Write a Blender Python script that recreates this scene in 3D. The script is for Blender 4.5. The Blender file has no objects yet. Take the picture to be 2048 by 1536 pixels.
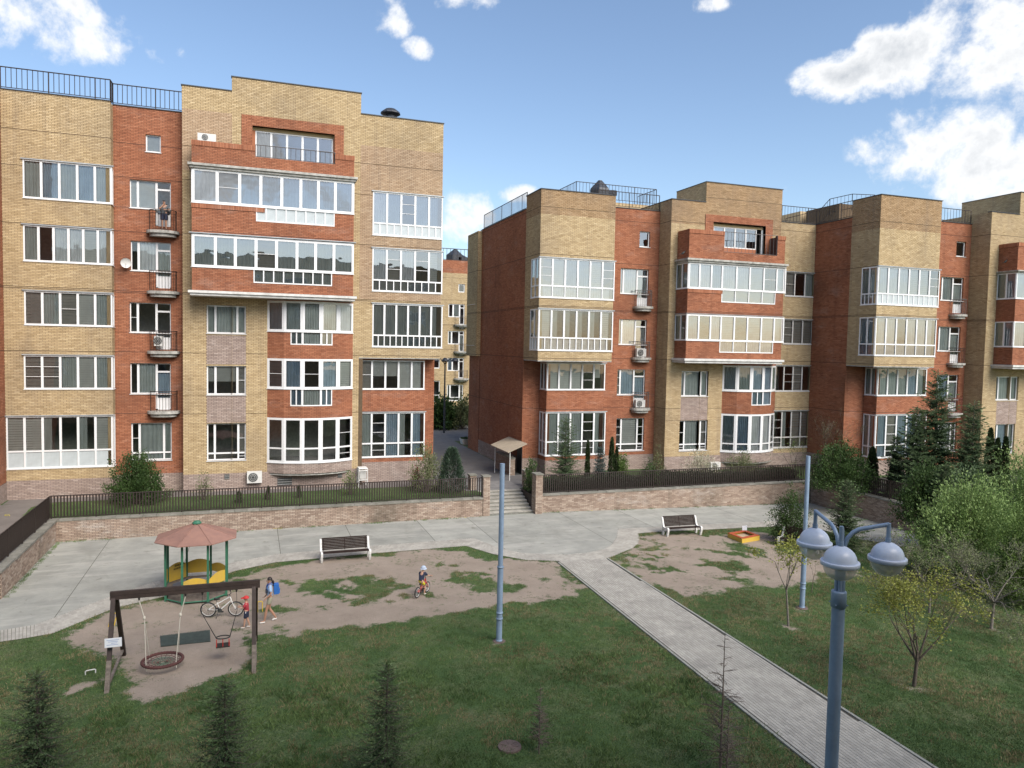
import bpy, bmesh, math, random
import numpy as np
from mathutils import Matrix, Vector
rnd = random.Random(7)
nr = np.random.default_rng(11)
PI = math.pi
sc = bpy.context.scene
C = sc.collection

# ------------------------------------------------------------------ camera
CAMH = 10.0
FPX = 1482.77                      # focal length in photo pixels (2048 wide)
MR = np.array([[0.94329148, -0.33136589, 0.01994581],
               [0.00122241, -0.05661631, -0.99839526],
               [0.33196339, 0.94180212, -0.05300061]])
cam_d = bpy.data.cameras.new('camera')
cam = bpy.data.objects.new('camera', cam_d)
C.objects.link(cam)
cam_d.sensor_width = 36.0
cam_d.lens = FPX / 2048 * 36
cam_d.clip_start = 0.1
cam_d.clip_end = 3000
_r, _d, _f = MR
cam.matrix_world = Matrix(((_r[0], -_d[0], -_f[0], 0), (_r[1], -_d[1], -_f[1], 0), (_r[2], -_d[2], -_f[2], CAMH), (0, 0, 0, 1)))
sc.camera = cam

def ray(x, y):
    return MR.T @ np.array([(x - 1024) / FPX, (y - 768) / FPX, 1.0])
def P(x, y, Y):                    # pixel on the plane y = Y  -> X, Z
    d = ray(x, y); t = Y / d[1]
    return float(d[0] * t), float(d[2] * t + CAMH)
def G(x, y, z=0.0):                # pixel on the level z -> X, Y
    d = ray(x, y); t = (z - CAMH) / d[2]
    return float(d[0] * t), float(d[1] * t)
def S(x, y, X):                    # pixel on the plane x = X -> Y, Z
    d = ray(x, y); t = X / d[0]
    return float(d[1] * t), float(d[2] * t + CAMH)

# ------------------------------------------------------------------ world
SUN_EL, SUN_AZ = math.radians(42), math.radians(159)   # azimuth measured from +Y towards +X
EXPOSURE = 1.2
w = bpy.data.worlds.new('World')
sc.world = w
w.use_nodes = True
nt = w.node_tree
N = nt.nodes; Lk = nt.links
N.clear()
def wn(t, **k):
    n = N.new(t)
    for a, b in k.items(): setattr(n, a, b)
    return n
def wm(op, a, b=None, c=None, clamp=False):
    n = N.new('ShaderNodeMath'); n.operation = op; n.use_clamp = clamp
    for i, v in enumerate((a, b, c)):
        if v is None: continue
        if isinstance(v, (int, float)): n.inputs[i].default_value = v
        else: Lk.new(v, n.inputs[i])
    return n.outputs[0]
sky = wn('ShaderNodeTexSky', sky_type='NISHITA', sun_disc=False, sun_elevation=SUN_EL, sun_rotation=SUN_AZ,
         altitude=150, air_density=1.0, dust_density=1.2, ozone_density=1.6)
tc = wn('ShaderNodeTexCoord')
sep = wn('ShaderNodeSeparateXYZ'); Lk.new(tc.outputs['Generated'], sep.inputs[0])
az = wm('ARCTAN2', sep.outputs[0], sep.outputs[1])
el = wm('ARCSINE', sep.outputs[2])
# warp the directions a little so the clouds get ragged outlines
def noise(scale, detail, rough, vec, dist=0.0):
    n = wn('ShaderNodeTexNoise'); n.inputs['Scale'].default_value = scale; n.inputs['Detail'].default_value = detail
    n.inputs['Roughness'].default_value = rough; n.inputs['Distortion'].default_value = dist
    Lk.new(vec, n.inputs['Vector']); return n.outputs['Fac']
# clouds: azimuth, elevation, half sizes in degrees (same sky all round; these are the ones in the picture)
CL = []
def cl(x, y, rx, ry, s=1.0):
    d = ray(x, y); d = d / np.linalg.norm(d)
    CL.append((math.atan2(d[0], d[1]), math.asin(d[2]), rx / FPX, ry / FPX, s))
cl(50, 15, 240, 95, 1.1); cl(165, 70, 120, 62, .9); cl(315, 112, 42, 26, .75); cl(358, 110, 34, 24, .7); cl(778, 35, 62, 50, .95); cl(836, 97, 52, 26, .85)
cl(960, 2, 120, 30, .8); cl(905, 42, 26, 16, .5); cl(1960, 80, 215, 110, 1.1); cl(1720, 150, 130, 50, .95); cl(1830, 95, 120, 65, 1.0)
cl(1900, 285, 170, 85, 1.0); cl(2000, 380, 120, 70, .9); cl(925, 430, 70, 75, 1.0); cl(1040, 388, 55, 24, .9)
cl(1572, 376, 30, 18, .8); cl(1990, 250, 90, 60, .9); cl(1420, 10, 60, 14, .25)
# the same kind of broken cloud elsewhere round the sky
cr = random.Random(5)
for k in range(26):
    a = cr.uniform(.95, 2 * PI - .55)
    CL.append((a if a < PI else a - 2 * PI, cr.uniform(.07, .75), cr.uniform(.16, .42), cr.uniform(.06, .15), 1.0))
mask = None
for a0, e0, ra, re, s in CL:
    da = wm('SUBTRACT', az, a0)
    da = wm('WRAP', da, PI, -PI) if abs(a0) > 1.9 else da
    q = wm('MULTIPLY', da, 1 / ra); q = wm('MULTIPLY', q, q)
    p = wm('MULTIPLY', wm('SUBTRACT', el, e0), 1 / re); p = wm('MULTIPLY', p, p)
    m = wm('MULTIPLY', wm('SUBTRACT', 1.0, wm('ADD', q, p), clamp=True), s)
    mask = m if mask is None else wm('MAXIMUM', mask, m)
n1 = noise(7.0, 9, .62, tc.outputs['Generated'], .25)
n2 = noise(26.0, 6, .6, tc.outputs['Generated'])
nn = wm('ADD', wm('MULTIPLY', n1, .72), wm('MULTIPLY', n2, .28))
dens = wm('ADD', wm('MULTIPLY', mask, .60), wm('MULTIPLY', wm('SUBTRACT', nn, .52), 3.4))
cov = wn('ShaderNodeMapRange'); cov.inputs['From Min'].default_value = .15; cov.inputs['From Max'].default_value = .60
cov.interpolation_type = 'SMOOTHSTEP'
Lk.new(dens, cov.inputs['Value'])
covm = wm('MULTIPLY', cov.outputs[0], wm('MULTIPLY', mask, 6.0, clamp=True), clamp=True)
thick = wn('ShaderNodeMapRange'); thick.inputs['From Min'].default_value = .5; thick.inputs['From Max'].default_value = 1.15
Lk.new(dens, thick.inputs['Value'])
cc = wn('ShaderNodeMix', data_type='RGBA'); cc.inputs[6].default_value = (5.6, 5.65, 5.7, 1); cc.inputs[7].default_value = (2.5, 2.75, 3.1, 1)
Lk.new(thick.outputs[0], cc.inputs[0])
mx = wn('ShaderNodeMix', data_type='RGBA')
Lk.new(covm, mx.inputs[0]); Lk.new(sky.outputs[0], mx.inputs[6]); Lk.new(cc.outputs[2], mx.inputs[7])
bg = wn('ShaderNodeBackground'); bg.inputs['Strength'].default_value = 0.084
Lk.new(mx.outputs[2], bg.inputs['Color'])
wo = wn('ShaderNodeOutputWorld'); Lk.new(bg.outputs[0], wo.inputs[0])
w.cycles.sampling_method = 'MANUAL'; w.cycles.sample_map_resolution = 512

# ------------------------------------------------------------------ sun
sd = bpy.data.lights.new('sun', 'SUN'); sd.energy = 2.3; sd.angle = math.radians(46); sd.color = (1.0, .92, .82)
so = bpy.data.objects.new('sun', sd); C.objects.link(so)
sv = Vector((math.sin(SUN_AZ) * math.cos(SUN_EL), math.cos(SUN_AZ) * math.cos(SUN_EL), math.sin(SUN_EL)))
so.rotation_euler = sv.to_track_quat('Z', 'Y').to_euler()
so.location = (10, -5, 30)

vs = sc.view_settings
vs.view_transform = 'Standard'; vs.look = 'None'; vs.exposure = EXPOSURE; vs.gamma = 1; vs.use_curve_mapping = False
sc.cycles.max_bounces = 6; sc.cycles.transparent_max_bounces = 10; sc.cycles.caustics_reflective = False; sc.cycles.caustics_refractive = False
sc.cycles.use_denoising = True
sc.cycles.sample_clamp_indirect = 4

# ------------------------------------------------------------------ materials
def newmat(name):
    m = bpy.data.materials.new(name); m.use_nodes = True
    return m, m.node_tree.nodes, m.node_tree.links, m.node_tree.nodes['Principled BSDF']
def rgba(c): return (c[0], c[1], c[2], 1)
def mat(name, col, rough=.7, metal=0, var=.18, scale=6.0, col2=None, bump=0.0, bscale=60, spec=.5, coat=0, tone=False):
    m, n, l, b = newmat(name)
    b.inputs['Roughness'].default_value = rough; b.inputs['Metallic'].default_value = metal
    b.inputs['Specular IOR Level'].default_value = spec; b.inputs['Coat Weight'].default_value = coat
    t = n.new('ShaderNodeTexCoord')
    ns = n.new('ShaderNodeTexNoise'); ns.inputs['Scale'].default_value = scale; ns.inputs['Detail'].default_value = 6; ns.inputs['Roughness'].default_value = .65
    l.new(t.outputs['Object'], ns.inputs['Vector'])
    mr = n.new('ShaderNodeMapRange'); mr.inputs['From Min'].default_value = .3; mr.inputs['From Max'].default_value = .7
    l.new(ns.outputs['Fac'], mr.inputs['Value'])
    mxx = n.new('ShaderNodeMix'); mxx.data_type = 'RGBA'
    c2 = col2 if col2 else tuple(c * (1 - var * 1.6) for c in col)
    c1 = col if col2 else tuple(min(1, c * (1 + var * .6)) for c in col)
    mxx.inputs[6].default_value = rgba(c2); mxx.inputs[7].default_value = rgba(c1)
    l.new(mr.outputs[0], mxx.inputs[0])
    out = mxx.outputs[2]
    if tone:
        at = n.new('ShaderNodeAttribute'); at.attribute_name = 'tone'
        mm = n.new('ShaderNodeMapRange'); mm.inputs['To Min'].default_value = 1 - tone; mm.inputs['To Max'].default_value = 1 + tone
        l.new(at.outputs['Fac'], mm.inputs['Value'])
        vm = n.new('ShaderNodeVectorMath'); vm.operation = 'SCALE'
        l.new(out, vm.inputs[0]); l.new(mm.outputs[0], vm.inputs['Scale']); out = vm.outputs[0]
    l.new(out, b.inputs['Base Color'])
    if bump:
        n2_ = n.new('ShaderNodeTexNoise'); n2_.inputs['Scale'].default_value = bscale; n2_.inputs['Detail'].default_value = 5
        l.new(t.outputs['Object'], n2_.inputs['Vector'])
        bp = n.new('ShaderNodeBump'); bp.inputs['Strength'].default_value = bump; bp.inputs['Distance'].default_value = .02
        l.new(n2_.outputs['Fac'], bp.inputs['Height']); l.new(bp.outputs[0], b.inputs['Normal'])
    return m
def brickmat(name, ca, cb, cc_, stain=(.16, .13, .11), st=.35, white=0.0, z_warm=None):
    """colour from each brick's own tone, with weather stains and pale salt bloom over it"""
    m, n, l, b = newmat(name)
    b.inputs['Roughness'].default_value = .85; b.inputs['Specular IOR Level'].default_value = .25
    at = n.new('ShaderNodeAttribute'); at.attribute_name = 'tone'
    r = n.new('ShaderNodeValToRGB'); l.new(at.outputs['Fac'], r.inputs[0])
    e = r.color_ramp.elements; e[0].color = rgba(ca); e[1].color = rgba(cc_)
    k = e.new(.5); k.color = rgba(cb)
    t = n.new('ShaderNodeTexCoord')
    mp = n.new('ShaderNodeMapping'); mp.inputs['Scale'].default_value = (1, 1, .8); l.new(t.outputs['Object'], mp.inputs[0])
    ns = n.new('ShaderNodeTexNoise'); ns.inputs['Scale'].default_value = .35; ns.inputs['Detail'].default_value = 7; ns.inputs['Roughness'].default_value = .62
    l.new(mp.outputs[0], ns.inputs['Vector'])
    mr = n.new('ShaderNodeMapRange'); mr.inputs['From Min'].default_value = .47; mr.inputs['From Max'].default_value = .72; mr.inputs['To Max'].default_value = st
    l.new(ns.outputs['Fac'], mr.inputs['Value'])
    mxx = n.new('ShaderNodeMix'); mxx.data_type = 'RGBA'; mxx.inputs[7].default_value = rgba(stain)
    l.new(r.outputs[0], mxx.inputs[6]); l.new(mr.outputs[0], mxx.inputs[0])
    out = mxx.outputs[2]
    # rain streaks: noise drawn out down the wall
    mp3 = n.new('ShaderNodeMapping'); mp3.inputs['Scale'].default_value = (2.2, 2.2, .16); l.new(t.outputs['Object'], mp3.inputs[0])
    n3 = n.new('ShaderNodeTexNoise'); n3.inputs['Scale'].default_value = 1.0; n3.inputs['Detail'].default_value = 5; l.new(mp3.outputs[0], n3.inputs['Vector'])
    m3 = n.new('ShaderNodeMapRange'); m3.inputs['From Min'].default_value = .55; m3.inputs['From Max'].default_value = .75; m3.inputs['To Max'].default_value = .28; l.new(n3.outputs['Fac'], m3.inputs['Value'])
    x3 = n.new('ShaderNodeMix'); x3.data_type = 'RGBA'; x3.inputs[7].default_value = rgba(stain); l.new(out, x3.inputs[6]); l.new(m3.outputs[0], x3.inputs[0]); out = x3.outputs[2]
    if white:
        mp2 = n.new('ShaderNodeMapping'); mp2.inputs['Scale'].default_value = (.5, .5, 1.3); mp2.inputs['Location'].default_value = (5, 3, 9)
        l.new(t.outputs['Object'], mp2.inputs[0])
        nw = n.new('ShaderNodeTexNoise'); nw.inputs['Scale'].default_value = 1.1; nw.inputs['Detail'].default_value = 8; nw.inputs['Roughness'].default_value = .7
        l.new(mp2.outputs[0], nw.inputs['Vector'])
        mw = n.new('ShaderNodeMapRange'); mw.inputs['From Min'].default_value = .54; mw.inputs['From Max'].default_value = .72; mw.inputs['To Max'].default_value = white
        l.new(nw.outputs['Fac'], mw.inputs['Value'])
        m2 = n.new('ShaderNodeMix'); m2.data_type = 'RGBA'; m2.inputs[7].default_value = (.5, .46, .42, 1)
        l.new(out, m2.inputs[6]); l.new(mw.outputs[0], m2.inputs[0]); out = m2.outputs[2]
    l.new(out, b.inputs['Base Color'])
    return m
M = {}
M['yb'] = brickmat('yellow brick', (.36, .265, .145), (.485, .37, .215), (.58, .46, .285), st=.38)
M['ybj'] = mat('yellow wall mortar', (.115, .08, .048), .95)
M['yo'] = brickmat('orange buff brick', (.26, .17, .088), (.37, .25, .142), (.45, .32, .19), st=.45)
M['yp'] = brickmat('pinkish buff brick', (.33, .225, .14), (.43, .31, .205), (.51, .385, .265), st=.35)
M['yoj'] = M['ypj'] = None
M['rb'] = brickmat('red brick', (.25, .092, .050), (.35, .140, .076), (.43, .19, .108), stain=(.10, .045, .03), st=.45, white=.18)
M['rbj'] = mat('red wall mortar', (.10, .048, .034), .95)
M['tb'] = brickmat('taupe brick', (.26, .20, .175), (.35, .275, .24), (.44, .36, .32), st=.3, white=.4)
M['tbj'] = mat('taupe wall mortar', (.08, .06, .05), .95)
M['gb'] = brickmat('garden wall brick', (.23, .165, .13), (.34, .26, .205), (.46, .38, .31), stain=(.06, .06, .045), st=.6, white=.7)
M['gbj'] = mat('garden wall mortar', (.06, .047, .038), .95)
M['pvc'] = mat('white window plastic', (.74, .75, .76), .38, var=.05, scale=3)
M['pvcd'] = mat('weathered white window plastic', (.58, .57, .55), .5, var=.12, scale=3)
M['cap'] = mat('zinc flashing', (.42, .45, .47), .45, metal=.3, var=.2, scale=2)
M['darkcap'] = mat('dark metal coping', (.05, .055, .065), .5, metal=.3, var=.2)
M['slab'] = mat('pale concrete slab', (.50, .49, .46), .85, var=.3, scale=3.5, col2=(.2, .2, .18), bump=.3)
M['slabw'] = mat('white painted cornice', (.62, .62, .60), .7, var=.2, scale=2.5, bump=.2)
M['iron'] = mat('dark brown painted iron', (.030, .020, .017), .55, metal=.1, var=.2)
M['irongrey'] = mat('grey painted iron', (.13, .12, .12), .5, metal=.2, var=.2)
M['ironred'] = mat('rust red painted iron', (.16, .045, .035), .6, var=.2)
M['room'] = mat('room plaster', (.55, .53, .50), .9)
M['sheer'] = mat('white net curtain', (.78, .79, .80), .9, var=.12, scale=2)
M['grn'] = mat('grey green curtain', (.50, .54, .52), .9, var=.12, scale=2)
M['blue'] = mat('blue grey curtain', (.38, .48, .58), .9, var=.15, scale=2)
M['blind'] = mat('pale fabric blind', (.70, .70, .66), .85, var=.08, scale=3)
M['brown'] = mat('brown grey blind', (.38, .35, .32), .85, var=.1, scale=3)
M['frost'] = mat('frosted glazing panel', (.46, .51, .53), .25, var=.08, scale=2)
M['asph'] = mat('asphalt', (.13, .128, .13), .9, var=.15, scale=1.2, bump=.4, bscale=90)
def glassmat(name, refl, tint):
    m, n, l, b = newmat(name)
    n.remove(b)
    o = n['Material Output']
    tr = n.new('ShaderNodeBsdfTransparent'); tr.inputs[0].default_value = rgba(tint)
    gl = n.new('ShaderNodeBsdfGlossy'); gl.inputs['Roughness'].default_value = .015; gl.inputs[0].default_value = (.95, .97, 1, 1)
    fr = n.new('ShaderNodeFresnel'); fr.inputs[0].default_value = 1.5
    t = n.new('ShaderNodeTexCoord')
    nb = n.new('ShaderNodeTexNoise'); nb.inputs['Scale'].default_value = .9; nb.inputs['Detail'].default_value = 2
    geo = n.new('ShaderNodeNewGeometry'); l.new(geo.outputs['Position'], nb.inputs['Vector'])
    bp = n.new('ShaderNodeBump'); bp.inputs['Strength'].default_value = .25; bp.inputs['Distance'].default_value = .03
    l.new(nb.outputs['Fac'], bp.inputs['Height']); l.new(bp.outputs[0], gl.inputs['Normal'])
    ad = n.new('ShaderNodeMath'); ad.operation = 'MULTIPLY_ADD'; ad.inputs[1].default_value = 1.6; ad.inputs[2].default_value = refl; ad.use_clamp = True
    l.new(fr.outputs[0], ad.inputs[0])
    mx_ = n.new('ShaderNodeMixShader'); l.new(ad.outputs[0], mx_.inputs[0]); l.new(tr.outputs[0], mx_.inputs[1]); l.new(gl.outputs[0], mx_.inputs[2])
    l.new(mx_.outputs[0], o.inputs[0])
    return m
M['glass'] = glassmat('window glass', .06, (.86, .9, .9))
M['glassr'] = glassmat('coated window glass', .20, (.72, .76, .78))

# ------------------------------------------------------------------ object helpers
WM = {}
def link(o, parent=None, mw=None):
    mw = mw or Matrix.Identity(4)
    C.objects.link(o)
    if parent is not None:
        o.parent = parent
        o.matrix_parent_inverse = WM[parent.name].inverted()
    o.matrix_basis = mw
    WM[o.name] = mw
    return o
def thing(name, label, cat, loc=(0, 0, 0), rz=0.0, group=None):
    o = bpy.data.objects.new(name, None); o.empty_display_size = .2
    link(o, None, Matrix.Translation(loc) @ Matrix.Rotation(rz, 4, 'Z'))
    o['label'] = label; o['category'] = cat
    if group: o['group'] = group
    return o
def tag(o, label=None, cat=None, group=None, kind=None):
    if label: o['label'] = label
    if cat: o['category'] = cat
    if group: o['group'] = group
    if kind: o['kind'] = kind
    return o
class MB:
    """collects boxes, tubes and polygons into one mesh"""
    def __init__(s): s.v = []; s.f = []; s.m = []; s.t = []; s.mats = []; s.n = 0; s.smooth = []
    def mi(s, m):
        if m not in s.mats: s.mats.append(m)
        return s.mats.index(m)
    def add(s, vs, fs, m, tone=.5, smooth=False):
        k = s.mi(m); o = s.n
        s.v.extend(vs); s.n += len(vs)
        for f in fs:
            s.f.append(tuple(i + o for i in f)); s.m.append(k); s.t.append(tone); s.smooth.append(smooth)
    def box(s, a, b, m, tone=.5, mw=None):
        x0, y0, z0 = a; x1, y1, z1 = b
        vs = [(x0, y0, z0), (x1, y0, z0), (x1, y1, z0), (x0, y1, z0), (x0, y0, z1), (x1, y0, z1), (x1, y1, z1), (x0, y1, z1)]
        if mw is not None: vs = [tuple(mw @ Vector(v)) for v in vs]
        s.add(vs, [(0, 3, 2, 1), (4, 5, 6, 7), (0, 1, 5, 4), (1, 2, 6, 5), (2, 3, 7, 6), (3, 0, 4, 7)], m, tone)
    def fbox(s, O, u, n, x0, x1, z0, z1, d0, d1, m, tone=.5):
        """box in wall coordinates: x along u, z up, d along the outward normal n"""
        vs = []
        for d in (d0, d1):
            for x, z in ((x0, z0), (x1, z0), (x1, z1), (x0, z1)):
                vs.append((O[0] + u[0] * x + n[0] * d, O[1] + u[1] * x + n[1] * d, O[2] + z))
        s.add(vs, [(0, 3, 2, 1), (4, 5, 6, 7), (0, 1, 5, 4), (1, 2, 6, 5), (2, 3, 7, 6), (3, 0, 4, 7)], m, tone)
    def quad(s, a, b, c, d, m, tone=.5): s.add([a, b, c, d], [(0, 1, 2, 3)], m, tone)
    def tube(s, pts, r, m, seg=8, cap=True, tone=.5, smooth=True):
        pts = [Vector(p) for p in pts]
        rs = r if isinstance(r, (list, tuple)) else [r] * len(pts)
        vs = []; fs = []
        up = None
        for i, p in enumerate(pts):
            d = (pts[min(i + 1, len(pts) - 1)] - pts[max(i - 1, 0)]).normalized()
            if up is None:
                a = Vector((0, 0, 1)) if abs(d.z) < .9 else Vector((1, 0, 0))
                up = d.cross(a).normalized()
            up = (up - d * up.dot(d)).normalized()
            e = d.cross(up)
            for k in range(seg):
                t = 2 * PI * k / seg
                vs.append(tuple(p + (up * math.cos(t) + e * math.sin(t)) * rs[i]))
        for i in range(len(pts) - 1):
            for k in range(seg):
                a = i * seg + k; b = i * seg + (k + 1) % seg
                fs.append((a, b, b + seg, a + seg))
        s.add(vs, fs, m, tone, smooth)
        if cap:
            s.add([vs[k] for k in range(seg)][::-1], [tuple(range(seg))], m, tone)
            s.add(vs[-seg:], [tuple(range(seg))], m, tone)
    def lathe(s, prof, c, m, seg=24, tone=.5, smooth=True, mw=None):
        vs = []
        for r, z in prof:
            for k in range(seg):
                t = 2 * PI * k / seg
                vs.append((c[0] + r * math.cos(t), c[1] + r * math.sin(t), c[2] + z))
        if mw is not None: vs = [tuple(mw @ Vector(v)) for v in vs]
        fs = []
        for i in range(len(prof) - 1):
            for k in range(seg):
                a = i * seg + k; b = i * seg + (k + 1) % seg
                fs.append((a, b, b + seg, a + seg))
        s.add(vs, fs, m, tone, smooth)
    def prism(s, poly, z0, z1, m, tone=.5):
        n = len(poly)
        vs = [(x, y, z0) for x, y in poly] + [(x, y, z1) for x, y in poly]
        fs = [tuple(range(n))[::-1], tuple(range(n, 2 * n))] + [(i, (i + 1) % n, (i + 1) % n + n, i + n) for i in range(n)]
        s.add(vs, fs, m, tone)
    def mesh(s, name):
        me = bpy.data.meshes.new(name)
        me.from_pydata(s.v, [], s.f)
        for m in s.mats: me.materials.append(m)
        me.polygons.foreach_set('material_index', np.array(s.m, dtype=np.int32))
        me.polygons.foreach_set('use_smooth', np.array(s.smooth, dtype=bool))
        a = me.attributes.new('tone', 'FLOAT', 'FACE'); a.data.foreach_set('value', np.array(s.t, dtype=np.float32))
        me.update()
        return me
    def build(s, name, parent=None, mw=None):
        return link(bpy.data.objects.new(name, s.mesh(name)), parent, mw)
def mesh_np(name, V, F, m, tone=None):
    """fast mesh of equal-sided faces: V (n,3), F (k,c)"""
    me = bpy.data.meshes.new(name)
    V = np.asarray(V, dtype=np.float32); F = np.asarray(F, dtype=np.int32)
    me.vertices.add(len(V)); me.vertices.foreach_set('co', V.ravel())
    me.loops.add(F.size); me.loops.foreach_set('vertex_index', F.ravel())
    me.polygons.add(len(F)); me.polygons.foreach_set('loop_start', np.arange(0, F.size, F.shape[1], dtype=np.int32))
    try: me.polygons.foreach_set('loop_total', np.full(len(F), F.shape[1], dtype=np.int32))
    except Exception: pass
    for q in (m if isinstance(m, list) else [m]): me.materials.append(q)
    if tone is not None:
        a = me.attributes.new('tone', 'FLOAT', 'FACE'); a.data.foreach_set('value', np.asarray(tone, dtype=np.float32))
    me.polygons.foreach_set('use_smooth', np.zeros(len(F), bool))
    me.update(calc_edges=True)
    return me

# ------------------------------------------------------------------ numpy noise for masks
_perm = nr.random((256, 256)).astype(np.float32)
def vnoise(x, y):
    xi = np.floor(x).astype(int); yi = np.floor(y).astype(int)
    fx = x - xi; fy = y - yi; fx = fx * fx * (3 - 2 * fx); fy = fy * fy * (3 - 2 * fy)
    g = lambda a, b: _perm[a & 255, b & 255]
    return (g(xi, yi) * (1 - fx) + g(xi + 1, yi) * fx) * (1 - fy) + (g(xi, yi + 1) * (1 - fx) + g(xi + 1, yi + 1) * fx) * fy
def fbm(x, y, o=5):
    s = 0; a = .5; t = 0
    for k in range(o):
        s = s + a * vnoise(x * 2 ** k + 17 * k, y * 2 ** k + 31 * k); t += a; a *= .55
    return s / t
def inpoly(x, y, poly):
    x = np.asarray(x); y = np.asarray(y); c = np.zeros(x.shape, bool)
    n = len(poly)
    for i in range(n):
        x0, y0 = poly[i]; x1, y1 = poly[(i + 1) % n]
        k = ((y0 > y) != (y1 > y)) & (x < (x1 - x0) * (y - y0) / ((y1 - y0) + 1e-12) + x0)
        c ^= k
    return c
def sdist(x, y, poly):
    """signed distance, positive inside"""
    x = np.asarray(x, dtype=float); y = np.asarray(y, dtype=float); d = np.full(x.shape, 1e9)
    n = len(poly)
    for i in range(n):
        x0, y0 = poly[i]; x1, y1 = poly[(i + 1) % n]
        dx, dy = x1 - x0, y1 - y0
        t = np.clip(((x - x0) * dx + (y - y0) * dy) / (dx * dx + dy * dy + 1e-12), 0, 1)
        d = np.minimum(d, np.hypot(x - x0 - t * dx, y - y0 - t * dy))
    return np.where(inpoly(x, y, poly), d, -d)

# ------------------------------------------------------------------ ground height
def gz(x, y=0):
    x = np.asarray(x, dtype=float)
    return -np.clip(x - 17, 0, 26) * .0235
def gzf(x, y=0): return float(gz(x))
def GG(px, py):                    # pixel on the sloping lawn -> x, y, z
    z = 0.0
    for _ in range(6):
        x, y = G(px, py, z); z = gzf(x)
    return x, y, z
TZ = 1.0                           # level of the terrace the houses stand on
# ------------------------------------------------------------------ brick walls
def cells(x0, x1, z0, z1, holes):
    """wall rectangle minus holes, as horizontal bands of rectangles"""
    hs = [(max(a, x0), max(b, z0), min(c, x1), min(d, z1)) for a, b, c, d in holes]
    hs = [h for h in hs if h[2] > h[0] + 1e-4 and h[3] > h[1] + 1e-4]
    zs = sorted({z0, z1, *[h[1] for h in hs], *[h[3] for h in hs]})
    out = []
    for a, b in zip(zs, zs[1:]):
        if b - a < 1e-4: continue
        mid = (a + b) / 2
        iv = sorted((h[0], h[2]) for h in hs if h[1] < mid < h[3])
        cur = x0
        for p, q in iv:
            if p > cur + 1e-4: out.append((cur, p, a, b))
            cur = max(cur, q)
        if cur < x1 - 1e-4: out.append((cur, x1, a, b))
    return out
BL, BH, BJ, BD = .275, .0825, .0165, .012
def brick_arrays(O, u, n, x0, x1, z0, z1, holes=(), L=BL, Hc=BH, J=BJ, D=BD, zref=1.0, seed=0, soldier=False, ref=0.0):
    """boxes (5 faces) of the single bricks in stretcher bond, clipped to the wall and its openings"""
    R = []
    for (a, b, c, d) in cells(x0, x1, z0, z1, holes):
        k0 = int(math.floor((c - zref) / Hc + 1e-6)); k1 = int(math.ceil((d - zref) / Hc - 1e-6))
        for k in range(k0, k1):
            za = max(c, zref + k * Hc + J / 2); zb = min(d, zref + (k + 1) * Hc - J / 2)
            if zb - za < .012: continue
            off = ref + (0 if k % 2 else L / 2)
            i0 = int(math.floor((a - off) / L)); i1 = int(math.ceil((b - off) / L))
            for i in range(i0, i1):
                xa = max(a, off + i * L + J / 2); xb = min(b, off + (i + 1) * L - J / 2)
                if xb - xa < .02: continue
                R.append((xa, xb, za, zb))
    return np.array(R) if R else np.zeros((0, 4))
def boxes_mesh(name, R, O, u, n, m, D=BD, tone=None, seed=1, jit=.003):
    k = len(R)
    if k == 0: return None
    g = np.random.default_rng(seed)
    d = D + g.uniform(-jit, jit, k)
    O = np.array(O, float); u = np.array((*u[:2], 0), float); n = np.array((*n[:2], 0), float); z = np.array([0, 0, 1.0])
    def pt(x, zz, dd): return O[None] + x[:, None] * u[None] + zz[:, None] * z[None] + dd[:, None] * n[None]
    o = np.zeros(k) - .002
    V = np.stack([pt(R[:, 0], R[:, 2], o), pt(R[:, 1], R[:, 2], o), pt(R[:, 1], R[:, 3], o), pt(R[:, 0], R[:, 3], o),
                  pt(R[:, 0], R[:, 2], d), pt(R[:, 1], R[:, 2], d), pt(R[:, 1], R[:, 3], d), pt(R[:, 0], R[:, 3], d)], 1).reshape(-1, 3)
    base = (np.arange(k) * 8)[:, None]
    q = np.array([[4, 5, 6, 7], [0, 1, 5, 4], [1, 2, 6, 5], [2, 3, 7, 6], [3, 0, 4, 7]])
    if np.dot(np.cross(u, z), n) < 0: q = q[:, ::-1]
    F = (base[:, None, :] + q[None]).reshape(-1, 4)
    if tone is None: tone = np.clip(g.normal(.5, .19, k), 0, 1)
    return mesh_np(name, V, F, m, np.repeat(tone, 5))
_seed = [100]
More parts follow.
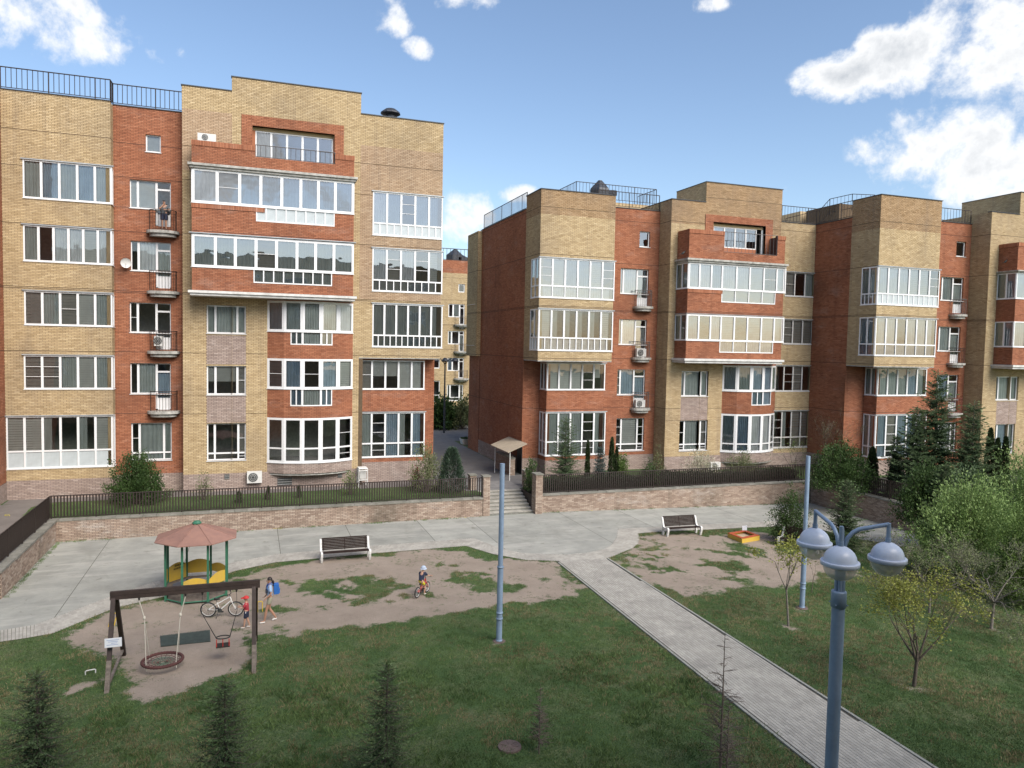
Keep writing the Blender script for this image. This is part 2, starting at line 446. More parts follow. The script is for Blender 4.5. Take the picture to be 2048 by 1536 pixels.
def wall(parent, O, u, n, x0, x1, z0, z1, kind, holes=(), reveal=.16, soldier=None, thick=.25, name='wall', zref=1.0, zone=None):
    """one flat stretch of brickwork: mortar backing with reveals, and the bricks on it.
    O: origin with z=0; x along u, absolute z"""
    mj, mb = M[kind + 'j'], M[kind]
    b = MB()
    O = tuple(O)
    for (a, c, d, e) in cells(x0, x1, z0, z1, holes):
        b.fbox(O, u, n, a, c, d, e, -thick, 0, mj)
    for (a, c, d, e) in holes:     # reveals in brick colour lining the opening
        aa, dd, cc2, ee = max(a, x0), max(c, z0), min(d, x1), min(e, z1)
        t = .004
        b.fbox(O, u, n, aa, aa + t, dd, ee, -thick, BD, mb, .35); b.fbox(O, u, n, cc2 - t, cc2, dd, ee, -thick, BD, mb, .35)
        b.fbox(O, u, n, aa + t, cc2 - t, ee - t, ee, -thick, BD, mb, .3)
    wo_ = b.build(name, parent)
    R = brick_arrays(O, u, n, x0, x1, z0, z1, list(holes) + ([(soldier[0], soldier[2], soldier[1], soldier[3])] if soldier else []), zref=zref)
    _seed[0] += 1
    if len(R) and z1 - z0 > 4:     # movement joints at the floor slabs
        zc = (R[:, 2] + R[:, 3]) / 2
        for zj in (5.62, 9.1, 12.55, 16.0, 19.0, 20.9):
            k = np.abs(zc - zj) < BH / 2
            R[k, 3] = R[k, 2] + (R[k, 3] - R[k, 2]) * .55
    parts = [(R, mb)]
    if zone and len(R):
        zc = (R[:, 2] + R[:, 3]) / 2; k = (zc > zone[0]) & (zc < zone[1]); parts = [(R[~k], mb), (R[k], M[zone[2]])]
    for Rk, mk in parts:
        me = boxes_mesh('brickwork', Rk, O, u, n, mk, seed=_seed[0])
        if me:
            bo = link(bpy.data.objects.new('brickwork', me), wo_); bo['kind'] = 'stuff'
    if soldier:                    # a course of bricks on end
        a, c, d, e = soldier
        k = max(1, int((c - a) / .086)); w_ = (c - a) / k
        R = np.array([(a + i * w_ + .006, a + (i + 1) * w_ - .006, d + .01, e - .006) for i in range(k)])
        me = boxes_mesh('soldier_course', R, O, u, n, mb, D=.045, seed=_seed[0] + 5000, jit=.004)
        so_ = link(bpy.data.objects.new('soldier_course', me), wo_); so_['kind'] = 'stuff'
    return wo_

# ------------------------------------------------------------------ windows
def unit_quad(name, m, mm=None):
    return mesh_np(name, [(0, 0, 0), (1, 0, 0), (1, 0, 1), (0, 0, 1)], [(0, 1, 2, 3)], m, [.5])
def unit_curtain(name, m, folds, amp, seed, gap=0.0):
    g = random.Random(seed); k = folds * 6
    V = []; F = []
    for i in range(k + 1):
        t = i / k
        y = amp * math.sin(t * folds * 2 * PI + .7 * math.sin(t * 9 + seed)) * g.uniform(.7, 1.2)
        x = gap + t * (1 - gap)
        V += [(x + .01 * math.sin(3 * t), y * .7, 1.0), (x, y, 0.0)]
    for i in range(k): F.append((2 * i, 2 * i + 1, 2 * i + 3, 2 * i + 2))
    return mesh_np(name, V, F, m, [.5] * len(F))
def unit_blind(name, m, k=14):
    V = []; F = []
    for i in range(k):
        z0 = i / k; z1 = (i + .92) / k; o = len(V)
        V += [(0, .02, z0), (1, .02, z0), (1, -.015, z1), (0, -.015, z1)]; F.append((o, o + 1, o + 2, o + 3))
    return mesh_np(name, V, F, m, [.5] * k)
ME_pane = {'n': unit_quad('pane', M['glass']), 'r': unit_quad('pane', M['glassr'])}
ME_frost = unit_quad('panel', M['frost'])
ME_cur = {c: [unit_curtain('curtain', M[m_], f, .035, s) for s, f in ((1, 5), (2, 7), (3, 6))] for c, m_ in (('c', 'sheer'), ('g', 'grn'), ('u', 'blue'))}
ME_bl = {'b': unit_blind('blind', M['blind']), 'k': unit_blind('blind', M['brown'], 10)}
wr = random.Random(21)
def basis(O, u, n, sx=1.0, sz=1.0):
    # columns: u, -n (inwards), z
    return Matrix(((u[0] * sx, -n[0], 0, O[0]), (u[1] * sx, -n[1], 0, O[1]), (0, 0, sz, O[2]), (0, 0, 0, 1)))
def win(parent, O, u, n, w_, h, cols, kinds, low=0.0, nlow=0, lowkind=None, recess=.12, ext=None, cap=False, sill=True, glass='n', frame='pvc',
        mull=.12, outer=.075, door=False, name='window'):
    """O = lower left corner of the window on the wall face. cols = relative widths, kinds = what is behind each pane"""
    Z = 0.0
    if isinstance(cols, int): cols = [1.0] * cols
    tot = sum(cols); xs = [0.0]
    for c in cols: xs.append(xs[-1] + c / tot * w_)
    mf = M[frame]
    Ow = (O[0] - n[0] * recess, O[1] - n[1] * recess, O[2])
    b = MB()
    d0, d1 = -.07, 0.0
    def fb(x0, x1, z0, z1, a=d0, c=d1, m=mf): b.fbox(Ow, u, n, x0, x1, z0, z1, a, c, m)
    panes = []
    zl = low * h
    if door:      # window at the left, balcony door in the last column reaching down
        dh, x0d = door, xs[-2]
        fb(0, outer, outer, h); fb(w_ - outer, w_, -dh + .06, h); fb(outer, w_ - outer, h - outer, h)
        fb(0, x0d - mull / 2, 0, outer); fb(x0d - mull / 2, x0d + mull / 2, -dh + .06, h - outer)
        for x in xs[1:-2]: fb(x - mull / 2, x + mull / 2, outer, h - outer)
        zt = h * .72
        fb(x0d + mull / 2, w_ - outer, zt - .05, zt + .05); fb(x0d + mull / 2, w_ - outer, -dh, -dh + .06)
        fb(x0d + mull / 2, w_ - outer, -dh + .06, -dh + .7, -.05, -.015)      # lower door panel
        ed = [outer] + [x + mull / 2 for x in xs[1:-2]]
        er = [x - mull / 2 for x in xs[1:-2]] + [x0d - mull / 2]
        for i, (a, c) in enumerate(zip(ed, er)): panes.append((a, c, outer, h - outer, kinds[i]))
        panes.append((x0d + mull / 2, w_ - outer, zt + .05, h - outer, 'd')); panes.append((x0d + mull / 2, w_ - outer, -dh + .7, zt - .05, kinds[-1]))
    else:
        fb(0, outer, 0, h); fb(w_ - outer, w_, 0, h); fb(outer, w_ - outer, h - outer, h); fb(outer, w_ - outer, 0, outer)
        for x in xs[1:-1]: fb(x - mull / 2, x + mull / 2, (zl + .045) if low else outer, h - outer)
        z0 = outer
        if low:
            fb(outer, w_ - outer, zl - .045, zl + .045)
            k = nlow or len(cols); lx = [i / k * w_ for i in range(k + 1)] if nlow else xs
            tw = .06 if nlow else .09
            for x in lx[1:-1]: fb(x - tw / 2, x + tw / 2, outer, zl - .045)
            for i in range(len(lx) - 1):
                a = outer if i == 0 else lx[i] + tw / 2; c = w_ - outer if i == len(lx) - 2 else lx[i + 1] - tw / 2
                kk = lowkind or kinds[min(len(kinds) - 1, int((a + c) / 2 / w_ * len(cols)))]
                panes.append((a, c, outer, zl - .045, kk))
            z0 = zl + .045
        for i in range(len(cols)):
            a = outer if i == 0 else xs[i] + mull / 2; c = w_ - outer if i == len(cols) - 1 else xs[i + 1] - mull / 2
            panes.append((a, c, z0, h - outer, kinds[i]))
    if ext:       # lower row that hangs below part of the window
        ex0, ex1, eh, en, ek = ext
        fb(ex0, ex0 + .06, -eh, 0); fb(ex1 - .06, ex1, -eh, 0); fb(ex0 + .06, ex1 - .06, -eh, -eh + .07)
        for i in range(1, en):
            x = ex0 + (ex1 - ex0) * i / en; fb(x - .035, x + .035, -eh + .07, 0)
        for i in range(en):
            a = ex0 + (ex1 - ex0) * i / en + (.06 if i == 0 else .035); c = ex0 + (ex1 - ex0) * (i + 1) / en - (.06 if i == en - 1 else .035)
            panes.append((a, c, -eh + .07, -.002, ek))
    for (a, c, z0, z1, k) in panes:
        if k == 's':   # insect screen with cross bars
            for q in ((.5,) if z1 - z0 < 1.7 else (.36, .68)):
                zz = z0 + (z1 - z0) * q; fb(a, c, zz - .012, zz + .012, -.02, .005)
    wobj = b.build(name, parent)
    if sill:
        s_ = MB(); zb = -(ext[2] if False else 0)
        s_.fbox((O[0], O[1], O[2]), u, n, -.03, w_ + .03, -.035, -.005, -recess, .06, M['pvc'])
        s_.build('sill', wobj) if True else None
    if cap:
        s_ = MB(); s_.fbox(O, u, n, -.08, w_ + .08, h + .003, h + .055, -.06, .1, M['cap']); s_.build('flashing', wobj)
    for (a, c, z0, z1, k) in panes:
        o0 = (Ow[0] + u[0] * a - n[0] * .04, Ow[1] + u[1] * a - n[1] * .04, Ow[2] + z0)
        if k == 'f':
            link(bpy.data.objects.new('panel', ME_frost), wobj, basis(o0, u, n, c - a, z1 - z0)); continue
        link(bpy.data.objects.new('pane', ME_pane[glass]), wobj, basis(o0, u, n, c - a, z1 - z0))
        o1 = (Ow[0] + u[0] * (a - .03) - n[0] * .13, Ow[1] + u[1] * (a - .03) - n[1] * .13, Ow[2] + z0 - .05)
        W2, H2 = c - a + .06, z1 - z0 + .1
        if k in 'cgu':
            link(bpy.data.objects.new('curtain', wr.choice(ME_cur[k])), wobj, basis(o1, u, n, W2, H2))
        elif k in 'bk':
            link(bpy.data.objects.new('blind', ME_bl[k]), wobj, basis(o1, u, n, W2, H2))
        elif k == 'h':    # half drawn blind
            o2 = (o1[0], o1[1], o1[2] + H2 * .45); link(bpy.data.objects.new('blind', ME_bl['b']), wobj, basis(o2, u, n, W2, H2 * .55))
        elif k == 'p':    # curtain on part of the pane
            link(bpy.data.objects.new('curtain', wr.choice(ME_cur['g'])), wobj, basis(o1, u, n, W2 * .5, H2))
        elif k == 's' and wr.random() < .5:
            link(bpy.data.objects.new('blind', ME_bl['k']), wobj, basis(o1, u, n, W2, H2))
    return wobj
FU, FN = (1, 0), (0, -1)           # facade facing the camera: u to the right, normal towards the camera
def fwin(parent, Yp, x0, y0, x1, y1, holes=None, **k):
    """window on the facade plane y=Yp from its corner pixels in the photo"""
    X0, Z1 = P(x0, y0, Yp); X1, Z0 = P(x1, y1, Yp)
    if holes is not None:
        holes.append((X0, Z0, X1, Z1))
        if k.get('door'): holes.append((X0 + (X1 - X0) * (1 - k['cols'][-1] / sum(k['cols'])) - .06, Z0 - k['door'], X1, Z0 + .01))
    return ('f', parent, Yp, X0, Z0, X1, Z1, k)
def put(specs):
    for (_, parent, Yp, X0, Z0, X1, Z1, k) in specs:
        win(parent, (X0, Yp, Z0), FU, FN, X1 - X0, Z1 - Z0, **k)
def balcony(parent, Yw, xc, ztop, wd=1.75, dp=.75, iron='iron', round_=True, rail=1.15):
    """half round concrete slab with an iron basket railing"""
    r = thing_part('balcony', parent)
    k = 12
    def arc(wd, dp, off=0):
        return [(xc + wd / 2 * math.cos(PI + PI * i / k), Yw - dp * math.sin(PI * i / k)**.7 if 0 < i < k else Yw) for i in range(k + 1)]
    s = MB()
    s.prism(arc(wd, dp), ztop - .16, ztop, M['slab']); s.prism(arc(wd * .82, dp * .82), ztop - .34, ztop - .16, M['slab'])
    s.build('slab', r)
    wb, db = wd * .82, dp * .9
    path = arc(wb, db)
    for dz_, rr_, nm_ in ((rail, .022, 'handrail'), (rail - .2, .012, 'rail'), (.08, .012, 'rail')):
        ra = MB(); ra.tube([(x, y, ztop + dz_) for x, y in path], rr_, M[iron], 5); ra.build(nm_, r)
    bar = MB(); bar.tube([(0, 0, 0), (0, 0, rail)], .011, M[iron], 4, cap=False); bm_ = bar.mesh('bar')
    L = [0]
    for a, b in zip(path, path[1:]): L.append(L[-1] + math.dist(a, b))
    nb = 14
    for i in range(nb + 1):
        t = L[-1] * i / nb
        j = max(q for q in range(len(L)) if L[q] <= t + 1e-9); j = min(j, len(path) - 2)
        f = (t - L[j]) / (L[j + 1] - L[j])
        x = path[j][0] + (path[j + 1][0] - path[j][0]) * f; y = path[j][1] + (path[j + 1][1] - path[j][1]) * f
        link(bpy.data.objects.new('bar', bm_), r, Matrix.Translation((x, y, ztop)))
    return r
def thing_part(name, parent):
    o = bpy.data.objects.new(name, None); o.empty_display_size = .1
    return link(o, parent, Matrix.Identity(4))
_barcache = {}
def railing(parent, pts, h=1.1, sp=.24, r=.014, iron='iron', name='railing', own=False, posts=True, bottom=.1):
    """straight runs of railing along pts (x,y,z); bars are single parts"""
    R = parent if own else thing_part(name, parent)
    for a, b in zip(pts, pts[1:]):
        a, b = Vector(a), Vector(b)
        ra = MB()
        ra.tube([a + Vector((0, 0, h)), b + Vector((0, 0, h))], r * 1.7, M[iron], 6)
        ra.tube([a + Vector((0, 0, bottom)), b + Vector((0, 0, bottom))], r * 1.3, M[iron], 5)
        ra.build('rail', R)
        k = max(1, int(round((b - a).length / sp)))
        key = (h, r, iron, bottom)
        if key not in _barcache:
            q = MB(); q.tube([(0, 0, bottom), (0, 0, h)], r, M[iron], 4, cap=False); _barcache[key] = q.mesh('bar')
            q = MB(); q.tube([(0, 0, -.1), (0, 0, h)], r * 1.8, M[iron], 6, cap=False); _barcache[key + ('p',)] = q.mesh('post')
        for i in range(k + 1):
            p = a + (b - a) * (i / k)
            big = posts and (i == 0 or i == k or i % 9 == 0)
            link(bpy.data.objects.new('post' if big else 'bar', _barcache[key + ('p',)] if big else _barcache[key]), R, Matrix.Translation(p))
    return R
# ------------------------------------------------------------------ houses
SX = (0, 1)                        # along +Y for side walls; left facing normal (-1,0), right facing (1,0)
def fwall(b, Y, x0, x1, z0, z1, kind, holes=(), **k): return wall(b, (0, Y, 0), FU, FN, x0, x1, z0, z1, kind, holes, **k)
def lwall(b, X, y0, y1, z0, z1, kind, holes=(), **k):      # faces -X, seen from the left
    return wall(b, (X, 0, 0), (0, 1), (-1, 0), y0, y1, z0, z1, kind, holes, **k)
def rwall(b, X, y0, y1, z0, z1, kind, holes=(), **k):
    return wall(b, (X, 0, 0), (0, 1), (1, 0), y0, y1, z0, z1, kind, holes, **k)
def coping(b, x0, y0, x1, y1, z, m='darkcap', t=.05):
    q = MB(); q.box((x0, y0, z), (x1, y1, z + t), M[m]); return q.build('coping', b)
def interior(b, x0, x1, y0, y1, ztop, levels, depth=3.2):
    q = MB()
    for z in levels: q.box((x0 + .3, y0 + .3, z - .2), (x1 - .3, y1, z), M['room'])
    q.box((x0 + .3, y0 + depth, TZ), (x1 - .3, y0 + depth + .15, ztop - .4), M['room'])
    q.box((x0 + .25, y0 + .26, ztop - .5), (x1 - .25, y1, ztop - .38), M['asph'])
    q.build('interior', b)
LV = [2.35, 5.72, 9.2, 12.67, 16.1, 19.5]

# ================= house on the left =================
B1 = thing('apartment_building', 'tall yellow and red brick apartment house on the left with a mushroom roof vent', 'building', (0, 46.7, TZ))
Yf, Yr = 46.7, 47.5
XL, XA, XB, XC, XD, XE = -12.53, -7.35, -3.72, -1.06, 6.32, 11.5
# left yellow block
hl = []; sp = []
zt = P(222.3, 203, Yf)[1]
for (a, bq, c, d), kk, cc_ in (((45, 318, 225, 408), 'gugug', 5), ((46, 449, 225, 530), 'gdccbc', 6), ((48, 581, 225, 653.5), 'kgsbg', 5), ((47.5, 710, 226, 778), 'ssgbg', 5)):
    sp.append(fwin(B1, Yf, a, bq, c, d, hl, cols=cc_, kinds=kk, recess=-.02, cap=True, glass='n'))
sp.append(fwin(B1, Yf, 12, 833, 226, 932, hl, cols=6, kinds='bbpdpb', low=.33, lowkind='f', recess=-.02, cap=True))
hl2 = [(x0, z0, XA + .01, z1) for x0, z0, x1, z1 in hl]
fwall(B1, Yf, XL, XA, 2.05, zt, 'yb', hl2)
fwall(B1, Yf - .03, XL, XA, TZ, 2.05, 'tb')
sidew = [(s[3], s[4], s[5], s[6]) for s in sp]
sh = [(Yf, h[1], Yr - .1, h[3]) for h in hl]
rwall(B1, XA, Yf + .02, Yr, 2.05, zt, 'yb', sh); rwall(B1, XA + .03, Yf, Yr, TZ, 2.05, 'tb')
put(sp)
for h in sh:
    win(B1, (XA, h[0] + .0, h[1]), (0, 1), (1, 0), h[2] - h[0], h[3] - h[1], 1, 'd', recess=-.02)
# red recess with the balconies
hr = []; sp = []
sp.append(fwin(B1, Yr, 291, 268, 322, 306, hr, cols=1, kinds='b'))
zr = P(363.6, 225.3, Yr)[1]
for (a, bq, c, d), kk in (((259, 358, 342, 421), 'bbd'), ((261, 481, 342, 544.5), 'dcg'), ((259, 604, 342, 666.5), 'sdd'), ((260, 726, 342, 787.5), 'dgu')):
    sp.append(fwin(B1, Yr, a, bq, c, d, hr, cols=[.8, 1.9, 1.5], kinds=kk, door=.95, outer=.06, mull=.12))
sp.append(fwin(B1, Yr, 262, 846, 344, 919.5, hr, cols=[.7, 2.1, .7], kinds='sgg', low=.2))
fwall(B1, Yr, XA, XB, 2.05, zr, 'rb', hr); fwall(B1, Yr - .03, XA, XB, TZ, 2.05, 'tb')
put(sp)
for z in (16.12, 12.67, 9.23, 5.75): balcony(B1, Yr - .012, P(326.5, 500, Yr)[0], z)
coping(B1, XL - .05, Yf - .06, XA + .05, Yf + .3, zt); coping(B1, XA, Yr - .06, XB, Yr + .3, zr)
railing(B1, [(XL, Yf + .1, zt + .05), (XA, Yf + .1, zt + .05), (XA, Yr + .1, zr + .05), (XB, Yr + .1, zr + .05)], h=1.15, sp=.25, r=.018)
# yellow middle block
z1m, z2m = P(363.6, 170, Yf)[1], P(722, 187, Yf)[1]
z3m = P(888, 248, Yf)[1]
hm = []; sp = []
sp.append(fwin(B1, Yf, 413, 609.5, 492, 668, hm, cols=[.8, 2, .8], kinds='ggg', outer=.08))
sp.append(fwin(B1, Yf, 413, 731, 492, 789.5, hm, cols=[.8, 2, .8], kinds='hhs', outer=.08))
sp.append(fwin(B1, Yf, 413.5, 847, 492, 919.5, hm, cols=[.7, 2.1, .7], kinds='dds', low=.19))
o = P(504.6, 251, Yf) + P(669, 335, Yf)
sx0, sz1 = P(483, 228.5, Yf); sx1 = P(687.6, 260, Yf)[0]
sz0 = P(483, 300, Yf)[1] - 1.0
loggia = (o[0], o[3] - .3, o[2], o[1])
xw0, xw1 = P(413, 700, Yf)[0], P(492, 700, Yf)[0]
tp = [(xw0, P(452, 730, Yf)[1] + .02, xw1, P(452, 670, Yf)[1] - .02), (xw0, P(452, 846, Yf)[1] + .02, xw1, P(452, 790, Yf)[1] - .02)]
red = (sx0, sz0, sx1, sz1)
xb0, xb1 = P(534.5, 800, Yf)[0], P(704.5, 800, Yf)[0]
arcbay = (xb0 + .02, 1.9, xb1 - .02, 12.4)
fwall(B1, Yf, XB, XC, 2.05, z1m, 'yb', hm + tp + [red, loggia, arcbay], zone=(19.6, 23.0, 'yp'))
fwall(B1, Yf, XC, XD, 2.05, z2m, 'yb', hm + tp + [red, loggia, arcbay])
fwall(B1, Yf - .03, XB, XD - .02, TZ, 2.05, 'tb')
for t in tp: fwall(B1, Yf + .012, t[0], t[2], t[1], t[3], 'tb')
fwall(B1, Yf - .05, red[0], red[2], red[1], red[3], 'rb', [loggia])
put(sp)
# loggia window set back in the red surround
lx0, lz1 = P(510.7, 260.5, Yf + .25); lx1, lz0 = P(666, 333, Yf + .25)
win(B1, (lx0, Yf + .3, lz0), FU, FN, lx1 - lx0, lz1 - lz0, 5, 'cddds', recess=0, glass='r', sill=False)
q = MB(); q.box((loggia[0] - .1, Yf + .26, loggia[1] - .4), (loggia[2] + .1, Yf + .29, lz0), M['rb']); q.box((loggia[0] - .1, Yf + .26, lz1), (loggia[2] + .1, Yf + .29, loggia[3] + .1), M['yb'])
q.box((loggia[0] - .1, Yf + .26, lz0), (lx0, Yf + .29, lz1), M['rb']); q.box((lx1, Yf + .26, lz0), (loggia[2] + .1, Yf + .29, lz1), M['rb'])
q.build('loggia_lining', B1)
coping(B1, XB - .05, Yf - .06, XC, Yf + .3, z1m); coping(B1, XC - .05, Yf - .06, XD + .05, Yf + .3, z2m)
rwall(B1, XD, Yf + .02, Yf + 6, z3m, z2m, 'yb'); lwall(B1, XC, Yf + .02, Yf + 6, z1m, z2m, 'yb')
lwall(B1, XB, Yf + .02, Yf + 2, zr, z1m, 'yb')
# projecting red bay, two storeys and a parapet
def bigbay(b, Yb, Yw, xl, xr, zbot, zs, kw, rows, gap, rail, xl_side=True):
    """zs: list of brick bands (z0,z1,soldier?) ; rows: window specs (pixels)"""
    pass
Yb = 45.3
bx0, bx1 = P(383.5, 350, Yb)[0], P(708, 350, Yb)[0]
def bandz(y, x=545): return P(x, y, Yb)[1]
hb = []; sp = []
W5 = fwin(B1, Yb, 384.3, 335.5, 707, 428.5, hb, cols=[1.5, 1.38, 1.32, 1.33, 1.23, 1.15, 1.13, 1.24], kinds='csuuuuuu', glass='r', recess=-.03, outer=.12, mull=.16, sill=True)
W4 = fwin(B1, Yb, 384.3, 467.5, 707, 548.5, hb, cols=[1.43, 1.25, 1.32, 1.33, 1.35, 1.25, 1.25, 1.37], kinds='gggsgggg', glass='r', recess=-.03, outer=.12, mull=.16)
def addext(W, x0, x1, y1, n, k, y0=None):
    e0 = P(x0, y1, W[2])[0] - W[3]; e1 = P(x1, y1, W[2])[0] - W[3]; eh = W[4] - P(x1, y1, W[2])[1]
    W[7]['ext'] = (e0, e1, eh, n, k); hb.append((W[3] + e0, W[4] - eh, W[3] + e1, W[4] + .01)); return W
addext(W5, 512, 669, 453.5, 8, 'f'); addext(W4, 507, 664, 572.5, 8, 'g')
ztb = P(383, 277, Yb)[1] - .05
zgap = P(512, 313.6, Yb)[1]
gx0, gx1 = P(511, 310, Yb)[0], P(670, 320, Yb)[0]
zs1 = W5[6] + .12
fwall(B1, Yb, bx0, gx0, zs1 + .16, ztb, 'rb', soldier=(bx0 - .03, gx0, ztb - .3, ztb))
fwall(B1, Yb, gx1, bx1, zs1 + .16, ztb, 'rb', soldier=(gx1, bx1 + .03, ztb - .3, ztb))
fwall(B1, Yb, gx0, gx1, zs1 + .16, zgap, 'rb')
railing(B1, [(gx0, Yb + .05, zgap), (gx1, Yb + .05, zgap)], h=P(511, 289, Yb)[1] - zgap, sp=.28, iron='irongrey', bottom=.04)
zb0 = P(545, 590, Yb)[1] + .1
fwall(B1, Yb, bx0, bx1, zb0, W5[4], 'rb', hb, soldier=(bx0 - .03, bx0 + W5[7]['ext'][0] + .5, W5[4] - .3, W5[4] - .04))
put([W5, W4])
for X, fn in ((bx0, lwall), (bx1, rwall)):
    fn(B1, X, Yb + .02, Yf, zb0, W4[4], 'rb'); fn(B1, X, Yb + .02, Yf, W4[6], W5[4], 'rb'); fn(B1, X, Yb + .02, Yf, zs1 + .16, ztb, 'rb')
    for W in (W5, W4): win(B1, (X, Yb, W[4]), (0, 1), (-1, 0) if X == bx0 else (1, 0), Yf - Yb, W[6] - W[4], 2, 'gg', recess=-.03)
def cornice(b, x0, x1, y0, y1, z0, z1, m='slabw'):
    q = MB(); zz = (z1 - z0) / 2; q.box((x0, y0, z0 + zz), (x1, y1, z1), M[m]); q.box((x0 + .1, y0 + .1, z0), (x1 - .1, y1, z0 + zz - .002), M[m]); return q.build('cornice', b)
cornice(B1, bx0 - .2, bx1 + .2, Yb - .25, Yf, W5[6] + .01, W5[6] + .27, 'slab')
cornice(B1, bx0 - .15, bx1 + .15, Yb - .12, Yf, W4[6] + .01, W4[6] + .1, 'cap')
cornice(B1, bx0 - .2, bx1 + .2, Yb - .25, Yf, zb0 - .28, zb0 - .005)
q = MB(); q.box((bx0 + .1, Yb + .2, zs1), (bx1 - .1, Yf, zs1 + .15), M['slab']); q.build('terrace_floor', B1)
# bowed bay underneath, five facets
def bowbay(b, xl, xr, Yw, sag, levels, ztop, plinth, nf=5, edge=0.0):
    """levels: (z0 window, z1 window, kinds, low, ext) from the top down"""
    pts = []
    c = (xr - xl) / 2; xm = (xl + xr) / 2
    R = (c * c + sag * sag) / (2 * sag); a0 = math.asin(c / R)
    for i in range(nf + 1):
        a = -a0 + 2 * a0 * i / nf
        pts.append((xm + R * math.sin(a), Yw - (R * math.cos(a) - (R - sag))))
    zc = ztop
    for li, (wz0, wz1, kinds, low, ext, gl) in enumerate(levels):
        for i in range(nf):
            p, q_ = pts[i], pts[i + 1]
            Ln = math.dist(p, q_); u = ((q_[0] - p[0]) / Ln, (q_[1] - p[1]) / Ln); n = (u[1], -u[0])
            O = (p[0], p[1], 0)
            e = None; hs = []
            if ext and i in ext[0]:
                e = (0 if i != ext[0][0] else Ln * ext[2], Ln if i != ext[0][-1] else Ln * (1 - ext[2]), ext[1], 2 if i != ext[0][1] else 1, kinds[i] if kinds[i] != 's' else 'g')
                hs = [(e[0], wz0 - ext[1], e[1], wz0)]
            if zc > wz1 + .02: wall(b, O, u, n, 0, Ln, wz1, zc, 'rb')
            win(b, (p[0], p[1], wz0), u, n, Ln, wz1 - wz0, 1, kinds[i], low=low, recess=-.02, ext=e, outer=.13, glass=gl)
            zn = levels[li + 1][1] if li + 1 < len(levels) else plinth[0]
            kind = 'rb' if li + 1 < len(levels) else 'tb'
            wall(b, O, u, n, 0, Ln, zn, wz0 - .04, kind, [(h[0], h[1], h[2], h[3]) for h in hs])
        zc = wz0
        if li + 1 < len(levels): zc = levels[li + 1][1]
    q = MB()
    q.prism([(x, y + .05) for x, y in pts] + [(xr, Yw + .2), (xl, Yw + .2)], plinth[0] - .1, plinth[0] - .002, M['slab'])
    for (wz0, wz1, *_r2) in levels: q.prism([(x, y + .12) for x, y in pts], wz1 + .02, wz1 + .1, M['slab'])
    q.build('bay_floor', b)
Ym = Yf - .7
zz = lambda y, x=618, Y=None: P(x, y, Y or Ym)[1]
bowbay(B1, xb0, xb1, Yf, .85, [
    (zz(664), zz(603), 'ggggc', 0, ((1, 2, 3), zz(664) - zz(690), .35), 'n'),
    (zz(778), zz(718), 'susub', 0, ((1, 2, 3), zz(778) - zz(812), .35), 'n'),
    (zz(925), zz(836), 'dddds', .32, None, 'n')], zb0 - .3, (zz(947), 0))
# right block
hq = []; sp = []
sp.append(fwin(B1, Yf, 745.8, 382.5, 884.5, 479, hq, cols=5, kinds='cusuu', low=.28, nlow=10, lowkind='f', recess=-.03, cap=True, glass='r'))
sp.append(fwin(B1, Yf, 744.9, 495.5, 884.2, 587.7, hq, cols=5, kinds='cscsb', low=.26, nlow=10, lowkind='b', recess=-.03, cap=True, glass='r'))
sp.append(fwin(B1, Yf, 745, 606.5, 884.0, 696, hq, cols=6, kinds='gggggg', low=.27, nlow=12, lowkind='g', recess=-.03, cap=True, glass='r'))
hq = [(a, b_, min(c, XE + .01), d) for a, b_, c, d in hq]
zov = 9.02
fwall(B1, Yf, XD, XE, zov, z3m, 'yb', hq, zone=(12.6, 22.0, 'yp')); put(sp)
coping(B1, XD, Yf - .06, XE + .05, Yf + .3, z3m)
rwall(B1, XE, Yf + .02, Yf + 12, zov, z3m, 'yb')
q = MB(); q.box((XD, Yf, zov - .06), (XE, Yf + 1.7, zov - .002), M['slab']); q.build('soffit', B1)
Yl, Yrr = 47.2, 48.3
xl1 = P(848.6, 850, Yl)[0]
hw = []; sp = []
sp.append(fwin(B1, Yl, 717, 720, 848.6, 778.5, hw, cols=5, kinds='shhbb', recess=-.03))
sp.append(fwin(B1, Yl, 716, 825.5, 848.6, 911.5, hw, cols=5, kinds='gsupu', low=.31, recess=-.03, cap=True))
fwall(B1, Yl, XD - .1, xl1, 2.35, zov - .06, 'rb', hw); fwall(B1, Yl - .03, XD - .1, xl1, TZ, 2.35, 'tb'); put(sp)
rwall(B1, xl1, Yl + .02, Yrr, 2.35, zov - .06, 'rb'); fwall(B1, Yrr, xl1, XE, 2.35, zov - .06, 'rb'); fwall(B1, Yrr - .03, xl1, XE, TZ, 2.35, 'tb')
rwall(B1, XE, Yrr, Yf + 12, TZ, zov, 'rb'); lwall(B1, XD, Yf + .02, Yl, TZ, zov, 'yb'); rwall(B1, XD - .003, Yf + .02, Yl, TZ, zov, 'yb')
interior(B1, XL, XD, Yr, Yf + 12, zr, LV); interior(B1, XD, XE, Yrr, Yf + 12, 22.9, LV)
q = MB(); q.box((XB + .2, Yf + .3, zr), (XD, Yf + 12, z1m - .2), M['room']); q.build('roof', B1)
q = MB(); q.box((XL - 7, Yf + 12, TZ), (XE, Yf + 12.3, 22.9), M['room']); q.build('rear_wall', B1)
# wing that comes forward at the far left
rwall(B1, XL, 36.0, Yf - .02, 2.0, 22.9, 'rb'); rwall(B1, XL + .03, 36.0, Yf, TZ, 2.0, 'tb')
q = MB(); q.box((XL - 7, 36.27, TZ), (XL - .27, Yf + 12, 22.9), M['ybj']); q.build('side_wing', B1)
fwall(B1, 36.0, XL - 7, XL, 2.0, 22.9, 'yb'); fwall(B1, 35.97, XL - 7, XL, TZ, 2.0, 'tb')
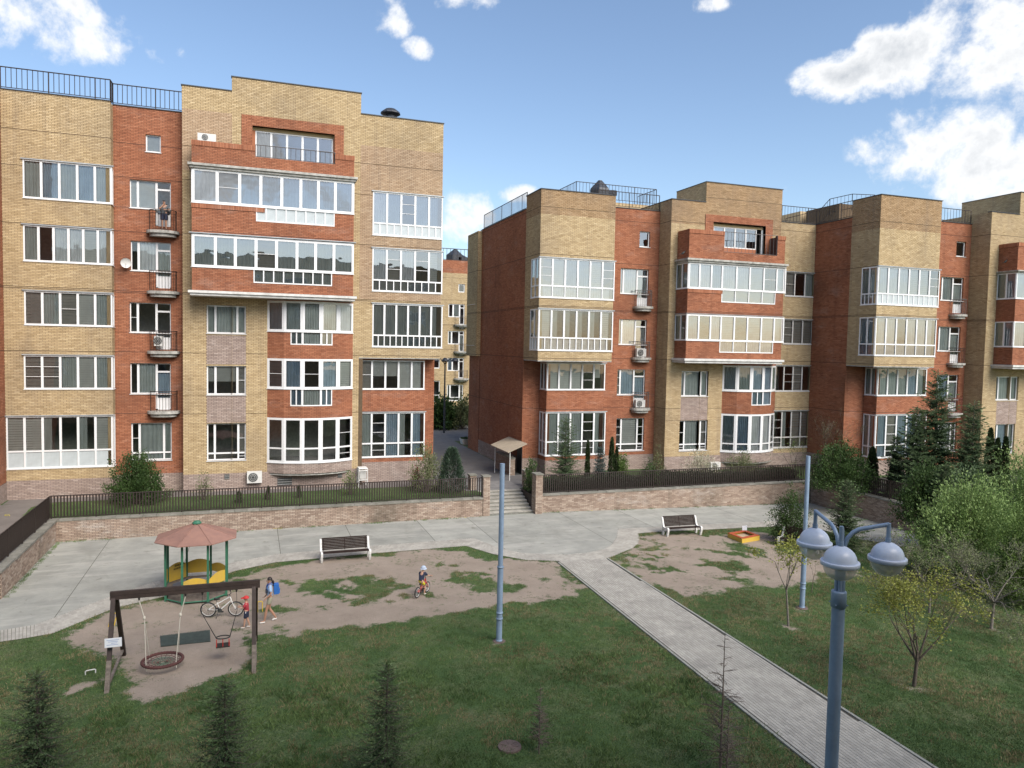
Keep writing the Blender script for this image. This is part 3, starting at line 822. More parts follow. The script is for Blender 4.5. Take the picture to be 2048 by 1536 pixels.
# roof vent
vx, vz = P(781, 232, 49.5)
q = MB()
q.lathe([(.0, .95), (.34, .93), (.62, .72), (.66, .62), (.4, .5), (.36, .48), (.36, .25), (.5, .2), (.44, .05), (.44, -1.5)], (vx, 49.5, vz - .5), M['darkcap'], 12, smooth=False); q.build('roof_vent', B1)
# ================= long house on the right =================
B2 = thing('apartment_building', 'lower yellow and red brick apartment house on the right with a stepped front', 'building', (17.8, 48.2, TZ))
def block(b, Yb, Yr_, Ylo, x0, x1, zbot, ztop, rows, side_rows, lows, lowside, xlo0, xlo1, kq=''):
    """yellow upper block hung in front of the red wall, with its corner windows, and the red bay below"""
    hq = []; sp = []
    for (px, kw) in rows: sp.append(fwin(b, Yb, *px, holes=hq, recess=-.03, cap=True, **kw))
    hq = [(max(a, x0), b_, c, d) for a, b_, c, d in hq]
    hq = [(x0 - .01 if a < x0 + .35 else a, b_, c, d) for a, b_, c, d in hq]
    fwall(b, Yb, x0, x1, zbot, ztop, 'yb', hq, zone=(18.6, 30, 'yo')); put([(s[0], s[1], s[2], x0 if s[3] < x0 + .35 else s[3], *s[4:]) for s in sp])
    ysw = Yb + (Yr_ - Yb) * .56
    sh = [(Yb - .01, h[1], ysw, h[3]) for h in hq]
    lwall(b, x0, Yb + .02, Yr_, zbot, ztop, 'yb', sh, zone=(18.6, 30, 'yo'))
    for s, (kk, low, nl, lk) in zip(sh, side_rows):
        # left facing: u runs towards the camera so that pane order reads left to right
        win(b, (x0, s[2], s[1]), (0, -1), (-1, 0), s[2] - Yb, s[3] - s[1], 2, kk, low=low, nlow=nl, lowkind=lk, recess=-.03)
    rwall(b, x1, Yb + .02, Yr_, zbot, ztop, 'yb')
    coping(b, x0 - .05, Yb - .06, x1 + .05, Yb + .3, ztop); coping(b, x0 - .05, Yb + .3, x0 + .3, Yr_ + .1, ztop)
    coping(b, x1 - .3, Yb + .3, x1 + .05, Yr_ + .1, ztop); coping(b, x0 + .3, Yr_ - .15, x1 - .3, Yr_ + .1, ztop)
    q = MB(); q.box((x0, Yb, zbot - .06), (x1, Yr_, zbot - .002), M['slab']); q.box((x0 + .3, Yb + .3, ztop - .35), (x1 - .3, Yr_ + .05, ztop - .25), M['asph'])
    q.box((x0 + .3, Yr_, 18.5), (x1 - .3, Yr_ + .2, ztop), M['yb'])
    q.build('soffit', b)
    # lower bay
    hw = []; sp = []
    for (px, kw) in lows: sp.append(fwin(b, Ylo, *px, holes=hw, recess=-.03, cap=True, **kw))
    hw = [(xlo0 - .01 if a < xlo0 + .35 else a, b_, c, d) for a, b_, c, d in hw]
    fwall(b, Ylo, xlo0, xlo1, 2.1, zbot - .06, 'rb', hw); put([(s[0], s[1], s[2], xlo0 if s[3] < xlo0 + .35 else s[3], *s[4:]) for s in sp])
    fwall(b, Ylo - .03, xlo0, xlo1, TZ, 2.1, 'tb')
    sh = [(Ylo - .01, h[1], Yr_ - .12, h[3]) for h in hw]
    lwall(b, xlo0, Ylo + .02, Yr_, 2.1, zbot - .06, 'rb', sh); lwall(b, xlo0 - .03, Ylo, Yr_, TZ, 2.1, 'tb')
    for s, (kk, low) in zip(sh, lowside): win(b, (xlo0, s[2], s[1]), (0, -1), (-1, 0), s[2] - Ylo, s[3] - s[1], 2, kk, low=low, recess=-.03)
    rwall(b, xlo1, Ylo + .02, Yr_, TZ, zbot - .06, 'rb')
    fwall(b, Yr_, x0, xlo0, 2.1, zbot - .06, 'rb'); fwall(b, Yr_ - .03, x0, xlo0, TZ, 2.1, 'tb')
YB, YR, YLO, YM = 45.5, 48.2, 46.88, 46.65
X0, X1, X2 = 17.8, 23.2, 28.24
zT = 20.16
block(B2, YB, YR, YLO, X0, X1, 9.0, zT,
      [((1077.9, 514, 1227.6, 600.7), dict(cols=6, kinds='sbuubs', low=.3, nlow=6, lowkind='c', glass='r')),
       ((1077.9, 617, 1224.2, 703), dict(cols=6, kinds='bppppb', low=.31, nlow=12, lowkind='c', glass='n'))],
      [('kk', .3, 2, 'k'), ('gg', .31, 3, 'f')],
      [((1095.8, 725.5, 1209.3, 779.7), dict(cols=5, kinds='bbbsh')),
       ((1094.8, 825, 1209, 908), dict(cols=5, kinds='gggsg', low=.32))],
      [('kg', 0), ('gs', .32)], 19.05, 23.35)
# left facing side wall and red wall with the balconies
zS = S(1053.5, 418.4, X0)[1]
lwall(B2, X0, YR, 58.5, 2.1, zS, 'rb'); lwall(B2, X0 - .03, YR, 58.5, TZ, 2.1, 'tb')
lwall(B2, X0 + .004, YR, 48.3, 9.0, zS, 'rb')
coping(B2, X0 - .06, YR + .1, X0 + .3, 58.5, zS)
railing(B2, [(X0 + .1, 58.4, zS + .05), (X0 + .1, YR + .2, zS + .05)], h=1.15, sp=.25, r=.016)
# far end of the side wall: yellow block again, with windows
lwall(B2, X0 - .35, 58.5, 61.5, 9.0, 19.2, 'yb'); lwall(B2, X0 - .05, 58.5, 61.5, TZ, 9.0, 'rb'); fwall(B2, 58.5, X0 - .35, X0, 9.0, 19.2, 'yb')
for z0 in (9.9, 13.3):
    win(B2, (X0 - .36, 61.3, z0), (0, -1), (-1, 0), 2.2, 2.5, 2, 'gg', low=.3)
zR = P(1232.5, 415, YR)[1]
hr = []; sp = []
sp.append(fwin(B2, YR, 1279.5, 462, 1299.5, 495, hr, cols=1, kinds='d', glass='r'))
for px, kk in (((1241.6, 536, 1296.6, 589.3), 'ccg'), ((1238.3, 638, 1292.7, 690), 'ccb'), ((1235, 738.4, 1289.5, 789.5), 'suu')):
    sp.append(fwin(B2, YR, *px, holes=hr, cols=[.5, 1.9, 1.5], kinds=kk, door=.95, outer=.06, glass='r' if kk[0] == 'c' else 'n'))
sp.append(fwin(B2, YR, 1232.8, 836.7, 1287, 900.5, holes=hr, cols=[.7, 2, .8], kinds='sbs', low=.2))
fwall(B2, YR, X1 - .0, X2, 2.1, zR, 'rb', hr); fwall(B2, YR - .03, X1, X2, TZ, 2.1, 'tb'); put(sp)
coping(B2, X1, YR - .06, X2, YR + .3, zR)
railing(B2, [(X1 + .05, YR + .1, zR + .05), (X2 - .05, YR + .1, zR + .05)], h=1.1, sp=.27, r=.016)
for (x, y), ir in (((1287, 613), 'irongrey'), ((1283, 715), 'irongrey'), ((1281, 816), 'irongrey')):
    X, Z = P(x, y, YR - .3); balcony(B2, YR - .012, X + .05, Z, iron=ir, wd=1.55)
# yellow middle block
zM1 = P(1344.3, 398, YM)[1]; zM2 = P(1565, 380, YM)[1]; zM3 = P(1633, 450, YM)[1]
XT0, XT1, XS = P(1413, 380, YM)[0], P(1564.5, 400, YM)[0], 41.0
lwall(B2, X2, YM + .02, YR, TZ, zM1, 'yb'); lwall(B2, X2, YR, YR + 4.5, zR, zM1, 'yb')
hm = []; sp = []
sp.append(fwin(B2, YM, 1363.3, 742, 1415.4, 792.4, hm, cols=[.5, 2, .8], kinds='cgg'))
sp.append(fwin(B2, YM, 1359.4, 841, 1413.3, 900, hm, cols=[.7, 2, .8], kinds='sgs', low=.2))
for px, c, kk, low in (((1571, 543.7, 1629.6, 594.8), 3, 'sdg', 0), ((1567, 638.5, 1624, 689), 3, 'skk', 0), ((1551, 731, 1621, 782.4), 4, 'dssd', 0), ((1546, 822, 1618, 893.6), 4, 'spkk', .28)):
    sp.append(fwin(B2, YM, *px, holes=hm, cols=c, kinds=kk, low=low, recess=.03, frame='pvcd', cap=True, mull=.1))
sx0, sz1 = P(1410.7, 428, YM); sx1 = P(1545, 450, YM)[0]
lo = P(1426, 443.8, YM) + P(1529, 508, YM)
log2 = (lo[0], lo[3] - .6, lo[2], lo[1])
red2 = (sx0, lo[3] - 1.2, sx1, sz1)
ax0, ax1 = P(1443.5, 800, YM)[0], P(1549.5, 800, YM)[0]
ab2 = (ax0 + .02, 1.9, ax1 - .02, 8.8)
tx0, tx1 = P(1360.8, 815, YM)[0], P(1415, 815, YM)[0]
tp2 = (tx0, P(1388, 841, YM)[1] + .03, tx1, P(1388, 794, YM)[1] - .03)
HH = hm + [red2, log2, ab2, tp2]
fwall(B2, YM, X2, XT0, 2.1, zM1, 'yb', HH, zone=(18.9, 30, 'yo')); fwall(B2, YM, XT0, XT1, 2.1, zM2, 'yb', HH, zone=(18.6, 30, 'yo')); fwall(B2, YM, XT1, XS, 2.1, zM3, 'yb', HH)
fwall(B2, YM - .03, X2, XS - .02, TZ, 2.1, 'tb')
fwall(B2, YM + .012, tp2[0], tp2[2], tp2[1], tp2[3], 'tb'); fwall(B2, YM - .05, red2[0], red2[2], red2[1], red2[3], 'rb', [log2])
put(sp)
lx0, lz1 = P(1427, 452, YM + .3); lx1, lz0 = P(1512, 500, YM + .3)
win(B2, (lx0, YM + .3, lz0), FU, FN, lx1 - lx0, lz1 - lz0, 4, 'uddd', recess=0, glass='r', sill=False)
q = MB(); q.box((log2[0] - .1, YM + .26, log2[1] - .4), (lx1, YM + .29, lz0), M['rb']); q.box((log2[0] - .1, YM + .26, lz1), (log2[2] + .1, YM + .29, log2[3] + .1), M['yb'])
q.box((log2[0] - .1, YM + .26, lz0), (lx0, YM + .29, lz1), M['rb']); q.box((log2[2] - .15, YM + .26, lz0 - .5), (log2[2] + .1, YM + .29, lz1), M['pvc']); q.build('loggia_lining', B2)
lwall(B2, XT0, YM + .02, YM + 4, zM1, zM2, 'yb'); rwall(B2, XT1, YM + .02, YM + 4, zM3, zM2, 'yb')
coping(B2, X2 - .05, YM - .06, XT0, YM + .3, zM1); coping(B2, X2 - .05, YM + .3, X2 + .3, YM + 4.5, zM1)
coping(B2, XT0 - .05, YM - .06, XT1 + .05, YM + .3, zM2); coping(B2, XT0 - .05, YM + .3, XT0 + .3, YM + 4, zM2); coping(B2, XT1, YM - .06, XS, YM + .3, zM3)
railing(B2, [(XT1 + .1, YM + .1, zM3 + .05), (XS + .1, YM + .1, zM3 + .05), (XS + .1, 43.1, zM3 + .05)], h=1.2, sp=.28, r=.016)
# red bay
YBB = 45.15
cx0, cx1 = P(1378, 500, YBB)[0] , P(1566, 600, YBB)[0]
hb = []
V4 = fwin(B2, YBB, 1378, 524.5, 1570.5, 586, hb, cols=[1.1, 1.2, 1.1, 1.5, 1.4, 1.5, 1.4, 1], kinds='ccuccbsc', glass='r', recess=-.03, outer=.1, mull=.12)
V3 = fwin(B2, YBB, 1374, 628, 1566.5, 685, hb, cols=[1.2, 1.2, 1.1, 1.4, 1.4, 1.5, 1.4, 1.1], kinds='udcbdbbb', glass='r', recess=-.03, outer=.1, mull=.12)
addext(V4, 1442, 1549.5, 609.3, 4, 'b'); addext(V3, 1438, 1545, 707, 4, 'c')
ztb2 = P(1378, 457, YBB)[1]
gx0, gx1 = P(1449, 480, YBB)[0], P(1555, 490, YBB)[0]; zgap = P(1500, 508, YBB)[1]
zc1 = V4[6] + .3
fwall(B2, YBB, cx0, gx0, zc1, ztb2, 'rb', soldier=(cx0 - .03, gx0, ztb2 - .3, ztb2))
fwall(B2, YBB, gx1, cx1, zc1, ztb2, 'rb', soldier=(gx1, cx1 + .03, ztb2 - .3, ztb2)); fwall(B2, YBB, gx0, gx1, zc1, zgap, 'rb')
railing(B2, [(gx0, YBB + .05, zgap), (gx1, YBB + .05, zgap)], h=P(1449, 463, YBB)[1] - zgap, sp=.3, iron='irongrey', bottom=.04)
zb2 = P(1460, 718, YBB)[1]
fwall(B2, YBB, cx0, cx1, zb2, V4[4], 'rb', hb, soldier=(cx0 - .03, cx0 + V4[7]['ext'][0] + .1, V4[4] - .3, V4[4] - .04))
put([V4, V3])
for X, fn in ((cx0, lwall), (cx1, rwall)):
    fn(B2, X, YBB + .02, YM, zb2, V3[4], 'rb'); fn(B2, X, YBB + .02, YM, V3[6], V4[4], 'rb'); fn(B2, X, YBB + .02, YM, zc1, ztb2, 'rb')
    for W in (V4, V3):
        if X == cx0: win(B2, (X, YM, W[4]), (0, -1), (-1, 0), YM - YBB, W[6] - W[4], 2, 'gk', recess=-.03)
        else: win(B2, (X, YBB, W[4]), (0, 1), (1, 0), YM - YBB, W[6] - W[4], 2, 'gg', recess=-.03)
cornice(B2, cx0 - .22, cx1 + .2, YBB - .25, YM, V4[6] + .02, zc1 - .01, 'slab'); cornice(B2, cx0 - .1, cx1 + .1, YBB - .08, YM, V3[6] + .01, V3[6] + .07, 'cap')
cornice(B2, cx0 - .25, cx1 + .1, YBB - .28, YM, zb2 - .32, zb2 - .005)
q = MB(); q.box((cx0 + .1, YBB + .2, zc1 - .1), (cx1 - .1, YM, zc1 - .02), M['slab']); q.build('terrace_floor', B2)
z2 = lambda y: P(1495, y, YM - .9)[1]
bowbay(B2, ax0, ax1, YM, 1.0, [
    (z2(783), z2(731.5), 'gguug', 0, ((2, 3), z2(783) - z2(811), .05), 'n'),
    (z2(905), z2(829), 'gucck', .22, None, 'n')], zb2 - .33, (z2(925), 0))
# red side wall of the section that steps forward
Y3R, Y3B, Y3L, Y3M = 43.0, 40.45, 41.75, 41.4
zU = zM3
lwall(B2, XS, Y3R, YM, 2.1, zU, 'rb'); lwall(B2, XS - .03, Y3R, YM, TZ, 2.1, 'tb'); coping(B2, XS - .06, Y3R, XS + .3, YM + .3, zU)
X3b, X3r = 46.57, 52.7
block(B2, Y3B, Y3R, Y3L, XS, X3b, 9.0, S(1763.5, 389, XS)[1],
      [((1756.3, 532.3, 1876, 614.3), dict(cols=6, kinds='cccbbs', low=.29, nlow=12, lowkind='f', glass='r')),
       ((1751, 633.9, 1869.5, 713.3), dict(cols=6, kinds='ccdccc', low=.3, nlow=6, lowkind='u', glass='r'))],
      [('gg', .29, 4, 'g'), ('uu', .3, 2, 'u')],
      [((1755, 736, 1851.3, 791), dict(cols=5, kinds='gggug')),
       ((1753.6, 830, 1849, 912), dict(cols=5, kinds='usuug', low=.3))],
      [('gg', 0), ('gg', .25)], P(1755, 760, Y3L)[0], P(1853, 760, Y3L)[0])
hr = []; sp = []
sp.append(fwin(B2, Y3R, 1913.3, 482.3, 1930.7, 514, hr, cols=1, kinds='d'))
for px, kk in (((1882, 552.6, 1925.5, 602.6), 'bgg'), ((1876, 652.6, 1919, 702.9), 'dgg'), ((1873.4, 749.5, 1915, 799), 'hug'), ):
    sp.append(fwin(B2, Y3R, *px, holes=hr, cols=[.5, 1.7, 1.5], kinds=kk, door=.95, outer=.06))
sp.append(fwin(B2, Y3R, 1872, 845, 1911, 902, holes=hr, cols=[.7, 2, .8], kinds='sgs', low=.2))
z3r = P(1884, 443, Y3R)[1]
fwall(B2, Y3R, X3b, X3r, TZ, z3r, 'rb', hr); put(sp); coping(B2, X3b, Y3R - .06, X3r, Y3R + .3, z3r)
railing(B2, [(X3b + .05, Y3R + .1, z3r + .05), (X3r - .05, Y3R + .1, z3r + .05)], h=1.0, sp=.3, r=.016)
for (x, y), ir in (((1917, 629), 'irongrey'), ((1913, 726), 'iron'), ((1908, 826), 'ironred')):
    X, Z = P(x, y, Y3R - .3); balcony(B2, Y3R - .012, X + .05, Z, iron=ir, wd=1.5)
z3a = S(1986.7, 423, X3r)[1]; z3c = z3a + 1.7
lwall(B2, X3r, Y3M + .02, Y3R, TZ, z3a, 'yb'); lwall(B2, X3r, Y3R, Y3R + 4, z3r, z3a, 'yb')
X3t = P(2040, 420, Y3M)[0]
hm = []; sp = []
sp.append(fwin(B2, Y3M, 1993, 753, 2035, 800, hm, cols=[.6, 2, 1], kinds='ggg')); sp.append(fwin(B2, Y3M, 1990.6, 848.5, 2027, 905.7, hm, cols=[.6, 2, 1], kinds='uug', low=.2))
t3 = (P(1992, 824, Y3M)[0], P(2010, 849, Y3M)[1] + .03, P(2033, 824, Y3M)[0], P(2010, 802, Y3M)[1] - .03)
fwall(B2, Y3M, X3r, X3t, TZ, z3a, 'yb', hm + [t3]); fwall(B2, Y3M, X3t, 66, TZ, z3c, 'yb', hm + [t3]); fwall(B2, Y3M + .012, t3[0], t3[2], t3[1], t3[3], 'tb'); put(sp)
lwall(B2, X3t, Y3M + .02, Y3M + 5, z3a, z3c, 'yb'); coping(B2, X3r - .05, Y3M - .06, X3t, Y3M + .3, z3a); coping(B2, X3t - .05, Y3M - .06, 66, Y3M + .3, z3c)
coping(B2, X3t - .05, Y3M + .3, X3t + .25, Y3M + 5, z3c)
Y3BB = 39.9
x3b = P(2033, 560, Y3BB)[0]
zz3 = lambda y, x=2033: P(x, y, Y3BB)[1]
za, zb_, zc_, zd, ze = zz3(478), zz3(527), zz3(545), zz3(596), zz3(0)
zt3, zcn, w4a, w4b, w3a, w3b, zbt = zz3(484), zz3(540), zz3(597), zz3(545), zz3(694), zz3(643), zz3(730)
for f, A in ((fwall, (Y3BB, x3b, 62)), (lwall, (x3b, Y3BB + .02, Y3M))):
    f(B2, *A, zcn, zt3, 'rb', soldier=(A[1], A[2], zt3 - .3, zt3)); f(B2, *A, w3b, w4a, 'rb'); f(B2, *A, zbt, w3a, 'rb')
for z0, z1, kk, gl in ((w4a, w4b, 'gu', 'n'), (w3a, w3b, 'gu', 'n')):
    win(B2, (x3b, Y3M, z0), (0, -1), (-1, 0), Y3M - Y3BB, z1 - z0, 2, kk, recess=-.03, glass=gl); win(B2, (x3b, Y3BB, z0), FU, FN, 5, z1 - z0, 4, 'cccc', recess=-.03, glass='r')
cornice(B2, x3b - .2, 62, Y3BB - .25, Y3M, w4b + .02, zcn - .01, 'slab'); cornice(B2, x3b - .25, 62, Y3BB - .28, Y3M, zbt - .3, zbt - .01)
interior(B2, X0, X2, YR, 60, 19.2, LV); interior(B2, X2, XS, YM, 60, zM3, LV); interior(B2, XS, 66, Y3R, 60, zU, LV)
q = MB(); q.box((X2 + .2, YM + .3, zM3 - .4), (XT1 - .3, YM + 4.4, zM1 - .2), M['room']); q.box((X0, 60, TZ), (66, 60.3, 19.2), M['rb']); q.build('roof', B2)
# things on the roof: upper railing, penthouse walls, vents
ux0, uz = P(1153, 363, 52.0); ux1 = P(1313, 380, 52.0)[0]
railing(B2, [(ux0, 56, uz - 1.2), (ux0, 52, uz - 1.2), (ux1, 52, uz - 1.2), (ux1, 55, uz - 1.2)], h=1.2, sp=.27, r=.016)
q = MB(); q.box((ux0 - 1, 52.2, 19.0), (ux1 + 1, 60, uz - 1.25), M['yb']); q.build('roof_structure', B2)
vx, vz = P(1200, 372, 53.5)
q = MB(); q.lathe([(.18, .42), (.2, .38), (.8, -.25), (.85, -.4), (.8, -1.2)], (vx, 53.5, vz), M['darkcap'], 6, smooth=False); q.build('roof_vent', B2)
vx, vz = P(1222, 385, 53.5)
q = MB(); q.lathe([(.0, .1), (.5, .1), (.5, -.2), (.35, -.25), (.35, -1.2)], (vx, 53.5, vz), M['darkcap'], 8, smooth=False); q.build('roof_vent', B2)
a = [P(1575, 437, 52)[0], P(1632, 420, 52)[0]]
px_ = [(P(1572, 437, 52), 52), (P(1640, 420, 50), 50), (P(1660, 398, 49), 49), (P(1705, 388, 47.5), 47.5), (P(1750, 390, 46.5), 46.5)]
railing(B2, [(p[0], y, p[1] - 1.2) for p, y in px_], h=1.2, sp=.3, r=.016)
q = MB(); q.box((P(1600, 445, 52.5)[0], 52.5, 19), (P(1700, 420, 50)[0] + 3, 57, P(1680, 430, 52.5)[1]), M['yb']); q.box((P(1678, 430, 48.2)[0], 48.2, 19), (P(1702, 430, 48.2)[0] + 3, 52, P(1690, 408, 48.2)[1]), M['ybj']); q.build('roof_structure', B2)

# ================= house far behind, seen in the gap =================
B3 = thing('apartment_building', 'distant tan brick apartment house seen through the gap between the two near ones', 'building', (26, 100, .8))
Y5 = 100.0
h5 = []; sp = []
for px, kw in (((917, 568, 929.5, 585), dict(cols=1, kinds='d')), ((897, 607.5, 929, 635), dict(cols=[1.3, 1.7, 1.3], kinds='dgd', door=1.6)), ((896, 661.5, 928, 689), dict(cols=[1, 2, 1.3], kinds='gdg', door=1.6)),
               ((895, 715.5, 927.5, 742), dict(cols=[1.3, 1.7, 1.3], kinds='udd', door=1.6)), ((894, 769, 926, 802), dict(cols=[.7, 2, .8], kinds='gds', low=.22)),
               ((866, 719, 879.5, 737), dict(cols=1, kinds='d')), ((864, 761, 879.5, 803), dict(cols=1, kinds='d', low=.3))):
    sp.append(fwin(B3, Y5, *px, holes=h5, recess=.1, mull=.2, outer=.12, sill=False, **kw))
z5 = P(905, 546, Y5)[1]
fwall(B3, Y5, 20, 34, .8, z5, 'yb', h5); fwall(B3, Y5, -6, 19.99, .8, z5, 'yb', [(x_, z_, x_ + 2.4, z_ + 2.0) for x_ in (-3, 3, 9, 15) for z_ in (2.2, 6, 9.7, 13.4)]); fwall(B3, Y5, 34.01, 46, .8, z5, 'yb'); fwall(B3, Y5 + .3, 20, 34, z5, P(905, 520, Y5)[1], 'rb'); put(sp)
for y in (649, 703, 757):
    X, Z = P(924, y, Y5 - .5); balcony(B3, Y5 - .02, X, Z, iron='irongrey', wd=2.2, dp=1.0)
railing(B3, [(20, Y5 + .5, P(905, 520, Y5)[1]), (34, Y5 + .5, P(905, 520, Y5)[1])], h=1.6, sp=.5, r=.03)
for x, hh_ in ((910, 1.7), (922, .9)):
    vx, vz = P(x, 522, Y5 + 3)
    q = MB(); q.lathe([(.15, hh_), (1.3, hh_ * .45), (1.3, -.8)], (vx, Y5 + 3, vz), M['darkcap'], 6, smooth=False); q.build('roof_vent', B3)
q = MB(); q.box((-5.8, Y5 + 2, .8), (45.8, Y5 + 12, z5 - .2), M['room']); q.build('interior', B3)
for x_ in (-3, 3, 9, 15):
    for z_ in (2.2, 6, 9.7, 13.4): win(B3, (x_, Y5, z_), FU, FN, 2.4, 2.0, 2, 'dg', mull=.2, outer=.12, sill=False)

# ================= the house the picture is taken from, mirrored in the windows opposite =================
B0 = thing('apartment_building', 'brick apartment house across the lawn facing the other houses', 'building', (0, -1.2, 0))
b0 = MB()
b0.box((-34, -14, -.5), (24, -1.2, 19.6), M['yb']); b0.box((-12, -1.8, 8), (-6, -1.21, 19.2), M['tb']); b0.box((9, -1.8, 8), (15, -1.21, 19.2), M['tb'])
b0.box((-34, -14, 19.6), (24, -1.1, 19.75), M['darkcap']); b0.build('wall', B0)
wq = MB(); wq.box((0, -.05, 0), (2.2, 0, .1), M['pvc']); wq.box((0, -.05, 1.6), (2.2, 0, 1.7), M['pvc']); wq.box((0, -.05, .1), (.1, 0, 1.6), M['pvc']); wq.box((2.1, -.05, .1), (2.2, 0, 1.6), M['pvc']); wq.box((1.05, -.05, .1), (1.15, 0, 1.6), M['pvc']); wq.box((.1, -.045, .1), (2.1, -.03, 1.6), M['darkcap'])
wm_ = wq.mesh('window')
for i in range(11):
    for k in range(5):
        x = -32 + i * 5.1
        if abs(x) < 2.5 and k == 2: continue
        y = -1.74 if (-12.5 < x < -5.5 or 8.5 < x < 15.5) and k >= 2 else -1.14
        link(bpy.data.objects.new('window', wm_), B0, Matrix.Translation((x, y, 2.2 + k * 3.4)))
# ------------------------------------------------------------------ ground
def lawnmat(name, attr=True, base=0.0):
    m, n, l, b = newmat(name)
    b.inputs['Roughness'].default_value = .95; b.inputs['Specular IOR Level'].default_value = .15
    t = n.new('ShaderNodeTexCoord')
    def nz(s, d=6, r=.65):
        q = n.new('ShaderNodeTexNoise'); q.inputs['Scale'].default_value = s; q.inputs['Detail'].default_value = d; q.inputs['Roughness'].default_value = r
        l.new(t.outputs['Object'], q.inputs['Vector']); return q.outputs['Fac']
    def mr(v, a, b_, lo=0, hi=1):
        q = n.new('ShaderNodeMapRange'); q.inputs['From Min'].default_value = a; q.inputs['From Max'].default_value = b_; q.inputs['To Min'].default_value = lo; q.inputs['To Max'].default_value = hi
        l.new(v, q.inputs['Value']); return q.outputs[0]
    def mixc(f, a, b_):
        q = n.new('ShaderNodeMix'); q.data_type = 'RGBA'; l.new(f, q.inputs[0])
        for i, v in ((6, a), (7, b_)):
            if isinstance(v, tuple): q.inputs[i].default_value = rgba(v)
            else: l.new(v, q.inputs[i])
        return q.outputs[2]
    gr = mixc(mr(nz(1.3), .3, .7), (.058, .100, .034), (.100, .160, .056))
    gr = mixc(mr(nz(.5, 8, .72), .46, .66, 0, .65), gr, (.24, .22, .13))
    gr = mixc(mr(nz(22, 4), .35, .65), gr, (.03, .06, .024))
    di = mixc(mr(nz(.8, 8, .7), .3, .7), (.225, .185, .150), (.345, .290, .240))
    di = mixc(mr(nz(9, 6, .7), .42, .62, 0, .7), di, (.28, .235, .195))
    di = mixc(mr(nz(45, 3, .6), .6, .7, 0, .6), di, (.17, .145, .115))
    if attr:
        at = n.new('ShaderNodeAttribute'); at.attribute_name = 'dirt'
        ad = n.new('ShaderNodeMath'); ad.operation = 'ADD'; l.new(at.outputs['Fac'], ad.inputs[0])
        sb = mr(nz(5, 8, .8), .3, .7, -.42, .42); l.new(sb, ad.inputs[1])
        f = mr(ad.outputs[0], .34, .66)
        out = mixc(f, gr, di)
    else: out = gr
    l.new(out, b.inputs['Base Color'])
    bp = n.new('ShaderNodeBump'); bp.inputs['Strength'].default_value = .7; bp.inputs['Distance'].default_value = .05
    l.new(nz(14, 8, .75), bp.inputs['Height']); l.new(bp.outputs[0], b.inputs['Normal'])
    return m
M['lawn'] = lawnmat('lawn and bare earth'); M['turf'] = lawnmat('terrace turf', False)
M['concrete'] = mat('worn concrete', (.335, .34, .305), .9, col2=(.235, .24, .22), scale=.9, bump=.35, bscale=25, tone=.07)
def stained(m, col, lo, hi, amt, sc3, rot=0.0):
    n, l = m.node_tree.nodes, m.node_tree.links; b = n['Principled BSDF']; src = b.inputs['Base Color'].links[0].from_socket
    t = n.new('ShaderNodeTexCoord'); mp = n.new('ShaderNodeMapping'); mp.inputs['Scale'].default_value = sc3; mp.inputs['Rotation'].default_value = (0, 0, rot); l.new(t.outputs['Object'], mp.inputs[0])
    q = n.new('ShaderNodeTexNoise'); q.inputs['Scale'].default_value = 1; q.inputs['Detail'].default_value = 8; q.inputs['Roughness'].default_value = .68; q.inputs['Distortion'].default_value = .6; l.new(mp.outputs[0], q.inputs['Vector'])
    r = n.new('ShaderNodeMapRange'); r.inputs['From Min'].default_value = lo; r.inputs['From Max'].default_value = hi; r.inputs['To Max'].default_value = amt; l.new(q.outputs['Fac'], r.inputs['Value'])
    x = n.new('ShaderNodeMix'); x.data_type = 'RGBA'; x.inputs[7].default_value = rgba(col); l.new(src, x.inputs[6]); l.new(r.outputs[0], x.inputs[0]); l.new(x.outputs[2], b.inputs['Base Color'])
stained(M['concrete'], (.46, .45, .41), .5, .7, .6, (.22, 1.1, 1), .15); stained(M['concrete'], (.16, .16, .14), .52, .72, .5, (.5, .35, 1)); stained(M['concrete'], (.13, .12, .10), .6, .66, .45, (2.4, 2.4, 1))
M['coping'] = mat('mossy concrete coping', (.27, .26, .23), .9, col2=(.14, .14, .115), scale=2.2, bump=.5, tone=.12)
M['paver'] = mat('grey paving brick', (.385, .37, .33), .9, var=.16, scale=1.1, bump=.2, tone=.11)
M['joint'] = mat('sand and earth in the joints', (.085, .08, .065), .95)
pxw = lambda L: [GG(a, b)[:2] for a, b in L]
PL_IN = [(0, 1262), (30, 1257), (72, 1250), (226, 1192), (300, 1167), (460, 1127), (550, 1109), (745, 1092), (948, 1077)]
PL_OUT = [(0, 1284), (55, 1276), (105, 1267), (230, 1216), (330, 1193), (470, 1142), (550, 1125), (745, 1107), (932, 1092)]
MI_IN = [(948, 1077), (1000, 1097), (1040, 1106), (1090, 1109)]
MI_OUT = [(932, 1092), (985, 1108), (1050, 1120), (1112, 1122)]
RI_IN = [(1090, 1109), (1135, 1109.5), (1180, 1105), (1210, 1098), (1222, 1091), (1233, 1075), (1236, 1058)]
RI_OUT = [(1112, 1122), (1160, 1121), (1215, 1117), (1262, 1098), (1275, 1088), (1278, 1078), (1275, 1067)]
R2_IN = [(1236, 1058), (1320, 1054), (1371, 1051), (1483, 1046), (1560, 1042), (1650, 1050), (1720, 1067), (1851, 1090)]
R2_OUT = [(1275, 1067), (1330, 1063), (1380, 1061), (1484, 1056), (1560, 1053), (1645, 1060), (1712, 1077), (1837, 1099)]
WL, WR, WY = -8.9, 36.2, 40.7
left_far = [(-24, 24.5)]
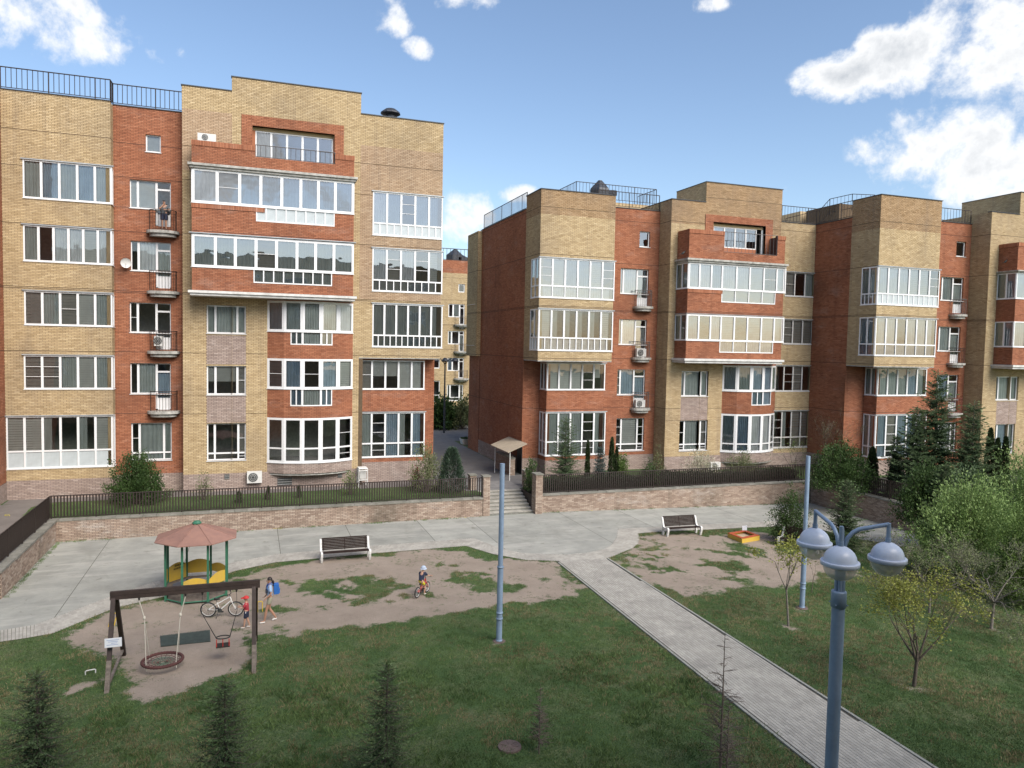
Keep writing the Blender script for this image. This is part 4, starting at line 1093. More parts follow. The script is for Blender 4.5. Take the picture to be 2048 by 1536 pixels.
plaza_poly = [(WL, 32.3), (WL, WY), (WR, WY), (WR, 32.3)] + pxw(R2_IN[::-1]) + pxw(RI_IN[::-1])[1:] + pxw(MI_IN[::-1])[1:] + pxw(PL_IN[::-1])[1:] + [(-24, 25.6), (-24, 32.3)]
def sheet(name, poly, dz, m, parent=None, zf=None, xs=(), tone=.5):
    """flat sheet following the fall of the ground, cut at every metre so it bends with it"""
    bm = bmesh.new()
    vs = [bm.verts.new((x, y, 0)) for x, y in poly]
    bm.faces.new(vs)
    bmesh.ops.triangulate(bm, faces=bm.faces[:])
    xa, xb = min(p[0] for p in poly), max(p[0] for p in poly)
    for x in [17] + list(range(20, 44, 4)):
        if xa < x < xb: bmesh.ops.bisect_plane(bm, geom=bm.verts[:] + bm.edges[:] + bm.faces[:], plane_co=(x, 0, 0), plane_no=(1, 0, 0))
    for v in bm.verts: v.co.z = (gzf(v.co.x) if zf is None else zf) + dz
    bmesh.ops.recalc_face_normals(bm, faces=bm.faces[:])
    if bm.faces and sum(f.normal.z for f in bm.faces) < 0: bmesh.ops.reverse_faces(bm, faces=bm.faces[:])
    me = bpy.data.meshes.new(name); bm.to_mesh(me); bm.free(); me.materials.append(m)
    a = me.attributes.new('tone', 'FLOAT', 'FACE'); a.data.foreach_set('value', np.full(len(me.polygons), tone, dtype=np.float32))
    return link(bpy.data.objects.new(name, me), parent)
def clipx(poly, x0, x1):
    for sgn, c in ((1, x0), (-1, x1)):
        out = []
        for i in range(len(poly)):
            a, b = poly[i], poly[(i + 1) % len(poly)]
            ia, ib = sgn * (a[0] - c) >= 0, sgn * (b[0] - c) >= 0
            if ia: out.append(a)
            if ia != ib:
                t = (c - a[0]) / (b[0] - a[0]); out.append((c, a[1] + t * (b[1] - a[1])))
        poly = out
        if len(poly) < 3: return []
    return poly
# far ground
q = MB(); q.quad((-500, -200, -1.1), (900, -200, -1.1), (900, 1200, -1.1), (-500, 1200, -1.1), M['turf']); o = q.build('ground'); o['kind'] = 'structure'
# dirt patches, traced in the picture and laid on the ground
A1 = pxw([(128, 1262), (180, 1238), (235, 1216), (330, 1200), (440, 1190), (455, 1150), (560, 1135), (640, 1118), (745, 1112), (910, 1096), (1000, 1112), (1105, 1124), (1165, 1165), (1150, 1192), (1060, 1212), (900, 1224), (780, 1243), (640, 1262), (525, 1285), (505, 1335), (420, 1360), (300, 1412), (255, 1370), (225, 1320), (190, 1302)])
A2 = pxw([(1280, 1072), (1400, 1066), (1520, 1060), (1600, 1085), (1680, 1120), (1725, 1145), (1600, 1168), (1480, 1180), (1370, 1188), (1290, 1160), (1232, 1132), (1245, 1106)])
A3 = pxw([(95, 1398), (150, 1368), (235, 1340), (240, 1352), (160, 1380), (110, 1405)])
path_l = [(1112, 1122), (1630, 1536)]; path_r = [(1215, 1117), (1870, 1536)]
pl = [np.array(GG(*p)[:2]) for p in path_l]; pr = [np.array(GG(*p)[:2]) for p in path_r]
def ext(a, b, y): t = (y - a[1]) / (b[1] - a[1]); return a + (b - a) * t
path_poly = [tuple(pl[0]), tuple(ext(pl[0], pl[1], 4.0)), tuple(ext(pr[0], pr[1], 4.0)), tuple(pr[0])]
gx_ = np.arange(-40, 50.01, .2); gy_ = np.arange(-1.0, 41.61, .2)
GX, GY = np.meshgrid(gx_, gy_)
def dirtf(x, y):
    n1_ = fbm(x * .55, y * .55, 5) - .5; n2_ = fbm(x * 2.1 + 40, y * 2.1, 4) - .5
    d1 = sdist(x, y, A1); d2 = sdist(x, y, A2); d3 = sdist(x, y, A3)
    f = np.maximum(np.maximum(np.clip(d1 / .8 + .5, 0, 1.25), np.clip(d2 / .9 + .5, 0, 1.15)), np.clip(d3 / .35 + .4, 0, 1))
    f = f - np.clip((fbm(x * .42 + 9, y * .42 + 4, 4) - .56) * 7, 0, .95) * (f > 0) * (1 - .6 * np.exp(-(((x + 2.2) / 3) ** 2 + ((y - 24.5) / 2.2) ** 2)))
    for (px_, rx_, ry_, am) in (((592, 1165), 1.3, 1.9, .62), ((700, 1188), 1.1, .7, .75), ((640, 1215), .9, .6, .5), ((890, 1152), 1.3, .6, .6), ((860, 1190), 1.5, .5, .75), ((850, 1212), 1.0, .4, .65),
                                 ((960, 1160), .9, .8, .6), ((960, 1108), 1.4, .7, .6), ((1300, 1112), 1.2, 1.5, .6), ((1425, 1130), 1.4, .8, .7), ((1340, 1140), 1.0, .7, .6), ((1480, 1160), 1.6, 1.0, .5), ((1120, 1165), .8, .9, .5), ((300, 1248), .8, .4, .6), ((400, 1120), 1.0, .5, .5), ((1420, 1092), .9, .35, .6), ((470, 1375), .7, .5, .6)):
        a, b_ = GG(*px_)[:2]; f = f - am * np.exp(-((x - a) / rx_) ** 2 - ((y - b_) / ry_) ** 2) * np.clip((fbm(x * 2.4 + 5, y * 2.4 + 1, 4) - .40) * 7, 0, 1.5)
    f = np.where(f > .02, f + n1_ * 1.15 + n2_ * 1.5, f + np.clip(n2_ * .6, 0, .2))
    dp = sdist(x, y, path_poly); f = np.where((dp < 0) & (dp > -.35), f + .38 * (1 + dp / .35), f)
    for px_ in ((1608, 1218), (1577, 1254), (1000, 1284), (1830, 1372), (1985, 1256)):
        a, b_ = GG(*px_)[:2]; f = f + (.38 + n2_ * 1.2) * np.exp(-((x - a) ** 2 + (y - b_) ** 2) / .25)
    return np.clip(f, 0, 1)
DF = dirtf(GX, GY)
ZG = gz(GX) + (fbm(GX * .35, GY * .35, 3) - .5) * .10 * (1 - np.clip((GY - 28) / 5, 0, 1)) * np.clip((-sdist(GX, GY, path_poly)) / 1.0, 0, 1) - .012
nxg, nyg = len(gx_), len(gy_)
Vg = np.stack([GX.ravel(), GY.ravel(), ZG.ravel()], 1)
ii = np.arange(nxg * nyg).reshape(nyg, nxg)
Fg = np.stack([ii[:-1, :-1].ravel(), ii[:-1, 1:].ravel(), ii[1:, 1:].ravel(), ii[1:, :-1].ravel()], 1)
me = mesh_np('lawn', Vg, Fg, M['lawn'])
a = me.attributes.new('dirt', 'FLOAT', 'POINT'); a.data.foreach_set('value', DF.ravel().astype(np.float32))
me.polygons.foreach_set('use_smooth', np.ones(len(Fg), bool))
lawn = link(bpy.data.objects.new('lawn', me)); lawn['kind'] = 'structure'
# concrete plaza of separate slabs
bed = sheet('pavement', plaza_poly, .004, M['joint']); bed['kind'] = 'structure'
jx = [-24, -18, -12] + sorted(GG(*p)[0] for p in ((205, 1100), (380, 1090), (558, 1085), (700, 1070), (850, 1060), (975, 1070), (1210, 1078), (1265, 1035), (1375, 1035), (1470, 1030))) + [33, 36.3]
g = random.Random(3)
for a_, b_ in zip(jx, jx[1:]):
    pp = clipx(plaza_poly, a_ + .012, b_ - .012)
    if len(pp) > 2: sheet('slab', pp, .016, M['concrete'], bed, tone=g.random())
# paving bricks: path, and the band round the plaza
pav = sheet('footpath', path_poly, .004, M['joint']); pav['kind'] = 'structure'
PV = []      # centre x, y, angle, length, width
y = 31.6; k = 0
dxl = (pl[1] - pl[0]) / (pl[1][1] - pl[0][1]); ang = math.atan2(dxl[1], dxl[0]) if dxl[1] > 0 else math.atan2(-dxl[1], -dxl[0])
Wp = abs(pr[0][0] - pl[0][0]); rows = int((Wp + .05) / .105)
for i in range(-1, rows + 2):
    off = (i % 2) * .105 + g.uniform(-.01, .01)
    y = 4.2 + off
    while y < 31.75:
        xl_ = ext(pl[0], pl[1], y)[0]; xr_ = ext(pr[0], pr[1], y)[0]
        x = xl_ + .06 + i * .1055
        if xl_ + .1 < x < xr_ - .1: PV.append((x, y, ang, .2065, .094))
        y += .2085
def band(inn, out, along=True):
    a = [np.array(p) for p in pxw(inn)]; b = [np.array(p) for p in pxw(out)]
    def at(L, t):
        s = [0]
        for p, q_ in zip(L, L[1:]): s.append(s[-1] + np.linalg.norm(q_ - p))
        d = t * s[-1]; j = max(0, min(len(L) - 2, int(np.searchsorted(s, d)) - 1))
        return L[j] + (L[j + 1] - L[j]) * (d - s[j]) / (s[j + 1] - s[j]), s[-1]
    Lm = (at(a, 0)[1] + at(b, 0)[1]) / 2
    st, wd = (.1055, .2085) if along else (.2085, .1055)
    k = int(Lm / st)
    for i in range(k):
        p = at(a, (i + .5) / k)[0]; q_ = at(b, (i + .5) / k)[0]
        W_ = np.linalg.norm(q_ - p); d = (q_ - p) / W_; m_ = max(1, int(W_ / wd)); o_ = (i % 2) * wd / 2 * 0
        stp = W_ / m_
        for j in range(m_):
            c = p + d * (stp * (j + .5))
            if along: PV.append((c[0], c[1], math.atan2(d[1], d[0]), stp - .011, .094))
            else: PV.append((c[0], c[1], math.atan2(d[1], d[0]) + PI / 2, .197, stp - .011))
band(PL_IN, PL_OUT); band(MI_IN, MI_OUT); band(RI_IN, RI_OUT, False); band(R2_IN, R2_OUT)
for a_, b_ in ((PL_IN, PL_OUT), (MI_IN, MI_OUT), (RI_IN, RI_OUT), (R2_IN, R2_OUT)):
    for i in range(len(a_) - 1):
        o = sheet('bedding', pxw([a_[i], a_[i + 1], b_[i + 1], b_[i]]), .003, M['joint'], pav)
dist_ = [math.hypot(p[0], p[1]) for p in PV]
order = np.argsort(dist_)
vis = [i for i in order if PV[i][1] > 13.6 and PV[i][0] > 12.4][:300]
visset = set(vis)
pvm = []
for t in range(6):
    q = MB(); q.box((-.5, -.5, 0), (.5, .5, 1), M['paver'], t / 5); pvm.append(q.mesh('paver'))
def pz(x): return gzf(x) + .003
for i in vis:
    x, y, a_, l_, w_ = PV[i]
    link(bpy.data.objects.new('paver', g.choice(pvm)), pav, Matrix.Translation((x, y, pz(x))) @ Matrix.Rotation(a_, 4, 'Z') @ Matrix.Diagonal((l_, w_, .016 + g.uniform(-.001, .001), 1)))
Vp = []; Fp = []; Tp = []
for i, (x, y, a_, l_, w_) in enumerate(PV):
    if i in visset: continue
    c, s_ = math.cos(a_), math.sin(a_); z0 = pz(x); z1 = z0 + .016 + g.uniform(-.001, .001); o_ = len(Vp)
    for zz_ in (z0, z1):
        for u_, v_ in ((-l_ / 2, -w_ / 2), (l_ / 2, -w_ / 2), (l_ / 2, w_ / 2), (-l_ / 2, w_ / 2)):
            Vp.append((x + u_ * c - v_ * s_, y + u_ * s_ + v_ * c, zz_))
    Fp += [(o_ + 4, o_ + 5, o_ + 6, o_ + 7), (o_, o_ + 1, o_ + 5, o_ + 4), (o_ + 1, o_ + 2, o_ + 6, o_ + 5), (o_ + 2, o_ + 3, o_ + 7, o_ + 6), (o_ + 3, o_, o_ + 4, o_ + 7)]
    Tp += [g.random()] * 5
o = link(bpy.data.objects.new('pavers', mesh_np('pavers', Vp, Fp, M['paver'], Tp)), pav); o['kind'] = 'stuff'
# kerb stones along both sides of the path
for side, L_ in (('l', pl), ('r', pr)):
    sx = -1 if side == 'l' else 1
    y = 5.0
    kb = MB(); kb.box((-.04, 0, -.05), (.04, .98, .035), M['concrete']); km = kb.mesh('kerbstone')
    aa = math.atan2(L_[0][1] - L_[1][1], L_[0][0] - L_[1][0]) - PI / 2
    while y < 31.0:
        p = ext(L_[0], L_[1], y); link(bpy.data.objects.new('kerbstone', km), pav, Matrix.Translation((p[0] + sx * -.01, y, pz(p[0]))) @ Matrix.Rotation(aa, 4, 'Z')); y += 1.0

# ------------------------------------------------------------------ terrace in front of the houses
ter = MB()
for poly in ([(-60, 41.0), (13.2, 41.0), (13.2, 43.2), (16.2, 43.2), (16.2, 41.0), (36.5, 41.0), (36.5, 32.4), (120, 32.4), (120, 64), (-60, 64)], [(-60, 20), (-9.4, 20), (-9.4, 41.0), (-60, 41.0)]):
    pass
tp_ = [sheet('terrace', p, 0, M['turf'], zf=TZ) for p in ([(-60, 41.0), (13.2, 41.0), (13.2, 130), (-60, 130)], [(16.2, 41.0), (36.6, 41.0), (36.6, 130), (16.2, 130)], [(13.2, 43.3), (16.2, 43.3), (16.2, 130), (13.2, 130)],
      [(36.6, 32.4), (160, 32.4), (160, 130), (36.6, 130)], [(-60, 32.4), (-9.35, 32.4), (-9.35, 41.0), (-60, 41.0)])]
for o in tp_: o['kind'] = 'structure'
b = bmesh.new()
bank = MB(); bank.add([(36.3, 32.4, TZ), (160, 32.4, TZ), (160, 29, -.9), (36.3, 29, -.7)], [(0, 3, 2, 1)], M['turf']); bank.add([(-60, 32.4, TZ), (-9.4, 32.4, TZ), (-9.4, 29.2, .01), (-60, 29.2, .01)], [(0, 3, 2, 1)], M['turf']); o = bank.build('bank'); o['kind'] = 'structure'
M['soil'] = mat('dark planted soil', (.045, .042, .032), .95, var=.4, scale=6, bump=.6)
so_ = sheet('planting_bed', [(16.9, 41.05), (36.5, 41.05), (36.5, 45.9), (16.9, 45.9)], .01, M['soil'], zf=TZ); so_['kind'] = 'structure'
so_ = sheet('planting_bed', [(36.6, 32.4), (60, 32.4), (60, 41.0), (36.6, 41.0)], .01, M['soil'], zf=TZ); so_['kind'] = 'structure'
def tpx(L): return [G(a, b_, TZ) for a, b_ in L]
dr = sheet('driveway', [(11.6, 43.6), (17.7, 43.6), (17.7, 66), (40, 66), (40, 78), (-20, 78), (-20, 66), (11.6, 66)], .006, M['asph'], zf=TZ); dr['kind'] = 'structure'
M['blindarea'] = mat('pale asphalt strip', (.17, .155, .145), .9, var=.15, scale=1.5, bump=.3)
ba = sheet('footway', [(-12.4, 45.5), (XE, 45.5), (11.6, 43.6), (11.55, 48), (-12.4, 46.6)], .008, M['blindarea'], zf=TZ); ba['kind'] = 'structure'
ba = sheet('footway', tpx([(0, 1082), (30, 1050), (62, 1015), (110, 1002)]) + [(-12.3, 45.4), (-14, 45.4), (-14, 38)], .007, M['blindarea'], zf=TZ); ba['kind'] = 'structure'
sb = sheet('footway', [(12.4, 43.25), (16.1, 43.25), (16.1, 46), (12.4, 46)], .012, mat('grey paving', (.20, .195, .19), .9, var=.2, scale=2), zf=TZ); sb['kind'] = 'structure'

stained(M['paver'], (.22, .21, .185), .5, .7, .5, (.6, .4, 1))
# ------------------------------------------------------------------ retaining walls, fences and stairs
def nearest_bricks(parent, R, O, u, n, m, count, D, seed):
    """the bricks that show largest are objects of their own, the rest one joined part"""
    O3 = np.array(O, float); u3 = np.array((*u[:2], 0)); n3 = np.array((*n[:2], 0))
    c = O3 + np.outer((R[:, 0] + R[:, 1]) / 2, u3); c[:, 2] += (R[:, 2] + R[:, 3]) / 2
    d = np.linalg.norm(c - np.array([0, 0, CAMH]), axis=1)
    px = (c - np.array([0, 0, CAMH])) @ MR.T; inside = (px[:, 2] > 0) & (abs(px[:, 0] / px[:, 2]) < 1030 / FPX)
    d = np.where(inside, d, d + 500) - (R[:, 1] - R[:, 0]) * 5
    o = np.argsort(d); near = o[:count]; far = o[count:]
    ms = []
    for t in range(7):
        q = MB(); q.add([(0, 0, 0), (1, 0, 0), (1, 0, 1), (0, 0, 1), (0, 1, 0), (1, 1, 0), (1, 1, 1), (0, 1, 1)], [(4, 5, 6, 7), (0, 1, 5, 4), (1, 2, 6, 5), (2, 3, 7, 6), (3, 0, 4, 7), (0, 3, 2, 1)], m, .12 + t * .125); ms.append(q.mesh('brick'))
    g = random.Random(seed)
    for i in near:
        xa, xb, za, zb = R[i]
        p = O3 + u3 * xa; dd = D + g.uniform(-.004, .005)
        mw = Matrix(((u[0] * (xb - xa), n[0] * dd, 0, p[0]), (u[1] * (xb - xa), n[1] * dd, 0, p[1]), (0, 0, zb - za, O[2] + za), (0, 0, 0, 1)))
        link(bpy.data.objects.new('brick', g.choice(ms)), parent, mw)
    if len(far):
        me = boxes_mesh('brickwork', R[far], O, u, n, m, D=D, seed=seed, jit=.004)
        q = link(bpy.data.objects.new('brickwork', me), parent); q['kind'] = 'stuff'
def garden_wall(name, label, runs, cop, thick=.36, count=300, loc=(0, 0, 0)):
    W = thing(name, label, 'wall', loc)
    for (O, u, n, x0, x1, zb, zt, cnt) in runs:
        b = MB(); b.fbox(O, u, n, x0, x1, zb, zt, -thick, 0, M['gbj']); b.build('core', W)
        R = brick_arrays(O, u, n, x0, x1, zb, zt, L=.262, Hc=.079, J=.014, zref=zt)
        nearest_bricks(W, R, O, u, n, M['gb'], cnt, .014, abs(int(x0 * 10)) + 7)
    for (O, u, n, x0, x1, z, w_in, w_out) in cop:
        k = max(1, int(round((x1 - x0) / .62))); s = (x1 - x0) / k
        for i in range(k):
            b = MB(); t = rnd.random()
            b.fbox(O, u, n, x0 + i * s + .008, x0 + (i + 1) * s - .008, z + rnd.uniform(-.006, .006), z + .085 + rnd.uniform(-.006, .008), -w_in, w_out + rnd.uniform(-.012, .012), M['coping'], t)
            b.build('coping_slab', W)
    return W
zc_ = 1.02
PX0, PX1 = P(966, 1000, WY)[0], P(978, 1000, WY)[0]
garden_wall('garden_wall', 'low brick retaining wall behind the round pavilion with mossy concrete coping', [((0, WY, 0), FU, FN, WL, PX0, -.1, zc_, 300)], [((0, WY, 0), FU, FN, WL - .5, PX0, zc_, .4, .05)], loc=(0, WY, 0))
garden_wall('garden_wall', 'short brick wall coming forward at the left edge of the plaza', [((WL, 0, 0), (0, 1), (1, 0), 32.3, WY - .02, -.1, zc_, 290), ((0, 32.3, 0), FU, FN, WL - .5, WL, -.1, zc_, 10)], [((WL, 0, 0), (0, 1), (1, 0), 32.25, WY - .05, zc_, .55, .05)], thick=.5, loc=(WL, 32.3, 0))
RP0, RP1 = P(1072, 1000, WY - .3)[0], P(1086, 1000, WY - .3)[0]
garden_wall('garden_wall', 'long brick retaining wall right of the stairs with pale salt stains', [((0, WY, 0), FU, FN, RP1, WR, -.6, zc_, 300)], [((0, WY, 0), FU, FN, RP1, WR + .45, zc_, .4, .05)], loc=(20, WY, 0))
garden_wall('garden_wall', 'brick wall returning toward the bushes at the right end of the plaza', [((WR, 0, 0), (0, 1), (-1, 0), 32.2, WY - .05, -.75, zc_, 290), ((0, 32.2, 0), FU, FN, WR, WR + .5, -.75, zc_, 10)], [((WR, 0, 0), (0, 1), (-1, 0), 32.15, WY - .05, zc_, .5, .05)], thick=.5, loc=(WR, 32.2, 0))
# gate pillars
def pillar(label, x0, x1, y0, y1, z0, z1):
    T = thing('brick_pillar', label, 'pillar', ((x0 + x1) / 2, (y0 + y1) / 2, z0))
    b = MB(); b.box((x0 + .015, y0 + .015, z0), (x1 - .015, y1 - .015, z1), M['gbj']); b.build('core', T)
    for O, u, n, a, c in (((0, y0 + .015, 0), FU, FN, x0, x1), ((x0 + .015, 0, 0), (0, 1), (-1, 0), y0, y1), ((x1 - .015, 0, 0), (0, 1), (1, 0), y0, y1)):
        R = brick_arrays(O, u, n, a, c, z0, z1, L=.25, Hc=.079, J=.014, zref=z1)
        nearest_bricks(T, R, O, u, n, M['gb'], 300, .015, abs(int(x0 * 7)) + 3)
    b = MB(); b.box((x0 - .04, y0 - .04, z1), (x1 + .04, y1 + .04, z1 + .07), M['coping'], .3); b.build('cap', T)
zpl = P(972, 952, WY - .1)[1]; zpr = P(1079, 948, WY - .3)[1]
pillar('brick gate pillar left of the stairs, carrying the end of the fence', PX0, PX0 + .4, WY - .06, WY + .4, -.05, zpl - .07)
pillar('brick gate pillar right of the stairs, beside the long garden wall', RP0 - .02, RP1 - .03, WY - .3, WY + .35, -.05, zpr - .07)
pillar('stub of brick wall with stepped cap left of the stairs, further back', 12.7, 13.1, 43.4, 43.9, TZ, 1.9)
pillar('short brick post at the top right end of the stairs', 16.35, 16.75, 43.6, 44.1, TZ, 2.0)
# stairs
T = thing('stairs', 'flight of worn paved steps climbing between two brick pillars', 'stairs', (14.7, 41, 0))
ns = 7
M['step'] = mat('worn stair paving', (.27, .265, .245), .9, col2=(.14, .14, .125), scale=5, bump=.4)
for i in range(ns):
    y0 = WY + .15 + i * .35; z1 = (i + 1) * TZ / ns
    b = MB(); b.box((PX0 + .4, y0, z1 - TZ / ns - .02), (RP0 + .0, WY + .15 + ns * .35 + .2, z1 - .045), M['step'], .3)
    k = 9; wd_ = (RP0 - PX0 - .4) / k
    st_ = b.build('step', T)
    for j in range(k):
        q = MB(); q.box((PX0 + .4 + j * wd_ + .006, y0 - .025, z1 - .05), (PX0 + .4 + (j + 1) * wd_ - .006, y0 + .36, z1 + rnd.uniform(-.004, .004)), M['paver'], rnd.random()); q.build('tile', st_)
for x in (PX0 + .3, RP0 + .05):
    b = MB(); b.box((x, WY + .3, -.05), (x + .12, 43.35, TZ - .02), M['gbj']); b.build('side', T)
# fences
def fence(label, pts, sp=.138, h=1.12):
    T = thing('iron_fence', label, 'fence', pts[0])
    key = ('fence', h)
    q = MB(); q.box((-.030, -.016, .07), (.030, .016, h), M['iron']); bx = q.mesh('bar')
    q = MB(); q.box((-.016, -.030, .07), (.016, .030, h), M['iron']); by = q.mesh('bar')
    q = MB(); q.box((-.03, -.03, -.05), (.03, .03, h + .01), M['iron']); pm = q.mesh('post')
    for a, b_ in zip(pts, pts[1:]):
        a, b_ = Vector(a), Vector(b_); alongx = abs(b_.x - a.x) > abs(b_.y - a.y)
        r = MB(); r.tube([a + Vector((0, 0, h)), b_ + Vector((0, 0, h))], .026, M['iron'], 4); r.build('rail', T)
        r = MB(); r.tube([a + Vector((0, 0, .08)), b_ + Vector((0, 0, .08))], .022, M['iron'], 4); r.build('rail', T)
        k = int((b_ - a).length / sp)
        for i in range(k + 1):
            p = a + (b_ - a) * (i / k)
            link(bpy.data.objects.new('post', pm) if i % 14 == 0 else bpy.data.objects.new('bar', bx if alongx else by), T, Matrix.Translation(p))
    return T
zf_ = 1.1
fence('dark brown bar fence on the wall behind the round pavilion', [(WL - .25, WY + .28, zf_), (PX0, WY + .28, zf_)])
fence('dark brown bar fence running forward along the left edge of the picture', [(WL - .3, 32.4, zf_), (WL - .3, WY + .2, zf_)])
fence('dark brown bar fence on the long wall right of the stairs', [(RP1, WY + .28, zf_), (WR + .3, WY + .28, zf_)])
fence('dark brown bar fence on the returning wall in front of the spruces', [(WR + .3, 32.4, zf_), (WR + .3, WY + .2, zf_)])
fence('short dark fence closing the right side of the stairs', [(16.5, 41.2, TZ), (16.5, 43.7, TZ)])
T = thing('handrail', 'dark sloping iron handrail down the right side of the stairs', 'handrail', (16.1, 41, 0))
b = MB(); b.tube([(16.15, 43.4, TZ + .95), (16.15, 41.2, .85), (16.15, 41.0, .6), (16.15, 41.0, 0)], .028, M['iron'], 6); b.build('rail', T)
for y, z in ((43.2, TZ), (42.2, .6), (41.3, .2)):
    b = MB(); b.tube([(16.15, y, z), (16.15, y, z + .9)], .02, M['iron'], 5); b.build('post', T)
# ------------------------------------------------------------------ plants
def leafmat(name, c1, c2, trans=.25):
    m, n, l, b = newmat(name)
    b.inputs['Roughness'].default_value = .6; b.inputs['Specular IOR Level'].default_value = .3
    at = n.new('ShaderNodeAttribute'); at.attribute_name = 'tone'
    q = n.new('ShaderNodeMix'); q.data_type = 'RGBA'; q.inputs[6].default_value = rgba(c1); q.inputs[7].default_value = rgba(c2)
    l.new(at.outputs['Fac'], q.inputs[0]); l.new(q.outputs[2], b.inputs['Base Color'])
    if trans:
        o = n['Material Output']; t = n.new('ShaderNodeBsdfTranslucent'); l.new(q.outputs[2], t.inputs[0])
        mx_ = n.new('ShaderNodeMixShader'); mx_.inputs[0].default_value = trans
        l.new(b.outputs[0], mx_.inputs[1]); l.new(t.outputs[0], mx_.inputs[2]); l.new(mx_.outputs[0], o.inputs[0])
    return m
M['bark'] = mat('grey brown bark', (.11, .09, .075), .95, var=.3, scale=12)
M['barkl'] = mat('pale grey bark', (.17, .155, .135), .9, var=.3, scale=12)
M['barkd'] = mat('dead brown twigs', (.15, .12, .10), .95, var=.3, scale=12)
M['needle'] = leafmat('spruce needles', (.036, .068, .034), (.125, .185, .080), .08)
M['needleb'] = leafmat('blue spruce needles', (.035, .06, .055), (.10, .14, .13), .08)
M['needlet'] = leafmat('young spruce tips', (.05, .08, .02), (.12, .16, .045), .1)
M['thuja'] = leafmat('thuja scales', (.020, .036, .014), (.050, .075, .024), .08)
M['juniper'] = leafmat('juniper needles', (.03, .055, .035), (.085, .13, .085), .1)
M['leafg'] = leafmat('spring green leaves', (.055, .10, .025), (.15, .23, .055))
M['leafw'] = leafmat('fresh willow green leaves', (.115, .185, .055), (.26, .37, .13))
M['leafd'] = leafmat('dark green leaves', (.025, .055, .018), (.075, .13, .035))
M['leafy'] = leafmat('yellow green young leaves', (.17, .19, .035), (.36, .38, .09))
M['leafs'] = leafmat('tiny grey green buds', (.10, .125, .055), (.22, .25, .12))
M['leafr'] = leafmat('red leaves', (.16, .02, .03), (.34, .05, .07))
M['blossom'] = leafmat('white blossom', (.30, .30, .18), (.66, .64, .5))
M['yflower'] = leafmat('yellow flowers', (.45, .38, .02), (.65, .56, .05), 0)
def quads(pts, dirs, sides, L, Wd):
    """diamond faces at pts, long axis dirs, width axis sides"""
    pts = np.asarray(pts); n = len(pts)
    L = np.broadcast_to(L, (n,))[:, None]; Wd = np.broadcast_to(Wd, (n,))[:, None]
    V = np.stack([pts, pts + dirs * L * .5 + sides * Wd * .5, pts + dirs * L, pts + dirs * L * .5 - sides * Wd * .5], 1).reshape(-1, 3)
    return V, np.arange(4 * n).reshape(n, 4)
def rdirs(g, n):
    v = g.normal(size=(n, 3)); return v / np.linalg.norm(v, axis=1)[:, None]
def perp(g, d):
    r = rdirs(g, len(d)); s = np.cross(d, r); return s / (np.linalg.norm(s, axis=1)[:, None] + 1e-9)
def spruce_mesh(h, r, seed, m, den=1.0, bare=0.0, tw=.22, tipm=None, lean=0.0):
    g = np.random.default_rng(seed)
    P_ = []; D_ = []; L_ = []; T_ = []
    b = MB()
    b.tube([(0, 0, -.1), (0, 0, h * .5), (0, 0, h)], [h * .014 + .012, h * .008 + .008, .004], M['bark'], 6, cap=False)
    z = .10 * h; ph = 0
    while z < h * .965:
        t = (z - .1 * h) / (.9 * h)
        Rl = r * (1 - t) ** .75 * g.uniform(.72, 1.15) + .04
        nb = int(g.integers(6, 9)); ph += .6
        for k in range(nb):
            a = ph + 2 * PI * k / nb + g.uniform(-.25, .25); bl = Rl * g.uniform(.7, 1.12)
            el_ = .45 * t - .14 + g.uniform(-.16, .2); zb = z + g.uniform(-.5, .5) * max(.07, .055 * h)
            d0 = np.array([math.cos(a), math.sin(a)])
            ns_ = max(3, int(bl / .11 * den))
            pts = []
            for i in range(ns_ + 1):
                s = i / ns_
                pts.append((d0[0] * bl * s, d0[1] * bl * s, zb + bl * (el_ * s - .18 * s * (1 - s) + .10 * s * s)))
            b.tube([pts[0], pts[len(pts) // 2], pts[-1]], [.012 * (1 - t) + .004, .006, .002], M['bark'], 3, cap=False)
            for i in range(1, ns_ + 1):
                s = i / ns_; p = np.array(pts[i])
                if bare and g.random() < bare: continue
                wl = tw * (1.15 - s * .75) * (.6 + .6 * (1 - t)) * g.uniform(.7, 1.25)
                for sg in (-1, 1):
                    aa = a + sg * g.uniform(.7, 1.15)
                    d = np.array([math.cos(aa), math.sin(aa), g.uniform(-.55, .3)]); d /= np.linalg.norm(d)
                    for q_ in range(3):
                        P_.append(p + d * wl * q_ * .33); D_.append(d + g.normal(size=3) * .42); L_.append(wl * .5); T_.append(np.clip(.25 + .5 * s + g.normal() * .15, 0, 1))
            d = np.array([d0[0], d0[1], .15]); P_.append(np.array(pts[-1])); D_.append(d); L_.append(tw * .7); T_.append(.9)
        z += max(.07, .055 * h * (1 - .5 * t) / max(den, .6))
    for i in range(14): P_.append(np.array([0, 0, h * (.9 + .1 * i / 14)])); D_.append(np.array([g.normal() * .4, g.normal() * .4, 1.0])); L_.append(.12); T_.append(1.0)
    P_ = np.array(P_); D_ = np.array(D_); D_ /= np.linalg.norm(D_, axis=1)[:, None]
    S_ = perp(g, D_); L_ = np.array(L_)
    V, F = quads(P_, D_, S_, L_, L_ * .36)
    V2, F2 = quads(P_, D_, np.cross(D_, S_), L_, L_ * .36)
    V = np.concatenate([V, V2]); F = np.concatenate([F, F2 + len(P_) * 4]); T = np.concatenate([T_, T_])
    return b.mesh('trunk'), mesh_np('crown', V, F, m, T)
